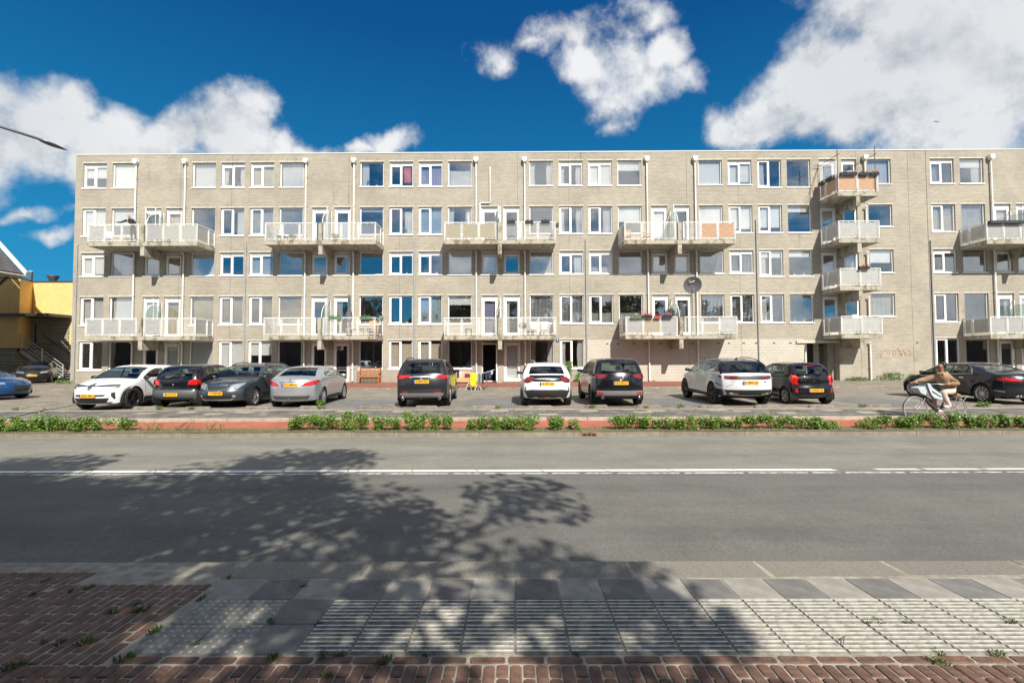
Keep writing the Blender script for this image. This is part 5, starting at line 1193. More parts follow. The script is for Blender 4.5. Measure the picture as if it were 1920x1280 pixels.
# 7 black crossover
L = 4.55
c = Car('parked_car', 'glossy black crossover with round winged badge parked right of the white crossover', L, .92, 1.67, SUVS(1.67, L), (.93, 3.63), .36, K_black, 3.63, 15.95+L/2, UP, belt=1.06, tum=.26, sill=.30, kr=.2, tr=.08, ws=(1.14, 1.58, .09), rws=(1.20, 1.54, .15), swin=SW(1.67, L), group=CG, wstyle=10, wmat=K_dalu)
c.end([(.48, 1.05), (.46, 1.11), (.84, 1.14), (.88, 1.0), (.72, .97)], 'r', K_dred, 'tail_light', off=.014); c.side([(.04, .98), (.34, 1.06), (.28, 1.13), (.10, 1.14)], .01, K_dred, 'tail_light')
c.plate('ND-962-V', .83, 'r', out=.02); c.end([(-.40, .92), (.40, .92), (.46, .72), (-.46, .72)], 'r', K_black, 'plate_recess', mirror=False, off=.006)
c.end([(-.86, .57), (.86, .57), (.84, .40), (-.84, .40)], 'r', K_mplas, 'rear_bumper', mirror=False, off=.02); c.end([(-.78, .40), (.78, .40), (.72, .31), (-.72, .31)], 'r', K_cblack, 'bumper_lip', mirror=False, off=.015)
c.end([(.60, .50), (.80, .53), (.82, .44), (.64, .43)], 'r', K_red, 'fog_light', off=.03)
ring = [(.085*math.cos(t), .99+.075*math.sin(t)) for t in [i*PI/8 for i in range(16)]]
MB().tube([(c.ex(a, b, 'r')-.02-L/2, a, b) for a, b in ring], .009, 6, closed=True).tube([(c.ex(0, .99, 'r')-.02-L/2, a, b) for a, b in ((-.075, 1.02), (-.03, 1.0), (0, .965), (.03, 1.0), (.075, 1.02))], .009, 6).obj('badge', K_chrome, c.root)
for y_ in (-.62, .62): MB().lathe([(.035, -.12), (.048, -.12), (.048, 0), (.04, 0), (.033, .0), (.03, -.1)], 12, 'x', c=(.08-L/2, y_, .34)).obj('exhaust_pipe', K_chrome, c.root)
c.mirrors(3.15, 1.18, K_black); c.handles((1.7, 2.65), 1.0, K_black); c.seams((2.13, 3.1), .4, 1.1); MB().tube([(.10-L/2, .02, 1.20), (.15-L/2, .40, 1.24)], .008, 4).obj('wiper', K_cblack, c.root)
# 8 white and black crossover
L = 4.8
c = Car('parked_car', 'white crossover with black roof, full width tail light bar and black wheels', L, .965, 1.66,
        [(.20, .36), (.06, .44), (.0, .66), (.02, .90), (.10, 1.12), (.40, 1.38), (.62, 1.52), (1.3, 1.63), (2.2, 1.66), (2.7, 1.59), (3.3, 1.32), (3.7, 1.10), (4.1, 1.04), (4.6, .90), (4.76, .72), (4.8, .52), (4.7, .30)],
        (.98, 3.85), .40, K_lwhite, 8.12, 15.95+L/2, UP-.03, belt=1.08, tum=.26, sill=.32, kr=.24, tr=.09, ws=(1.14, 1.56, .09), rws=(1.17, 1.44, .14), swin=([(.85, 1.22), (1.35, 1.18), (1.35, 1.48), (1.15, 1.46)], [(1.42, 1.18), (2.3, 1.15), (2.3, 1.52), (1.42, 1.50)], [(2.37, 1.15), (3.4, 1.12), (3.0, 1.36), (2.7, 1.49), (2.37, 1.52)]), group=CG, second=K_black, matfn=lambda x, l, z: 1 if z > 1.17 and x > .12 and x < 3.5 else 0, wstyle=5, wmat=K_dalu, rglass=K_dglass)
c.end([(-.86, 1.06), (.86, 1.06), (.86, .95), (.6, .93), (-.6, .93), (-.86, .95)], 'r', K_cblack, 'light_bar', mirror=False, off=.012); c.end([(.44, 1.035), (.86, 1.05), (.86, .965), (.46, .955)], 'r', K_dred, 'tail_light', off=.02); c.side([(.10, .96), (.46, 1.05), (.14, 1.06)], .01, K_dred, 'tail_light')
c.plate('K-884-GP', .83, 'r', out=.02); c.end([(-.88, .58), (.88, .58), (.76, .39), (-.76, .39)], 'r', K_cblack, 'rear_bumper', mirror=False, off=.02); c.end([(.42, .45), (.74, .49), (.72, .41), (.44, .40)], 'r', K_sil, 'exhaust_trim', off=.032)
c.end([(.74, .40), (.76, .40), (.86, .53), (.84, .53)], 'r', K_dred, 'reflector', off=.032); c.side([(1.45, .32), (3.35, .32), (3.35, .43), (1.45, .40)], .008, K_cblack, 'sill_trim'); c.side([(.04, .36), (.50, .36), (.55, .62), (.0, .58)], .008, K_cblack, 'bumper_corner')
c.side([(.1, .70), (.62, .80), (.60, .82), (.1, .73)], .01, K_cblack, 'side_crease_trim'); c.mirrors(3.35, 1.20, K_black); c.seams((2.33, 3.25), .42, 1.12); c.rails(.75, 2.6, K_black); MB().prism([(1.0-L/2, 1.60), (1.2-L/2, 1.62), (1.02-L/2, 1.69)], -.02, .02).obj('roof_aerial', K_cblack, c.root)
link('badge_lettering', text_mesh('VELAR', .06, K_cblack, .002), c.root, loc=(-.005-L/2, .60, .86), rot=(PI/2, 0, -PI/2)); c.end([(-.62, .86), (-.54, .88), (-.52, .85), (-.6, .83)], 'r', K_cblack, 'badge', mirror=False, off=.012)
# 9 small black hatchback right
L = 3.6
c = Car('parked_car', 'small black hatchback with tall red tail lights right of the white crossover with black roof', L, .80, 1.48,
        [(.16, .26), (.04, .36), (.0, .56), (.05, .72), (.07, .92), (.28, 1.28), (.45, 1.42), (1.1, 1.48), (1.9, 1.46), (2.4, 1.24), (2.78, 1.0), (3.25, .90), (3.52, .72), (3.59, .5), (3.5, .26)],
        (.56, 2.95), .295, K_black, 10.62, 16.5+L/2, UP-.01, belt=.95, kr=.14, ws=(1.04, 1.40, .08), rws=(1.0, 1.36, .12), swin=([(.62, 1.06), (1.5, 1.02), (1.5, 1.37), (1.0, 1.37), (.78, 1.3)], [(1.57, 1.02), (2.55, 1.0), (2.2, 1.26), (1.95, 1.36), (1.57, 1.37)]), group=CG, wstyle=6)
c.end([(.56, .72), (.60, .86), (.52, .96), (.62, 1.06), (.76, 1.06), (.79, .90), (.74, .72)], 'r', K_red, 'tail_light', off=.014); c.side([(.06, .80), (.2, .85), (.26, 1.05), (.12, 1.08)], .01, K_red, 'tail_light'); c.end([(.60, .96), (.74, .98), (.74, 1.03), (.62, 1.02)], 'r', K_amb, 'indicator', off=.022)
c.end([(.60, .44), (.68, .46), (.70, .58), (.62, .58)], 'r', K_red, 'reflector', off=.012); c.plate('4-SXD-92', .52, 'r', y=0, out=.02); c.end([(-.22, 1.39), (.22, 1.39), (.2, 1.355), (-.2, 1.355)], 'r', K_dred, 'brake_light', mirror=False, off=.01)
c.end([(.06*math.cos(t), .84+.03*math.sin(t)) for t in [i*PI/5 for i in range(10)]], 'r', K_chrome, 'badge', mirror=False, off=.012, step=.06)
MB().tube([(.75-L/2, 0, 1.45), (.60-L/2, 0, 1.62)], .006, 4).obj('roof_aerial', K_cblack, c.root); c.handles((1.35, 2.05), .9, K_chrome); c.seams((1.53, 2.5), .35, .98); c.mirrors(2.45, 1.05, K_black)
link('badge_lettering', text_mesh('PICANTO', .05, K_chrome, .002), c.root, loc=(.05-L/2, .4, .86), rot=(PI/2, 0, -PI/2))
# 10 dark saloon right edge
L = 4.9
SED = [(.14, .24), (.02, .42), (.0, .62), (.05, .92), (.12, 1.04), (.55, 1.10), (.95, 1.18), (1.5, 1.36), (1.95, 1.45), (2.5, 1.46), (2.95, 1.38), (3.4, 1.16), (3.72, .99), (4.2, .92), (4.65, .78), (4.84, .62), (4.88, .45), (4.78, .24)]
SEDW = ([(1.42, 1.08), (2.2, 1.04), (2.2, 1.38), (1.9, 1.38), (1.55, 1.24)], [(2.27, 1.04), (3.5, .99), (3.1, 1.22), (2.8, 1.34), (2.27, 1.38)])
c = Car('parked_car', 'dark blue grey saloon behind the cyclist, silver multi spoke wheels and chrome window surround', L, .93, 1.46, SED, (1.02, 4.0), .345, K_bsed, 17.93, 16.12+L/2, UP, belt=.96, tum=.28, kr=.26, tr=.08, ws=(1.05, 1.39, .08), rws=(1.17, 1.39, .13), swin=SEDW, group=CG, wstyle=10)
c.end([(.50, .80), (.48, .88), (.86, .96), (.88, .82)], 'r', K_red, 'tail_light', off=.014); c.side([(.04, .82), (.38, .86), (.42, .93), (.10, .96)], .01, K_red, 'tail_light'); c.side([(.04, .44), (.46, .47), (.46, .50), (.04, .47)], .01, K_chrome, 'bumper_trim')
fr = [(1.38, 1.055), (2.25, 1.02), (3.58, .965), (3.10, 1.245), (2.8, 1.37), (2.25, 1.415), (1.85, 1.41), (1.48, 1.26)]
for sg in (1, -1): MB().tube([Vector(c.dfm(a, sg*(c.w(a, b)+.006), b))-Vector((L/2, 0, 0)) for a, b in catmull(fr+[fr[0]], .1)], .010, 5, closed=True).obj('window_surround', K_chrome, c.root)
c.mirrors(3.4, 1.05, K_bsed); c.handles((1.75, 2.6), .90, K_chrome); c.seams((2.23, 3.3), .3, 1.0); c.seams((1.35,), .5, 1.05); c.plate('SL-476-K', .62, 'r', out=.02)
for y_ in (.55, .66): MB().lathe([(.03, -.12), (.042, -.12), (.042, 0), (.035, 0), (.03, .0), (.028, -.1)], 12, 'x', c=(.10-L/2, y_, .31)).obj('exhaust_pipe', K_chrome, c.root)
# 11 blue car left edge
c = Car('parked_car', 'blue saloon at the left edge, only its nose and one silver wheel in view', L, .90, 1.46, SED, (1.02, 4.0), .34, K_blue, -21.2-L/2, 20.1, .0, belt=.96, tum=.28, sill=.2, ws=(1.05, 1.39, .08), rws=(1.17, 1.39, .13), swin=SEDW, wstyle=10, kf=.4)
c.end([(.55, .66), (.52, .74), (.80, .78), (.84, .68)], 'f', K_lamp, 'headlight', off=.012); c.end([(-.4, .6), (.4, .6), (.3, .35), (-.3, .35)], 'f', K_cblack, 'grille', mirror=False); c.seams((3.3,), .3, 1.0); c.mirrors(3.4, 1.05, K_blue)
# 12 grey hatch far left
L = 4.2
c = Car('parked_car', 'distant grey hatchback parked nose out in front of the yellow building', L, .89, 1.46,
        [(.10, .24), (.0, .45), (.05, .9), (.3, 1.28), (.6, 1.42), (1.4, 1.46), (2.1, 1.43), (2.7, 1.2), (3.1, .98), (3.6, .9), (4.0, .76), (4.18, .58), (4.16, .4), (4.06, .22)],
        (.72, 3.32), .32, K_grey, -33.4, 32.6, -PI/4-.12, belt=.95, ws=(1.0, 1.38, .08), rws=(1.0, 1.36, .12), swin=([(.75, 1.02), (1.9, 1.0), (1.9, 1.34), (1.2, 1.34)], [(1.97, 1.0), (2.9, .97), (2.45, 1.22), (1.97, 1.34)]))
c.root.location.z = .0
c.end([(.42, .66), (.42, .76), (.8, .80), (.82, .70)], 'f', K_lamp, 'headlight', off=.012); c.end([(-.4, .74), (.4, .74), (.4, .66), (-.4, .66)], 'f', K_cblack, 'grille', mirror=False); c.end([(-.55, .42), (.55, .42), (.5, .3), (-.5, .3)], 'f', K_cblack, 'lower_grille', mirror=False); c.plate('XP-214-D', .52, 'f', out=.03)
# ------------------------------------------------------------------ planting strip
M_rleaf = pm('rose_leaf', (.13, .25, .03), .45, col2=(.06, .14, .018), vscale=14)
M_rleaf2 = pm('young_rose_leaf', (.21, .33, .05), .5, col2=(.15, .14, .05), vscale=9)
M_stem = pm('rose_stem', (.12, .09, .05), .8)
M_rose = pm('rose_petal', (.62, .04, .26), .6)
def bush_mesh(seed, w_, h, n, roses=0):
    q = random.Random(seed); mb = MB()
    lobes = [(q.uniform(-w_/2, w_/2)*.85, q.uniform(-.12, .12), h*q.uniform(.22, .82), q.uniform(.085, .165)) for _ in range(max(3, int(w_*12)))]
    for (x, y, z, r) in lobes:
        mb.tube([(x*.85, y*.4, -.02), (x*.95+q.uniform(-.03, .03), y, z*.5), (x, y, z)], [.008, .006, .003], 4, mi=1)
        for _ in range(int(n/len(lobes))):
            d = Vector((q.gauss(0, 1), q.gauss(0, 1), q.gauss(0, .8))).normalized()*r*q.random()**.4*1.15; p = Vector((x, y, z))+d
            if p.z < .02: p.z = .03
            s = q.uniform(.017, .033); a = Vector((q.gauss(0, 1), q.gauss(0, 1), q.gauss(0, .5))).normalized(); b = a.cross(Vector((q.gauss(0, .5), q.gauss(0, .6)-.3, 1))).normalized()
            mb.add([p-a*s, p+b*s*.6+a*s*.1, p+a*s, p-b*s*.6+a*s*.1], [(0, 1, 2, 3)], mi=0 if q.random() < .7 else 2)
    for k in range(3):   # shoots poking out
        x = q.uniform(-w_/2, w_/2)*.7; zz = h*q.uniform(.95, 1.15); mb.tube([(x, 0, h*.4), (x+.03, -.03, zz)], [.004, .002], 4, mi=1)
        for j in range(9): 
            p = Vector((x+.03+q.uniform(-.035, .035), -.03+q.uniform(-.035, .035), zz-q.uniform(0, .12))); s = .02; a = Vector((q.gauss(0, 1), q.gauss(0, 1), q.gauss(0, 1))).normalized(); b = a.orthogonal().normalized(); mb.add([p-a*s, p+b*s*.6, p+a*s, p-b*s*.6], [(0, 1, 2, 3)], mi=2)
    for k in range(roses):
        c = (q.uniform(-.1, .1)*w_, -.17, h*.45)
        for rr in (.035, .025, .014): mb.lathe([(0, 0), (rr, .005), (rr*1.1, .03), (rr*.6, .035)], 7, 'y', c=(c[0], c[1]-.02+rr*.4, c[2]), mi=3)
    return mb.mesh('rose_bush', [M_rleaf, M_stem, M_rleaf2, M_rose])
BM = {}
bl = [(20, 60, 27, 0, 'at the left edge'), (75, 60, 28, 0, 'second from the left edge below the blue car'), (120, 60, 31, 0, 'tall and dense, below the left front of the white electric hatchback'), (175, 70, 30, 0, 'below the number plate of the white electric hatchback'), (234, 24, 20, 0, 'small and upright, alone below the black hatchback'),
      (560, 60, 28, 0, 'left end of the clump below the silver saloon'), (612, 50, 28, 0, 'below the rear wheel of the silver saloon'), (665, 60, 32, 0, 'below the empty bay left of the dark grey crossover'), (722, 50, 26, 0, 'lower, just left of the dark grey crossover'), (775, 45, 33, 0, 'tall, below the left exhaust of the dark grey crossover'), (820, 56, 28, 0, 'below the right rear wheel of the dark grey crossover'),
      (890, 50, 22, 1, 'with one pink rose, left of the white crossover'), (930, 40, 24, 0, 'right beside the bush with one pink rose'), (978, 66, 25, 0, 'below the left side of the white crossover'), (1045, 26, 18, 0, 'small, left of the kerb drain'), (1072, 22, 16, 1, 'tiny with a bright pink rose above the kerb drain'),
      (1165, 60, 31, 0, 'below the black crossover'), (1212, 50, 27, 1, 'with a pink rose right of the black crossover'), (1262, 50, 24, 0, 'in the middle of the clump below the empty bay'), (1300, 36, 27, 0, 'dense and dark left of the white and black crossover'), (1345, 50, 22, 0, 'sparse, below the front of the white and black crossover'), (1392, 44, 26, 0, 'below the rear wheel of the white and black crossover'),
      (1447, 60, 34, 0, 'tallest, below the small black hatchback at right'), (1505, 50, 26, 0, 'low, right of the tallest bush'), (1545, 36, 18, 0, 'small, at the right end of the clump before the gap'),
      (1636, 50, 28, 0, 'left of the bicycle front wheel'), (1690, 50, 26, 0, 'under the bicycle front wheel'), (1745, 60, 32, 0, 'under the bicycle pedals'), (1800, 56, 26, 0, 'under the bicycle rear wheel'), (1855, 60, 26, 0, 'second from the right edge'), (1905, 50, 24, 0, 'at the right edge')]
for i, (px, wpx, hpx, ro, t_) in enumerate(bl):
    w_ = wpx/73.; h = hpx/73.
    me = bush_mesh(100+i, w_*1.08, h*1.0, int(2300*w_+400), ro)
    o = link('rose_bush', me, loc=((px-965)/875*12.02, 12.04+rnd.uniform(-.02, .03), -.25), scale=(1, 1, rnd.uniform(.85, 1.12))); tag(o, 'leafy green rose bush '+t_, 'bush', 'rose bushes in the strip between road and cycle path')
# bare twiggy roses
for i, (px, t_) in enumerate(((285, 'left of the bare patch'), (345, 'in the middle of the gap below the black hatchback'), (403, 'right, leafier one, below the grey estate'))):
    q = random.Random(i); mb = MB()
    for k in range(9):
        x = q.uniform(-.2, .2); a = q.uniform(-.9, .9); L_ = q.uniform(.12, .28)
        p0 = Vector((x, q.uniform(-.05, .05), -.01)); p1 = p0+Vector((math.sin(a)*L_*.6, 0, L_*.6)); p2 = p1+Vector((math.sin(a*1.5)*L_*.6, 0, L_*.4)); mb.tube([p0, p1, p2], [.008, .006, .003], 5)
        for _ in range(14 if i != 1 else 5): 
            p = p1.lerp(p2, q.random())+Vector((q.gauss(0, .03), q.gauss(0, .03), q.gauss(0, .02))); s = .016; d = Vector((q.gauss(0, 1), q.gauss(0, 1), q.gauss(0, 1))).normalized(); e = d.orthogonal().normalized(); mb.add([p-d*s, p+e*s*.6, p+d*s, p-e*s*.6], [(0, 1, 2, 3)], mi=1)
    o = mb.obj('pruned_rose', [M_stem, M_rleaf2], loc=((px-965)/875*12.0, 12.02, -.245)); tag(o, 'nearly bare pruned rose '+t_, 'bush', 'pruned roses in the strip')
# low grass along the strip
M_grass = pm('grass_blade', (.10, .17, .035), .7, col2=(.06, .10, .02), vscale=20); M_dry = pm('dry_grass', (.24, .19, .09), .8)
def tuft(seed, r, h, n, mats=None, lean=.5):
    q = random.Random(seed); mb = MB()
    for _ in range(n):
        a = q.uniform(0, 2*PI); rr = r*q.random()**.7; p = Vector((rr*math.cos(a), rr*math.sin(a), -.004)); hh = h*q.uniform(.4, 1); d = Vector((math.cos(a), math.sin(a), 0))*hh*lean*q.uniform(.2, 1.3)
        w_ = Vector((-math.sin(a+q.uniform(-1, 1)), math.cos(a), 0))*q.uniform(.002, .0035)*max(1, h/.04)**.5; m = p+d*.45+Vector((0, 0, hh*.7)); t = p+d+Vector((0, 0, hh*.85))
        mb.add([p-w_, p+w_, m+w_*.8, m-w_*.8, t], [(0, 1, 2, 3), (3, 2, 4)], mi=0 if q.random() < .8 else 1)
    return mb
mb = MB(); q = random.Random(3)
for _ in range(5200):
    x = q.uniform(-14.5, 14.5); y = 11.86+q.random()**1.6*.36; h = q.uniform(.02, .06); a = q.uniform(0, 2*PI); w_ = .006
    mb.add([(x-w_, y, -.25), (x+w_, y, -.25), (x+math.cos(a)*h*.6, y+math.sin(a)*h*.6, -.25+h)], [(0, 1, 2)], mi=0 if q.random() < .6 else 1)
tag(mb.obj('strip_grass', [M_grass, M_dry]), 'short patchy grass and weeds between the rose bushes', 'grass', kind='stuff')
GT = [tuft(s, .035, .035, 60).mesh('grass_tuft', [M_grass, M_dry]) for s in range(4)]
def gnd(px, py):
    v = (py-692); y = 875*1.53/v; return (px-965)/875*y*1.0+0, y
tl_ = [(48, 1065, 1.1, 'beside the far left kerb'), (97, 1079, 1, 'against the dark slab by the left kerb'), (86, 1057, .8, 'at the very edge of the road, far left'), (214, 1070, .9, 'in the brick paving right of the left kerb'), (177, 1092, 1., 'below the sloping kerb stone'), (143, 1098, .9, 'in the bricks left of the sloping kerb'), (72, 1105, .9, 'beside a sunny streak on the left bricks'), (271, 1134, 1.5, 'bright, in the middle of the left bricks'), (265, 1122, .8, 'just above the bright middle tuft'),
       (222, 1137, 1.2, 'on the left bricks, left of the bright tuft'), (175, 1191, 1.5, 'bright, low on the left bricks'), (127, 1190, 1., 'left of the low bright tuft'), (95, 1190, .8, 'left of the two low tufts'), (40, 1235, 1.6, 'dark, bottom left corner'), (300, 1170, 1.2, 'against the left edge of the studded tiles'), (262, 1213, .9, 'at the lower left corner of the studded tiles'), (243, 1222, 1.4, 'below the lower left corner of the studded tiles'),
       (385, 1112, 1., 'at the upper left corner of the studded tiles'), (435, 1074, .8, 'by the platform kerb above the studded tiles'), (573, 1090, .8, 'on the light slab above the plain dark tiles'), (382, 1192, .8, 'in the joint of the studded tiles'), (515, 1155, 1.1, 'between studded and plain tiles'), (520, 1218, 1.1, 'at the foot of the plain dark tile'), (603, 1158, .8, 'at the left start of the ribbed tiles'), (612, 1215, 1.1, 'below the first ribbed tile'), (640, 1213, 1., 'below the second ribbed tile'),
       (723, 1226, 1.3, 'between soldier bricks below the third ribbed tile'), (800, 1212, 1., 'small, under the ribbed tiles left of centre'), (618, 1250, 1., 'in the bricks below the first ribbed tiles'), (710, 1275, 1., 'at the bottom edge left of centre'), (1215, 1278, .9, 'at the bottom edge right of centre'), (1076, 1213, .6, 'tiny, below the ribbed tiles right of centre'),
       (1610, 1156, .9, 'leftmost in the ribbed tile joint'), (1633, 1156, 1., 'second in the ribbed tile joint'), (1682, 1157, .9, 'third in the ribbed tile joint'), (1872, 1157, 1.2, 'rightmost in the ribbed tile joint'), (1740, 1212, 1., 'above the red bricks at right'), (1735, 1228, 1.4, 'across the soldier bricks at right'), (1845, 1215, 1.3, 'below the ribbed tiles near the right edge'), (1910, 1214, 1., 'at the right edge'), (1630, 1275, .8, 'bottom edge at right'), (1200, 1275, .6, 'tiny at the bottom edge')]
for i, (px, py, s, t_) in enumerate(tl_):
    x, y = gnd(px, py); o = link('grass_tuft', GT[i % 4], loc=(x, y, tz(y)-(.03 if (y > 3.5 and x < -2.3) else .004)), rot=(0, 0, i), scale=(s*1.0, s*.7, s*.8)); tag(o, 'small grass tuft '+t_, 'grass tuft', 'grass tufts in the paving joints')
# weeds by the wheel stops and the wall
WD = [MB() for _ in range(3)]
for i, m_ in enumerate(WD): leafclump(m_, (0, 0, 0), .13, .32 if i else .16, 170, .026, i+3)
WM = [m_.mesh('weed', M_rleaf) for m_ in WD]
for px, py, k, s, t_ in ((604, 764, 1, 1.0, 'tall, beside the rear wheel of the silver saloon'), (300, 765, 0, .8, 'low, by the wheel stop near the black hatchback'), (360, 764, 0, .7, 'low, right of the black hatchback wheel stop'), (1110, 765, 0, .8, 'round, left of the wheel stop behind the black crossover'), (1275, 764, 0, .9, 'in the empty bay right of the black crossover'), (1212, 765, 0, .5, 'tiny, right of the black crossover wheel stop'), (934, 766, 0, .7, 'at the right end of the stop left of the white crossover'), (1836, 763, 0, 1.2, 'broad, by the wheel stop at the right edge'), (30, 763, 0, .6, 'small, left of the white electric hatchback'), (1610, 764, 0, .7, 'spreading left of the cyclist')):
    o = link('weed', WM[k], loc=((px-965)/875*15.75, 15.72, -.12), rot=(0, 0, px), scale=(s*1.2, s, s)); tag(o, 'green weed '+t_, 'weed', 'weeds in the parking bays')
for i, (x, s, k) in enumerate(((21.3, 1.2, 0), (21.75, 1.6, 0), (22.2, 1.5, 0), (22.55, 1.1, 0), (23.3, 1.1, 1), (23.8, 1.6, 1), (24.3, 1.7, 1), (24.7, 1.3, 1), (25.4, 1.3, 1), (-28.9, 1.6, 0), (-28.3, 1.3, 0), (-7.3, .7, 0), (4.0, 1.0, 0), (8.9, .6, 0))):
    o = link('weed', WM[k], loc=(x, 29.95 if x > -20 else 29.6, .02), rot=(0, 0, i), scale=(s*1.3, s, s)); tag(o, 'clump of weeds at the wall foot, %s' % ('number %s right of the entrance porch' % ('one', 'two', 'three', 'four', 'five', 'six', 'seven', 'eight', 'nine')[i] if i < 9 else ('left of the building corner', 'at the building corner', 'right of the wooden bench', 'between the white and black crossovers', 'left of the downpipe on the pale wall')[i-9]), 'weed', 'weeds along the building')
mb = MB()
for k in range(3): leafclump(mb, (k*.12-.1, 0, .15*k), .30-.05*k, .75, 330, .045, 40+k)
mb.tube([(0, 0, 0), (0, 0, .6)], .02, 5, mi=1)
o = mb.obj('garden_bush', [M_rleaf, M_stem], loc=(3.35, 29.6, .02), scale=(1, .8, 1.25)); tag(o, 'tall bright green bush at the wall above the white crossover roof', 'bush')
o = link('garden_bush', o.data, loc=(4.05, 29.6, .02), scale=(.6, .5, .65)); tag(o, 'smaller green bush between the white and the black crossover', 'bush')
# drains
M_rust = pm('rusty_iron', (.20, .115, .07), .75, var=.35, vscale=20, bump=.5, bscale=60)
for (x, y0, y1, z0, z1, w_, lb) in ((1.86, 11.685, 11.85, -.366, -.238, .39, 'rusty iron gully inlet with three slots in the road kerb'), (1.17, 13.72, 13.92, -.25, -.15, .44, 'rusty iron gully cover in the kerb behind the cycle path')):
    e = empty('kerb_drain', (x, 0, 0), 0, lb, 'drain'); MB().box(-w_/2, w_/2, y0, y1, z0, z1, ch=.01).obj('housing', M_rust, e)
    sm_ = MB().box(-.045, .045, y0-.004, y0, z0+.015, z0+.065).mesh('slot', C_blk)
    for k in (-1, 0, 1): link('slot', sm_, e, loc=(k*.115, 0, 0))
# twig
o = MB().tube([(0, 0, 0), (.02, .02, .012), (.035, .045, .01), (.06, .06, .012), (.09, .075, .008)], [.002, .003, .003, .002, .001], 5).tube([(.02, .02, .012), (0, .035, .01)], [.0025, .001], 5).obj('twig', pm('twig_bark', (.17, .06, .035), .8), loc=((1560-965)/875*2.66, 2.64, .012)); tag(o, 'thin reddish twig lying on the ribbed tiles at right', 'twig')
# ------------------------------------------------------------------ bench
M_wood = pm('varnished_wood', (.34, .13, .045), .45, var=.3, vscale=4, stretch=(1, 6, 6), rand=.12)
be = empty('park_bench', (-9.80, 29.0, .03), 0, 'varnished brown wooden bench with slatted back under the ground floor window', 'bench')
for k in range(4): MB().box(.05, 1.38, .02+.11*k, .11+.11*k, .42, .445).obj('seat_slat', M_wood, be)
bs = MB().box(-.022, .022, .50, .52, .50, .90).mesh('back_slat', M_wood)
for k in range(15): link('back_slat', bs, be, loc=(.12+k*.085, 0, 0))
for z in (.47, .89): MB().box(.05, 1.38, .49, .53, z, z+.06).obj('back_rail', M_wood, be)
for x in (.03, 1.34):
    for y in (.0, .48): MB().box(x, x+.06, y, y+.06, 0, .64 if y < .1 else .97).obj('leg', M_wood, be)
    MB().box(x-.01, x+.07, -.03, .52, .64, .68).obj('armrest', M_wood, be)
MB().box(.05, 1.38, .02, .05, .36, .42).obj('apron', M_wood, be)
# ------------------------------------------------------------------ drying rack with laundry, wooden planter, parasol foot
dr = empty('drying_rack', (-2.15, 24.75, -.10), 0, 'white folding drying rack full of laundry on the pavement edge', 'drying rack')
M_wm = pm('white_metal', (.72, .72, .70), .4)
for x in (-.25, .25):
    MB().tube([(x-.16, -.25, 0), (x+.16, .25, .86)], .010, 6).obj('leg', M_wm, dr); MB().tube([(x+.16, -.25, 0), (x-.16, .25, .86)], .010, 6).obj('leg', M_wm, dr)
for (a, za, b, zb) in ((-.45, .86, .45, .86), (-1.05, 1.0, -.45, .86), (.45, .86, 1.1, 1.05)):
    for k in range(5): MB().tube([(a, -.25+.125*k, za), (b, -.25+.125*k, zb)], .004 if 0 < k < 4 else .009, 5).obj('rail', M_wm, dr)
cl = [(-.98, .62, .16, (.02, .02, .025), 'black'), (-.80, .35, .12, (.03, .03, .04), 'dark grey'), (-.66, .38, .13, (.45, .45, .47), 'pale grey'), (-.30, .25, .3, (.16, .02, .05), 'maroon'), (.0, .72, .44, (.52, .50, .01), 'acid yellow'), (.33, .55, .14, (.08, .12, .17), 'steel blue'), (.50, .62, .13, (.02, .025, .035), 'navy'), (.70, .52, .13, (.03, .03, .06), 'dark navy'), (.88, .40, .14, (.05, .05, .10), 'indigo'), (.98, .2, .1, (.5, .45, .6), 'lilac')]
for i, (x, ln, wd, col, nm) in enumerate(cl):
    zt = .875 if abs(x) < .45 else (.875+(abs(x)-.45)*.25)
    q = random.Random(i); vs = []; n = 6
    for j in range(6):
        for k in range(n+1):
            u = k/n-.5; v = j/5; vs.append((x+u*wd*(1-.35*v if ln > .5 else 1)+.01*math.sin(9*v+i), -.26-.02*math.sin(u*14+i)*v, zt-ln*v*(1-.12*abs(math.sin(u*5+i)))))
    m_ = MB().add(vs, [(j*(n+1)+k, j*(n+1)+k+1, (j+1)*(n+1)+k+1, (j+1)*(n+1)+k) for j in range(5) for k in range(n)], True)
    o = m_.obj('garment', pm('cloth_'+nm.replace(' ', '_'), col, .9, var=.2), loc=(-2.15, 24.75, -.10)); tag(o, nm+' garment hanging on the drying rack', 'laundry', 'laundry on the drying rack')
wp = empty('wooden_planter', (-3.25, 28.7, .03), 0, 'pale wooden slatted planter bench behind the drying rack', 'planter')
M_pine = pm('pine', (.55, .33, .15), .7, var=.15, rand=.1)
for k in range(4): MB().box(-.55, .55, 0, .03, .08+.17*k, .22+.17*k).obj('board', M_pine, wp)
MB().box(-.58, .58, .0, .45, .74, .78).obj('top_board', M_pine, wp)
for x in (-.55, .5): MB().box(x, x+.05, .03, .08, 0, .75).obj('leg', M_pine, wp)
up = empty('tool_stand', (-.95, 29.3, .03), 0, 'thin grey garden tool stand between the two glazed doors', 'stand'); MB().tube([(0, 0, 0), (0, 0, .85)], .02, 6).obj('pole', M_galv, up); MB().box(-.16, .16, -.16, .16, 0, .05, ch=.02).obj('base', M_galv, up)
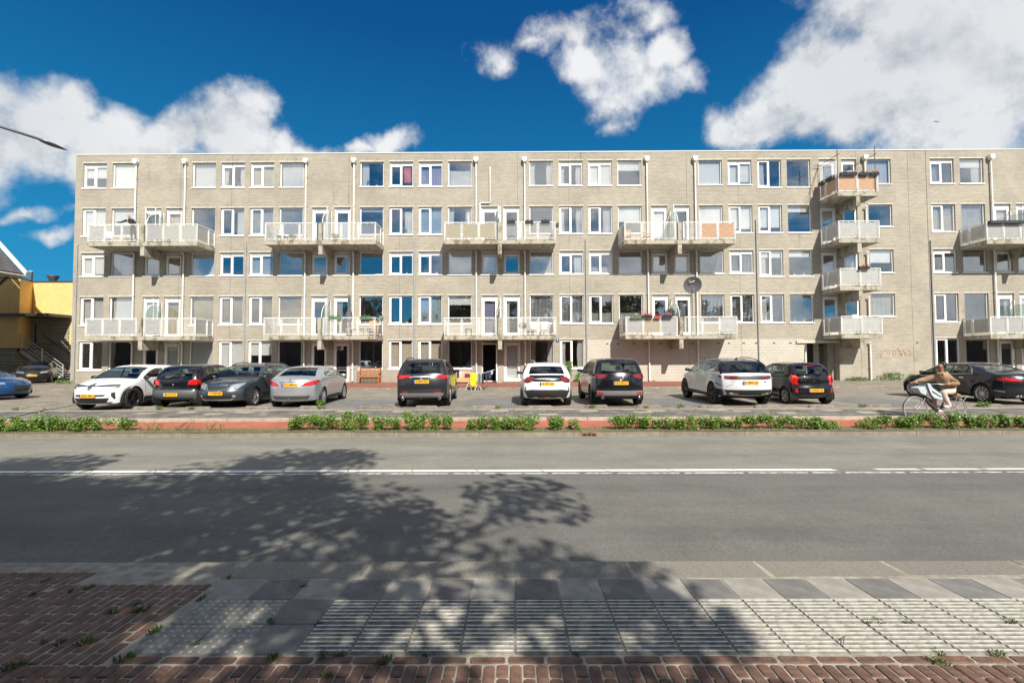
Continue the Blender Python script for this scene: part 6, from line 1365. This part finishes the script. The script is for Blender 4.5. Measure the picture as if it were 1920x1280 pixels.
# ------------------------------------------------------------------ balcony belongings
M_pg = pm('green_planter', (.13, .22, .14), .5); M_pd = pm('dark_planter', (.03, .035, .045), .5); M_pr = pm('terracotta', (.36, .09, .04), .7)
FC = {'pink': (.75, .18, .30), 'red': (.62, .01, .06), 'magenta': (.5, .02, .28), 'yellow': (.85, .45, .0), 'white': (.8, .8, .75), 'orange': (.8, .22, .02), 'none': None, 'purple': (.18, .05, .3)}
def fbox(x, zt, w_, pot, fl, label, y=28.40, side=False, n=40, trail=False):
    e = empty('flower_box', (x, y, zt+1.02), PI/2 if side else 0, label, 'flower box', 'flower boxes on the balcony railings')
    MB().prism([(-.08, 0), (.08, 0), (.11, .17), (-.11, .17)], -w_/2, w_/2, 'x').obj('trough', pot, e)
    mb = MB(); q = random.Random(int(x*100)); mats = [M_leaf]
    leafclump(mb, (0, 0, .1), w_*.42, .16, int(90*w_/.5), .03, int(x*10))
    for f in fl:
        if FC[f]: mats.append(pm('petal_'+f, FC[f], .6))
    for _ in range(n if len(mats) > 1 else 0):
        p = Vector((q.uniform(-w_/2, w_/2)*.95, q.uniform(-.12, .05), q.uniform(.16, .30)-(q.uniform(0, .3) if trail and q.random() < .3 else 0))); mi = 1+min(len(mats)-2, int((p.x/w_+.5)*(len(mats)-1)))
        for k in range(3):
            a = Vector((q.gauss(0, 1), q.gauss(0, 1), q.gauss(0, 1))).normalized()*.028; b = a.orthogonal().normalized()*.028; mb.add([p-a, p+b, p+a, p-b], [(0, 1, 2, 3)], mi=mi)
    mb.obj('flowers', mats, e)
fbox(7.42, 2.94, .62, M_pg, ['pink', 'white', 'red'], 'green box of pink geraniums, leftmost on the flowery first floor balcony', trail=True)
fbox(8.10, 2.94, .62, M_pd, ['red'], 'box of bright red geraniums, second on the flowery balcony', n=70, trail=True)
fbox(8.72, 2.90, .36, M_pr, ['red'], 'small terracotta box, third on the flowery balcony', n=14)
fbox(9.32, 2.94, .58, M_pd, ['magenta', 'pink'], 'box of magenta flowers, rightmost on the flowery balcony', n=60)
fbox(-10.95, 2.94, .75, M_pg, ['none'], 'green trough with low herbs, left of the grey parasol'); fbox(-9.05, 2.94, .7, M_pg, ['none'], 'green trough with herbs, right of the grey parasol'); fbox(-8.30, 2.9, .5, M_pg, ['white'], 'green trough with white flowers at the balcony corner by the parasol', y=28.9, side=True, n=12)
fbox(-.15, 8.80, .5, M_pd, ['none'], 'dark trough with twiggy plants, left of three on the second floor'); fbox(.95, 8.78, .5, M_pd, ['none'], 'dark empty looking trough, middle of three on the second floor'); fbox(1.95, 8.80, .52, M_pd, ['none'], 'dark trough with spiky plants, right of three on the second floor'); fbox(2.72, 8.72, .4, M_pd, ['none'], 'dark trough with greenery hanging at the balcony corner', y=28.9, side=True)
fbox(20.32, 11.66, .5, M_pd, ['white'], 'dark trough with white flowers, left front of the top balcony', n=16); fbox(20.82, 11.66, .5, M_pd, ['white', 'yellow'], 'dark trough with yellow pansies, second on the top balcony', n=50); fbox(21.5, 11.64, .55, M_pd, ['purple'], 'dark trough with purple flowers, third on the top balcony', n=20); fbox(22.15, 11.66, .52, M_pd, ['yellow', 'orange'], 'dark trough with orange and yellow flowers, right corner of the top balcony', n=60)
fbox(19.86, 11.60, .6, M_pd, ['purple', 'white'], 'dark trough on the side rail of the top balcony, nearer one', y=29.0, side=True, n=20); fbox(19.86, 11.60, .5, M_pd, ['orange', 'purple'], 'dark trough on the side rail of the top balcony, by the wall', y=29.75, side=True, n=20)
fbox(21.35, 5.86, .62, M_pd, ['yellow', 'orange', 'red'], 'dark trough with orange pansies on the lower single balcony', n=50)
bm_ = MB().box(-1.7, 1.6, -.12, .10, 0, .16); o = bm_.obj('flower_box', M_pd, loc=(30.75, 28.40, 9.66)); tag(o, 'long black trough along the rail of the rightmost second floor balcony', 'flower box', 'flower boxes on the balcony railings')
# parasol
pa = empty('parasol', (-10.28, 28.95, 2.98), 0, 'closed dark grey parasol standing on a first floor balcony', 'parasol'); M_pc = pm('grey_canvas', (.09, .10, .12), .9, var=.3)
MB().tube([(0, 0, 0), (0, 0, 2.55)], .022, 8).obj('pole', M_wm, pa); MB().lathe([(0, 0), (.22, 0), (.22, .05), (.04, .09)], 12).obj('base', M_pc, pa)
mb = MB(); vs = []; pr = [(.02, 2.56), (.09, 2.50), (.07, 2.35), (.10, 1.9), (.09, 1.6), (.16, 1.45), (.20, 1.2), (.19, .98), (.10, .86)]
for r_, z in pr: vs += [(r_*(1+.22*math.cos(5*a_*2*PI/20+z*2))*math.cos(a_*2*PI/20), r_*(1+.22*math.cos(5*a_*2*PI/20+z*2))*math.sin(a_*2*PI/20), z) for a_ in range(20)]
mb.add(vs, [(i*20+k, i*20+(k+1) % 20, (i+1)*20+(k+1) % 20, (i+1)*20+k) for i in range(len(pr)-1) for k in range(20)], True); mb.obj('canopy', M_pc, pa)
# dish
ds = empty('satellite_dish', (10.92, 28.42, 5.98), 0, 'large dark grey satellite dish with white scribble above a first floor balcony', 'satellite dish'); M_dish = pm('dish_grey', (.12, .125, .13), .5)
mb = MB(); pr = [(0, .10), (.15, .092), (.30, .065), (.42, .028), (.52, 0), (.53, .0), (.53, .02), (.50, .03)]
mb.lathe(pr, 28, 'y'); d_ = mb.obj('reflector', M_dish, ds, rot=(math.radians(20), 0, math.radians(-14)))
MB().tube([(-.22, -.02, .30), (-.12, .02, .12), (-.03, .03, .20)], .016, 5).tube([(-.10, .02, .20), (.12, .02, .24)], .016, 5).tube([(.0, .02, .16), (.06, .02, .28)], .014, 5).obj('white_scribble', M_wht, d_)
MB().tube([(0, .1, -.05), (0, .18, -.05), (0.05, .15, -2.9)], .028, 8).obj('mast', M_galv, ds); MB().tube([(0, .0, -.52), (0, -.42, -.15)], .012, 6).box(-.03, .03, -.5, -.4, -.17, -.08).obj('receiver_arm', M_galv, d_)
# chairs, tables, barbecue
def chair(x, y, z, rz, mat, label, s=1.):
    e = empty('garden_chair', (x, y, z), rz, label, 'chair', 'chairs on the balconies'); e.scale = (s,)*3
    MB().box(-.24, .24, -.24, .24, .40, .44, ch=.01).obj('seat', mat, e)
    mb = MB(); 
    for k in range(6): mb.box(-.21+.075*k, -.16+.075*k, .20, .225, .48, .86)
    tag(mb.obj('back_slats', mat, e), kind='stuff'); MB().box(-.24, .24, .19, .235, .86, .92).obj('back_rail', mat, e)
    lg = MB().box(-.02, .02, -.02, .02, 0, .42).mesh('leg', mat)
    for a in (-.21, .21):
        for b in (-.21, .21): link('leg', lg, e, loc=(a, b, 0))
        MB().box(a-.025, a+.025, -.24, .22, .62, .65).obj('armrest', mat, e)
chair(1.95, 29.3, 2.94, .1, M_wht, 'white plastic chair, right of the barbecue'); chair(1.25, 29.4, 2.94, -.1, M_wht, 'white plastic chair, between barbecue and the other white chair')
chair(-25.8, 29.3, 8.8, .2, M_wht, 'white chair at the left end of the balcony of the bald man'); chair(7.2, 29.4, 8.77, -.3, M_pine, 'pale wooden chair, left one of two on the second floor balcony'); chair(8.35, 29.4, 8.77, .4, M_pine, 'pale wooden chair, right one of two on the second floor balcony'); chair(-8.95, 29.3, 2.98, .0, M_pine, 'wooden garden chair under the herb trough by the parasol', 1.05)
def table(x, y, z, w_, d_, h, mat, lm, label, cat='table'):
    e = empty('table', (x, y, z), 0, label, cat); MB().box(-w_/2, w_/2, -d_/2, d_/2, h-.04, h, ch=.01).obj('tabletop', mat, e); lg = MB().box(-.018, .018, -.018, .018, 0, h-.04).mesh('leg', lm)
    for a in (-w_/2+.05, w_/2-.05):
        for b in (-d_/2+.05, d_/2-.05): link('leg', lg, e, loc=(a, b, 0))
table(-24.35, 29.3, 8.8, .95, .6, .42, M_wht, M_wht, 'low white table on the balcony of the bald man'); table(-2.85, 29.2, 2.94, .42, .4, .45, C_blk, C_blk, 'small black side table on the middle first floor balcony'); table(-10.0, 29.3, 2.98, 1.0, .6, .45, M_pine, M_pine, 'low wooden table beside the closed parasol'); table(-14.6, 29.2, 8.84, .5, .5, .45, C_blk, C_blk, 'small dark table on the second floor balcony left of centre'); table(21.6, 29.2, 5.86, .6, .5, .55, M_lint, M_galv, 'small round table on the lower single balcony')
bq = empty('barbecue', (.55, 29.25, 2.94), 0, 'round kettle barbecue on the middle first floor balcony', 'barbecue'); MB().lathe([(0, .45), (.2, .5), (.29, .65), (.28, .66), (.2, .82), (0, .87)], 18).obj('kettle', pm('bbq_grey', (.09, .09, .09), .3), bq)
for k in range(3): MB().tube([(.15*math.cos(k*2.1), .15*math.sin(k*2.1), .5), (.30*math.cos(k*2.1), .30*math.sin(k*2.1), 0)], .012, 6).obj('leg', M_galv, bq)
for i, (x, y, z, lb) in enumerate(((-22.1, 29.2, 8.8, 'green pot plant right of the fin on the balcony of the bald man'), (-21.7, 29.0, 8.8, 'second, smaller green pot plant beside the open door screen'), (-13.9, 29.0, 8.84, 'lavender pot on the second floor balcony left of centre'), (-11.2, 29.0, 8.84, 'terracotta potted plant right of the fin, second floor'))):
    mb = MB(); mb.lathe([(0, 0), (.11, 0), (.15, .26), (.12, .26)], 12, mi=1); leafclump(mb, (0, 0, .25), .24, (.95, .85, .25, .3)[i], 170, .05, 70+i); o = mb.obj('pot_plant', [M_rleaf, M_pr], loc=(x, y, z)); tag(o, lb, 'pot plant')
# pole frame over the top balcony
M_bp = pm('brown_pole', (.12, .08, .065), .6)
pf = empty('pole_frame', (0, 0, 0), 0, 'thin brown pole frame standing over the top balcony', 'frame')
for x in (19.95, 22.25): MB().tube([(x, 28.44, 11.7), (x, 28.44, 14.55)], .022, 6).obj('pole', M_bp, pf)
for x in (19.93, 22.2): MB().tube([(x, 28.2, 13.98), (x, 30.1, 13.98)], .02, 6).obj('cross_bar', M_bp, pf); MB().tube([(x-.4, 30.05, 13.95), (x+.1, 30.05, 14.0)], .018, 6).obj('wall_bar', M_bp, pf); MB().tube([(x, 30.1, 11.8), (x, 30.1, 14.2)], .018, 6).obj('wall_pole', M_bp, pf)
MB().tube([(19.9, 30.0, 14.0), (19.0, 30.0, 11.4)], .01, 5).obj('stay_line', M_bp, pf)
o = MB().tube([(0, 0, 0), (.3, .0, .12), (.5, 0, .0), (.7, 0, .12), (1., 0, 0)], [.01, .03, .07, .03, .01], 6).obj('bird', C_blk, loc=(54.6, 60, 32.0)); tag(o, 'tiny dark bird in front of the big white cloud', 'bird')
# ------------------------------------------------------------------ people
def person_mesh(J, E, reg, mats, root='pelvis', sub=2):
    names = list(J); bm = bmesh.new(); me = bpy.data.meshes.new('tmp'); idx = {n: i for i, n in enumerate(names)}
    me.from_pydata([J[n][0] for n in names], [(idx[a], idx[b]) for a, b in E], []); o = bpy.data.objects.new('tmp', me); COL.objects.link(o)
    sk = o.modifiers.new('s', 'SKIN'); sk.use_smooth_shade = True; sk.branch_smoothing = .6; sb = o.modifiers.new('b', 'SUBSURF'); sb.levels = sub
    for n in names: r = J[n][1]; me.skin_vertices[0].data[idx[n]].radius = (r, r) if not isinstance(r, tuple) else r; me.skin_vertices[0].data[idx[n]].use_root = n == root
    dg = bpy.context.evaluated_depsgraph_get(); m2 = bpy.data.meshes.new_from_object(o.evaluated_get(dg)); bpy.data.objects.remove(o)
    m2.materials.clear()
    for m in mats: m2.materials.append(m)
    segs = [(Vector(J[a][0]), Vector(J[b][0]), reg(a, b)) for a, b in E]
    for p in m2.polygons:
        c = p.center; best = (9e9, 0)
        for a, b, r_ in segs:
            ab = b-a; t = max(0, min(1, (c-a).dot(ab)/max(1e-9, ab.length_squared))); d = (c-a-ab*t).length
            if d < best[0]: best = (d, r_)
        p.material_index = best[1]; p.use_smooth = True
    return m2
M_skin = pm('skin_tan', (.25, .125, .08), .5); M_skin2 = pm('skin_pink', (.46, .25, .18), .45); M_suede = pm('tan_suede', (.30, .195, .12), .9, var=.3, vscale=9, bump=.6, bscale=14); M_cream = pm('cream_trousers', (.52, .48, .42), .85, var=.1); M_hair = pm('dark_hair', (.015, .011, .01), .5); M_fleece = pm('beige_fleece', (.42, .30, .18), .95, bump=.8, bscale=60)
M_navy = pm('navy_jacket', (.025, .028, .04), .8); M_shoe = pm('white_shoe', (.65, .63, .60), .6); M_shirt = pm('pale_shirt', (.45, .5, .55), .8)
def hand(J, E, wrist, p, d, side, pre, curl=(0, 0, -1)):
    d = Vector(d).normalized(); sv = Vector(side).normalized(); cu = Vector(curl); p = Vector(p); J[pre+'palm'] = (p+d*.05, (.034, .018)); E.append((wrist, pre+'palm'))
    for k in range(4):
        a = p+d*.085+sv*(k-1.5)*.019; L_ = (.030, .036, .034, .026)[k]
        J[pre+'f%da' % k] = (a, .0095); J[pre+'f%db' % k] = (a+d*L_+cu*.012, .0085); J[pre+'f%dc' % k] = (a+d*L_*1.2+cu*(.012+L_), .0075)
        E += [(pre+'palm', pre+'f%da' % k), (pre+'f%da' % k, pre+'f%db' % k), (pre+'f%db' % k, pre+'f%dc' % k)]
    J[pre+'ta'] = (p+d*.03-sv*.035, .011); J[pre+'tb'] = (p+d*.06-sv*.05+cu*.02, .0095); E += [(pre+'palm', pre+'ta'), (pre+'ta', pre+'tb')]
# cyclist: local frame u = -x (heading left), origin on the path under the bottom bracket
def U(px, py, y=0.): return Vector(((px-1745)/64.8, y, (789.5-py)/64.8))
J = {'pelvis': (U(1770, 735), (.155, .15)), 'waist': (U(1766, 725.5), (.18, .16)), 'chest': (U(1762, 716), (.20, .17)), 'upper': (U(1759, 708), (.15, .13)), 'neck': (U(1757, 699), .062), 'jaw': (U(1753.5, 693), (.082, .08)), 'skull': (U(1754.5, 688), (.106, .096)), 'crown': (U(1757, 684.8), .068), 'nose': (U(1748.6, 691.2), .012),
     'hipL': (U(1769, 734, -.12), .125), 'kneeL': (U(1749.5, 736, -.13), .092), 'calfL': (U(1753.5, 745, -.13), .078), 'ankL': (U(1759, 756, -.13), .058), 'heelL': (U(1763.5, 760.5, -.13), .038), 'toeL': (U(1751, 762.5, -.13), .03),
     'hipR': (U(1770, 736, .12), .105), 'kneeR': (U(1747, 748, .13), .088), 'calfR': (U(1747.5, 757, .13), .078), 'ankR': (U(1749, 769, .13), .058), 'heelR': (U(1751, 775, .13), .036), 'toeR': (U(1741, 779, .13), .03),
     'shL': (U(1764.5, 711, -.19), .115), 'elL': (U(1772.5, 720, -.25), .088), 'foL': (U(1760, 720, -.24), .066), 'wrL': (U(1752, 720.5, -.24), .032),
     'shR': (U(1750, 710, .18), .105), 'elR': (U(1738, 714, .25), .078), 'foR': (U(1728, 715.5, .25), .060), 'wrR': (U(1720, 718.2, .25), .030)}
E_ = [('pelvis', 'waist'), ('waist', 'chest'), ('chest', 'upper'), ('upper', 'neck'), ('neck', 'jaw'), ('jaw', 'skull'), ('skull', 'crown'), ('jaw', 'nose')]
for s_ in 'LR': E_ += [('pelvis', 'hip'+s_), ('hip'+s_, 'knee'+s_), ('knee'+s_, 'calf'+s_), ('calf'+s_, 'ank'+s_), ('ank'+s_, 'heel'+s_), ('heel'+s_, 'toe'+s_), ('upper', 'sh'+s_), ('sh'+s_, 'el'+s_), ('el'+s_, 'fo'+s_), ('fo'+s_, 'wr'+s_)]
hand(J, E_, 'wrL', J['wrL'][0], (-1, 0, 0), (0, 1, 0), 'L'); hand(J, E_, 'wrR', J['wrR'][0], (-1, 0, -.1), (0, -1, 0), 'R')
def reg(a, b):
    if b in ('neck', 'jaw', 'skull', 'crown', 'nose') and a != 'upper' or b[1:] in ('palm',) or a[1:].startswith(('palm', 'f', 't')) and a[0] in 'LR': return 0
    if b.startswith(('hip', 'knee', 'calf')) : return 2
    if b.startswith('ank'): return 2
    if b.startswith(('heel', 'toe')): return 3
    if a == 'pelvis' and b == 'waist': return 1
    return 1
me = person_mesh(J, E_, reg, [M_skin, M_suede, M_cream, M_shoe])
CX, CY, CZ = (1745-965)/875*13.5, 13.42, -.255
pp = empty('person', (CX, CY, CZ), 0, 'woman with bun and sunglasses in tan jacket and cream trousers riding the bicycle', 'person')
link('body', me, pp)
mb = MB(); c0 = U(1757.5, 686.2); mb.lathe([(0, -.095), (.055, -.075), (.092, -.03), (.098, .02), (.065, .065), (0, .08)], 14, 'x', c=tuple(c0+Vector((.032, 0, .0)))); c1 = U(1764, 683.8); mb.lathe([(0, -.05), (.035, -.035), (.048, 0), (.035, .035), (0, .05)], 10, c=tuple(c1)); mb.obj('hair', M_hair, pp)
MB().box(-.022, .0, -.07, .07, -.018, .014).box(0, .09, -.098, -.094, .002, .01).box(0, .09, .094, .098, .002, .01).obj('sunglasses', C_blk, pp, loc=tuple(U(1750.4, 689.6)))
mb = MB(); c2 = U(1758, 700.5)
for k in range(14):
    a = k*2*PI/14; mb.tube([c2+Vector((.10*math.cos(a), .11*math.sin(a), -.02+.02*math.cos(a))), c2+Vector((.10*math.cos(a+.5), .11*math.sin(a+.5), -.01))], .034, 6)
mb.obj('collar', M_fleece, pp); MB().prism([(-.10, .03), (.0, .02), (.02, -.16), (-.06, -.12)], -.14, -.12).obj('lapel', M_fleece, pp, loc=tuple(U(1758, 703)))
for s_, yy in (('L', -.24), ('R', .25)): w__ = J['wr'+s_][0]; MB().tube([w__+Vector((.05, 0, 0)), w__+Vector((.005, 0, 0))], .042, 8).obj('cuff', M_fleece, pp)
vs = []; q = random.Random(5); rg = [(1769, 731.5, 9, .165), (1768, 728.5, 11, .18), (1765.5, 722, 12, .185), (1763, 715, 12.8, .195), (1760.5, 708, 11.8, .20), (1758.5, 703, 8.5, .16), (1757.3, 699.5, 5.5, .08)]
for (a, b, r_, ry) in rg:
    for k in range(18): t_ = k*2*PI/18; vs.append(U(a, b)+Vector((r_/64.8*math.cos(t_)*(1+.05*math.sin(5*t_+b)), ry*math.sin(t_)*(1+.04*math.sin(4*t_+a)), .012*math.sin(3*t_+b))))
MB().add(vs, [(i*18+k, i*18+(k+1) % 18, (i+1)*18+(k+1) % 18, (i+1)*18+k) for i in range(6) for k in range(18)], True).obj('jacket', M_suede, pp)
# bicycle
bk = empty('bicycle', (CX, CY, CZ), 0, 'grey step through electric bicycle ridden along the red cycle path', 'bicycle'); M_bf = pm('bike_grey', (.06, .058, .062), .35, metal=.3); M_bs = pm('bike_silver', (.60, .61, .62), .25, metal=.7); M_bl = pm('pale_blue_cloth', (.42, .52, .56), .7, var=.12)
hubF, hubR, bb = U(1706.5, 766.8), U(1776.5, 766.8), U(1749, 773)
for nm, hb in (('front_wheel', hubF), ('rear_wheel', hubR)):
    wv = MB(); wv.tube([(hb.x+.335*math.cos(a*PI/18), 0, hb.z+.335*math.sin(a*PI/18)) for a in range(36)], .021, 8, closed=True); wo = wv.obj(nm, pm('pale_tyre', (.26, .26, .25), .7), bk)
    MB().tube([(hb.x+.312*math.cos(a*PI/18), 0, hb.z+.312*math.sin(a*PI/18)) for a in range(36)], .008, 6, closed=True).obj('rim', M_bs, wo)
    sp = MB()
    for k in range(18): a = k*2*PI/18; sp.tube([(hb.x, .02*(-1)**k, hb.z), (hb.x+.31*math.cos(a), 0, hb.z+.31*math.sin(a))], .0015, 3)
    sp.tube([(hb.x, -.05, hb.z), (hb.x, .05, hb.z)], .035 if nm[0] == 'f' else .03, 10); sp.obj('spokes', M_bs, wo)
    MB().tube([(hb.x+.36*math.cos(a*PI/18), 0, hb.z+.36*math.sin(a*PI/18)) for a in (range(2, 19) if nm[0] == 'f' else range(0, 15))], .016, 6).obj('mudguard', M_bf, bk)
ht, hbm = U(1725, 728), U(1721.5, 747)
MB().tube([hbm, bb], .055, 8).tube([ht, hbm], .022, 8).tube([bb, U(1765, 743)], .02, 8).tube([U(1724.5, 738), U(1742, 762), U(1758, 764)], .026, 8).obj('frame', M_bf, bk)
MB().tube([bb+Vector((0, .05, 0)), hubR+Vector((0, .05, 0))], .011, 6).tube([U(1765, 745), hubR+Vector((0, -.05, 0))], .010, 6).tube([bb+Vector((0, -.05, 0)), hubR+Vector((0, -.05, 0))], .011, 6).obj('rear_stay', M_bs, bk)
for yy in (-.055, .055): MB().tube([hbm+Vector((0, yy, 0)), U(1716, 758, yy), hubF+Vector((0, yy, 0))], .013, 8).obj('fork', M_bs, bk)
MB().tube([ht, U(1727, 722)], .014, 8).tube([U(1746, 722, -.26), U(1734, 720, -.24), U(1726, 722, -.1), U(1726, 722, .1), U(1720, 720, .25), U(1713, 720, .27)], .012, 8).obj('handlebar', M_bs, bk)
MB().tube([U(1768, 741), U(1765, 752)], .014, 8).obj('seat_post', M_bs, bk); MB().prism([(-.14, 0), (-.10, .05), (.12, .07), (.13, .0)], -.08, .08).obj('saddle', C_blk, bk, loc=tuple(U(1771, 743)))
MB().box(-.02, .40, -.07, .07, .0, .02).tube([(.05, -.08, 0), (.02, -.08, -.30)], .010, 5).tube([(.35, -.08, 0), (.03, -.08, -.32)], .010, 5).tube([(.2, -.08, 0), (.02, -.08, -.32)], .010, 5).obj('rack', M_bs, bk, loc=tuple(U(1775, 744)))
for yy, pz in ((-.13, U(1757, 763.5, -.13)), (.13, U(1745, 781, .13))): MB().tube([bb+Vector((0, yy*.6, 0)), pz+Vector((0, -yy*.4, 0))], .01, 6).box(pz.x-.05, pz.x+.05, yy-.045, yy+.045, pz.z-.012, pz.z+.012).obj('pedal', M_bs, bk)
MB().lathe([(0, -.02), (.09, -.02), (.09, .0), (0, 0)], 16, 'y', c=(bb.x, -.06, bb.z)).obj('chainring', M_bs, bk); MB().box(-.03, .04, -.03, .03, -.03, .03, ch=.01).obj('headlamp', C_blk, bk, loc=tuple(U(1709, 741)))
fs_ = empty('child_seat_cover', (CX, CY, CZ), 0, 'pale blue padded front child seat hanging between handlebar and rider', 'child seat')
MB().prism([((a-1745)/64.8, (789.5-b)/64.8) for a, b in ((1722, 719), (1727, 720), (1731, 727), (1741, 735), (1751, 741), (1751, 747), (1747, 750), (1734, 746), (1729, 740), (1725, 730))], -.14, .14).obj('seat_shell', M_bl, fs_)
MB().prism([((a-1745)/64.8, (789.5-b)/64.8) for a, b in ((1706, 728), (1718, 725), (1722, 735), (1719, 741), (1711, 737))], -.12, .12).obj('front_pouch', M_bl, fs_)
MB().prism([((a-1745)/64.8, (789.5-b)/64.8) for a, b in ((1730, 733), (1746, 743.5), (1746, 745), (1730, 735.5))], -.146, -.139).obj('dark_stripe', C_blk, fs_)
MB().prism([((a-1745)/64.8, (789.5-b)/64.8) for a, b in ((1718, 725), (1722.5, 719), (1729, 742), (1733, 747), (1728, 748), (1719, 741))], -.10, .10).obj('grey_panel', pm('grey_cloth', (.13, .13, .14), .8), fs_)
tag(MB().tube([(-.08, -.05, 0), (-.02, .0, .035), (.06, .02, .03), (.1, -.04, 0)], .022, 6).obj('strap_bundle', pm('orange_strap', (.65, .25, .02), .7), loc=tuple(Vector((CX, CY, CZ))+U(1781, 742))), 'orange strap bundle on the bicycle rear rack', 'strap')
# man on the balcony, facing the street, hands on the rail
X_, Y_, Z_ = -23.98, 28.78, 8.92
def P(x, y, z): return Vector((x, y, z))
J = {'pelvis': (P(.05, .18, .92), (.16, .13)), 'waist': (P(.05, .14, 1.05), (.155, .13)), 'chest': (P(.04, .04, 1.26), (.18, .13)), 'upper': (P(.02, -.01, 1.38), (.17, .12)), 'neck': (P(.0, -.03, 1.45), .058), 'jaw': (P(-.02, -.07, 1.53), .065), 'skull': (P(-.02, -.05, 1.60), .098), 'crown': (P(-.02, -.04, 1.645), .06), 'nose': (P(-.025, -.145, 1.57), .013),
     'shL': (P(.21, .0, 1.36), .08), 'elL': (P(.30, .05, 1.13), .062), 'foL': (P(.20, -.12, 1.11), .05), 'wrL': (P(.08, -.24, 1.13), .03), 'shR': (P(-.18, .0, 1.35), .08), 'elR': (P(-.42, -.08, 1.20), .06), 'foR': (P(-.55, -.15, 1.16), .048), 'wrR': (P(-.66, -.21, 1.14), .03)}
E_ = [('pelvis', 'waist'), ('waist', 'chest'), ('chest', 'upper'), ('upper', 'neck'), ('neck', 'jaw'), ('jaw', 'skull'), ('skull', 'crown'), ('jaw', 'nose')]
for s_, sg in (('L', 1), ('R', -1)):
    J['hip'+s_] = (P(.05+.1*sg, .2, .88), .10); J['knee'+s_] = (P(.05+.11*sg, .22, .5), .07); J['ank'+s_] = (P(.05+.11*sg, .28, .09), .045); J['heel'+s_] = (P(.05+.11*sg, .30, .05), .045); J['toe'+s_] = (P(.05+.12*sg, .10, .035), .035)
    E_ += [('pelvis', 'hip'+s_), ('hip'+s_, 'knee'+s_), ('knee'+s_, 'ank'+s_), ('ank'+s_, 'heel'+s_), ('heel'+s_, 'toe'+s_), ('upper', 'sh'+s_), ('sh'+s_, 'el'+s_), ('el'+s_, 'fo'+s_), ('fo'+s_, 'wr'+s_)]
hand(J, E_, 'wrL', J['wrL'][0], (-.6, -.8, 0), (.8, -.6, 0), 'L'); hand(J, E_, 'wrR', J['wrR'][0], (-.8, -.5, 0), (-.5, .8, 0), 'R')
pp = empty('person', (X_, Y_, Z_), 0, 'bald man in dark jacket leaning on the rail of the upper left balcony', 'person')
link('body', person_mesh(J, E_, reg, [M_skin2, M_navy, pm('dark_trousers', (.03, .03, .035), .8), C_blk]), pp)
MB().prism([(-.06, .02), (.05, .02), (.0, -.15)], -.185, -.14).obj('shirt_front', M_shirt, pp, loc=(-.005, .0, 1.40))
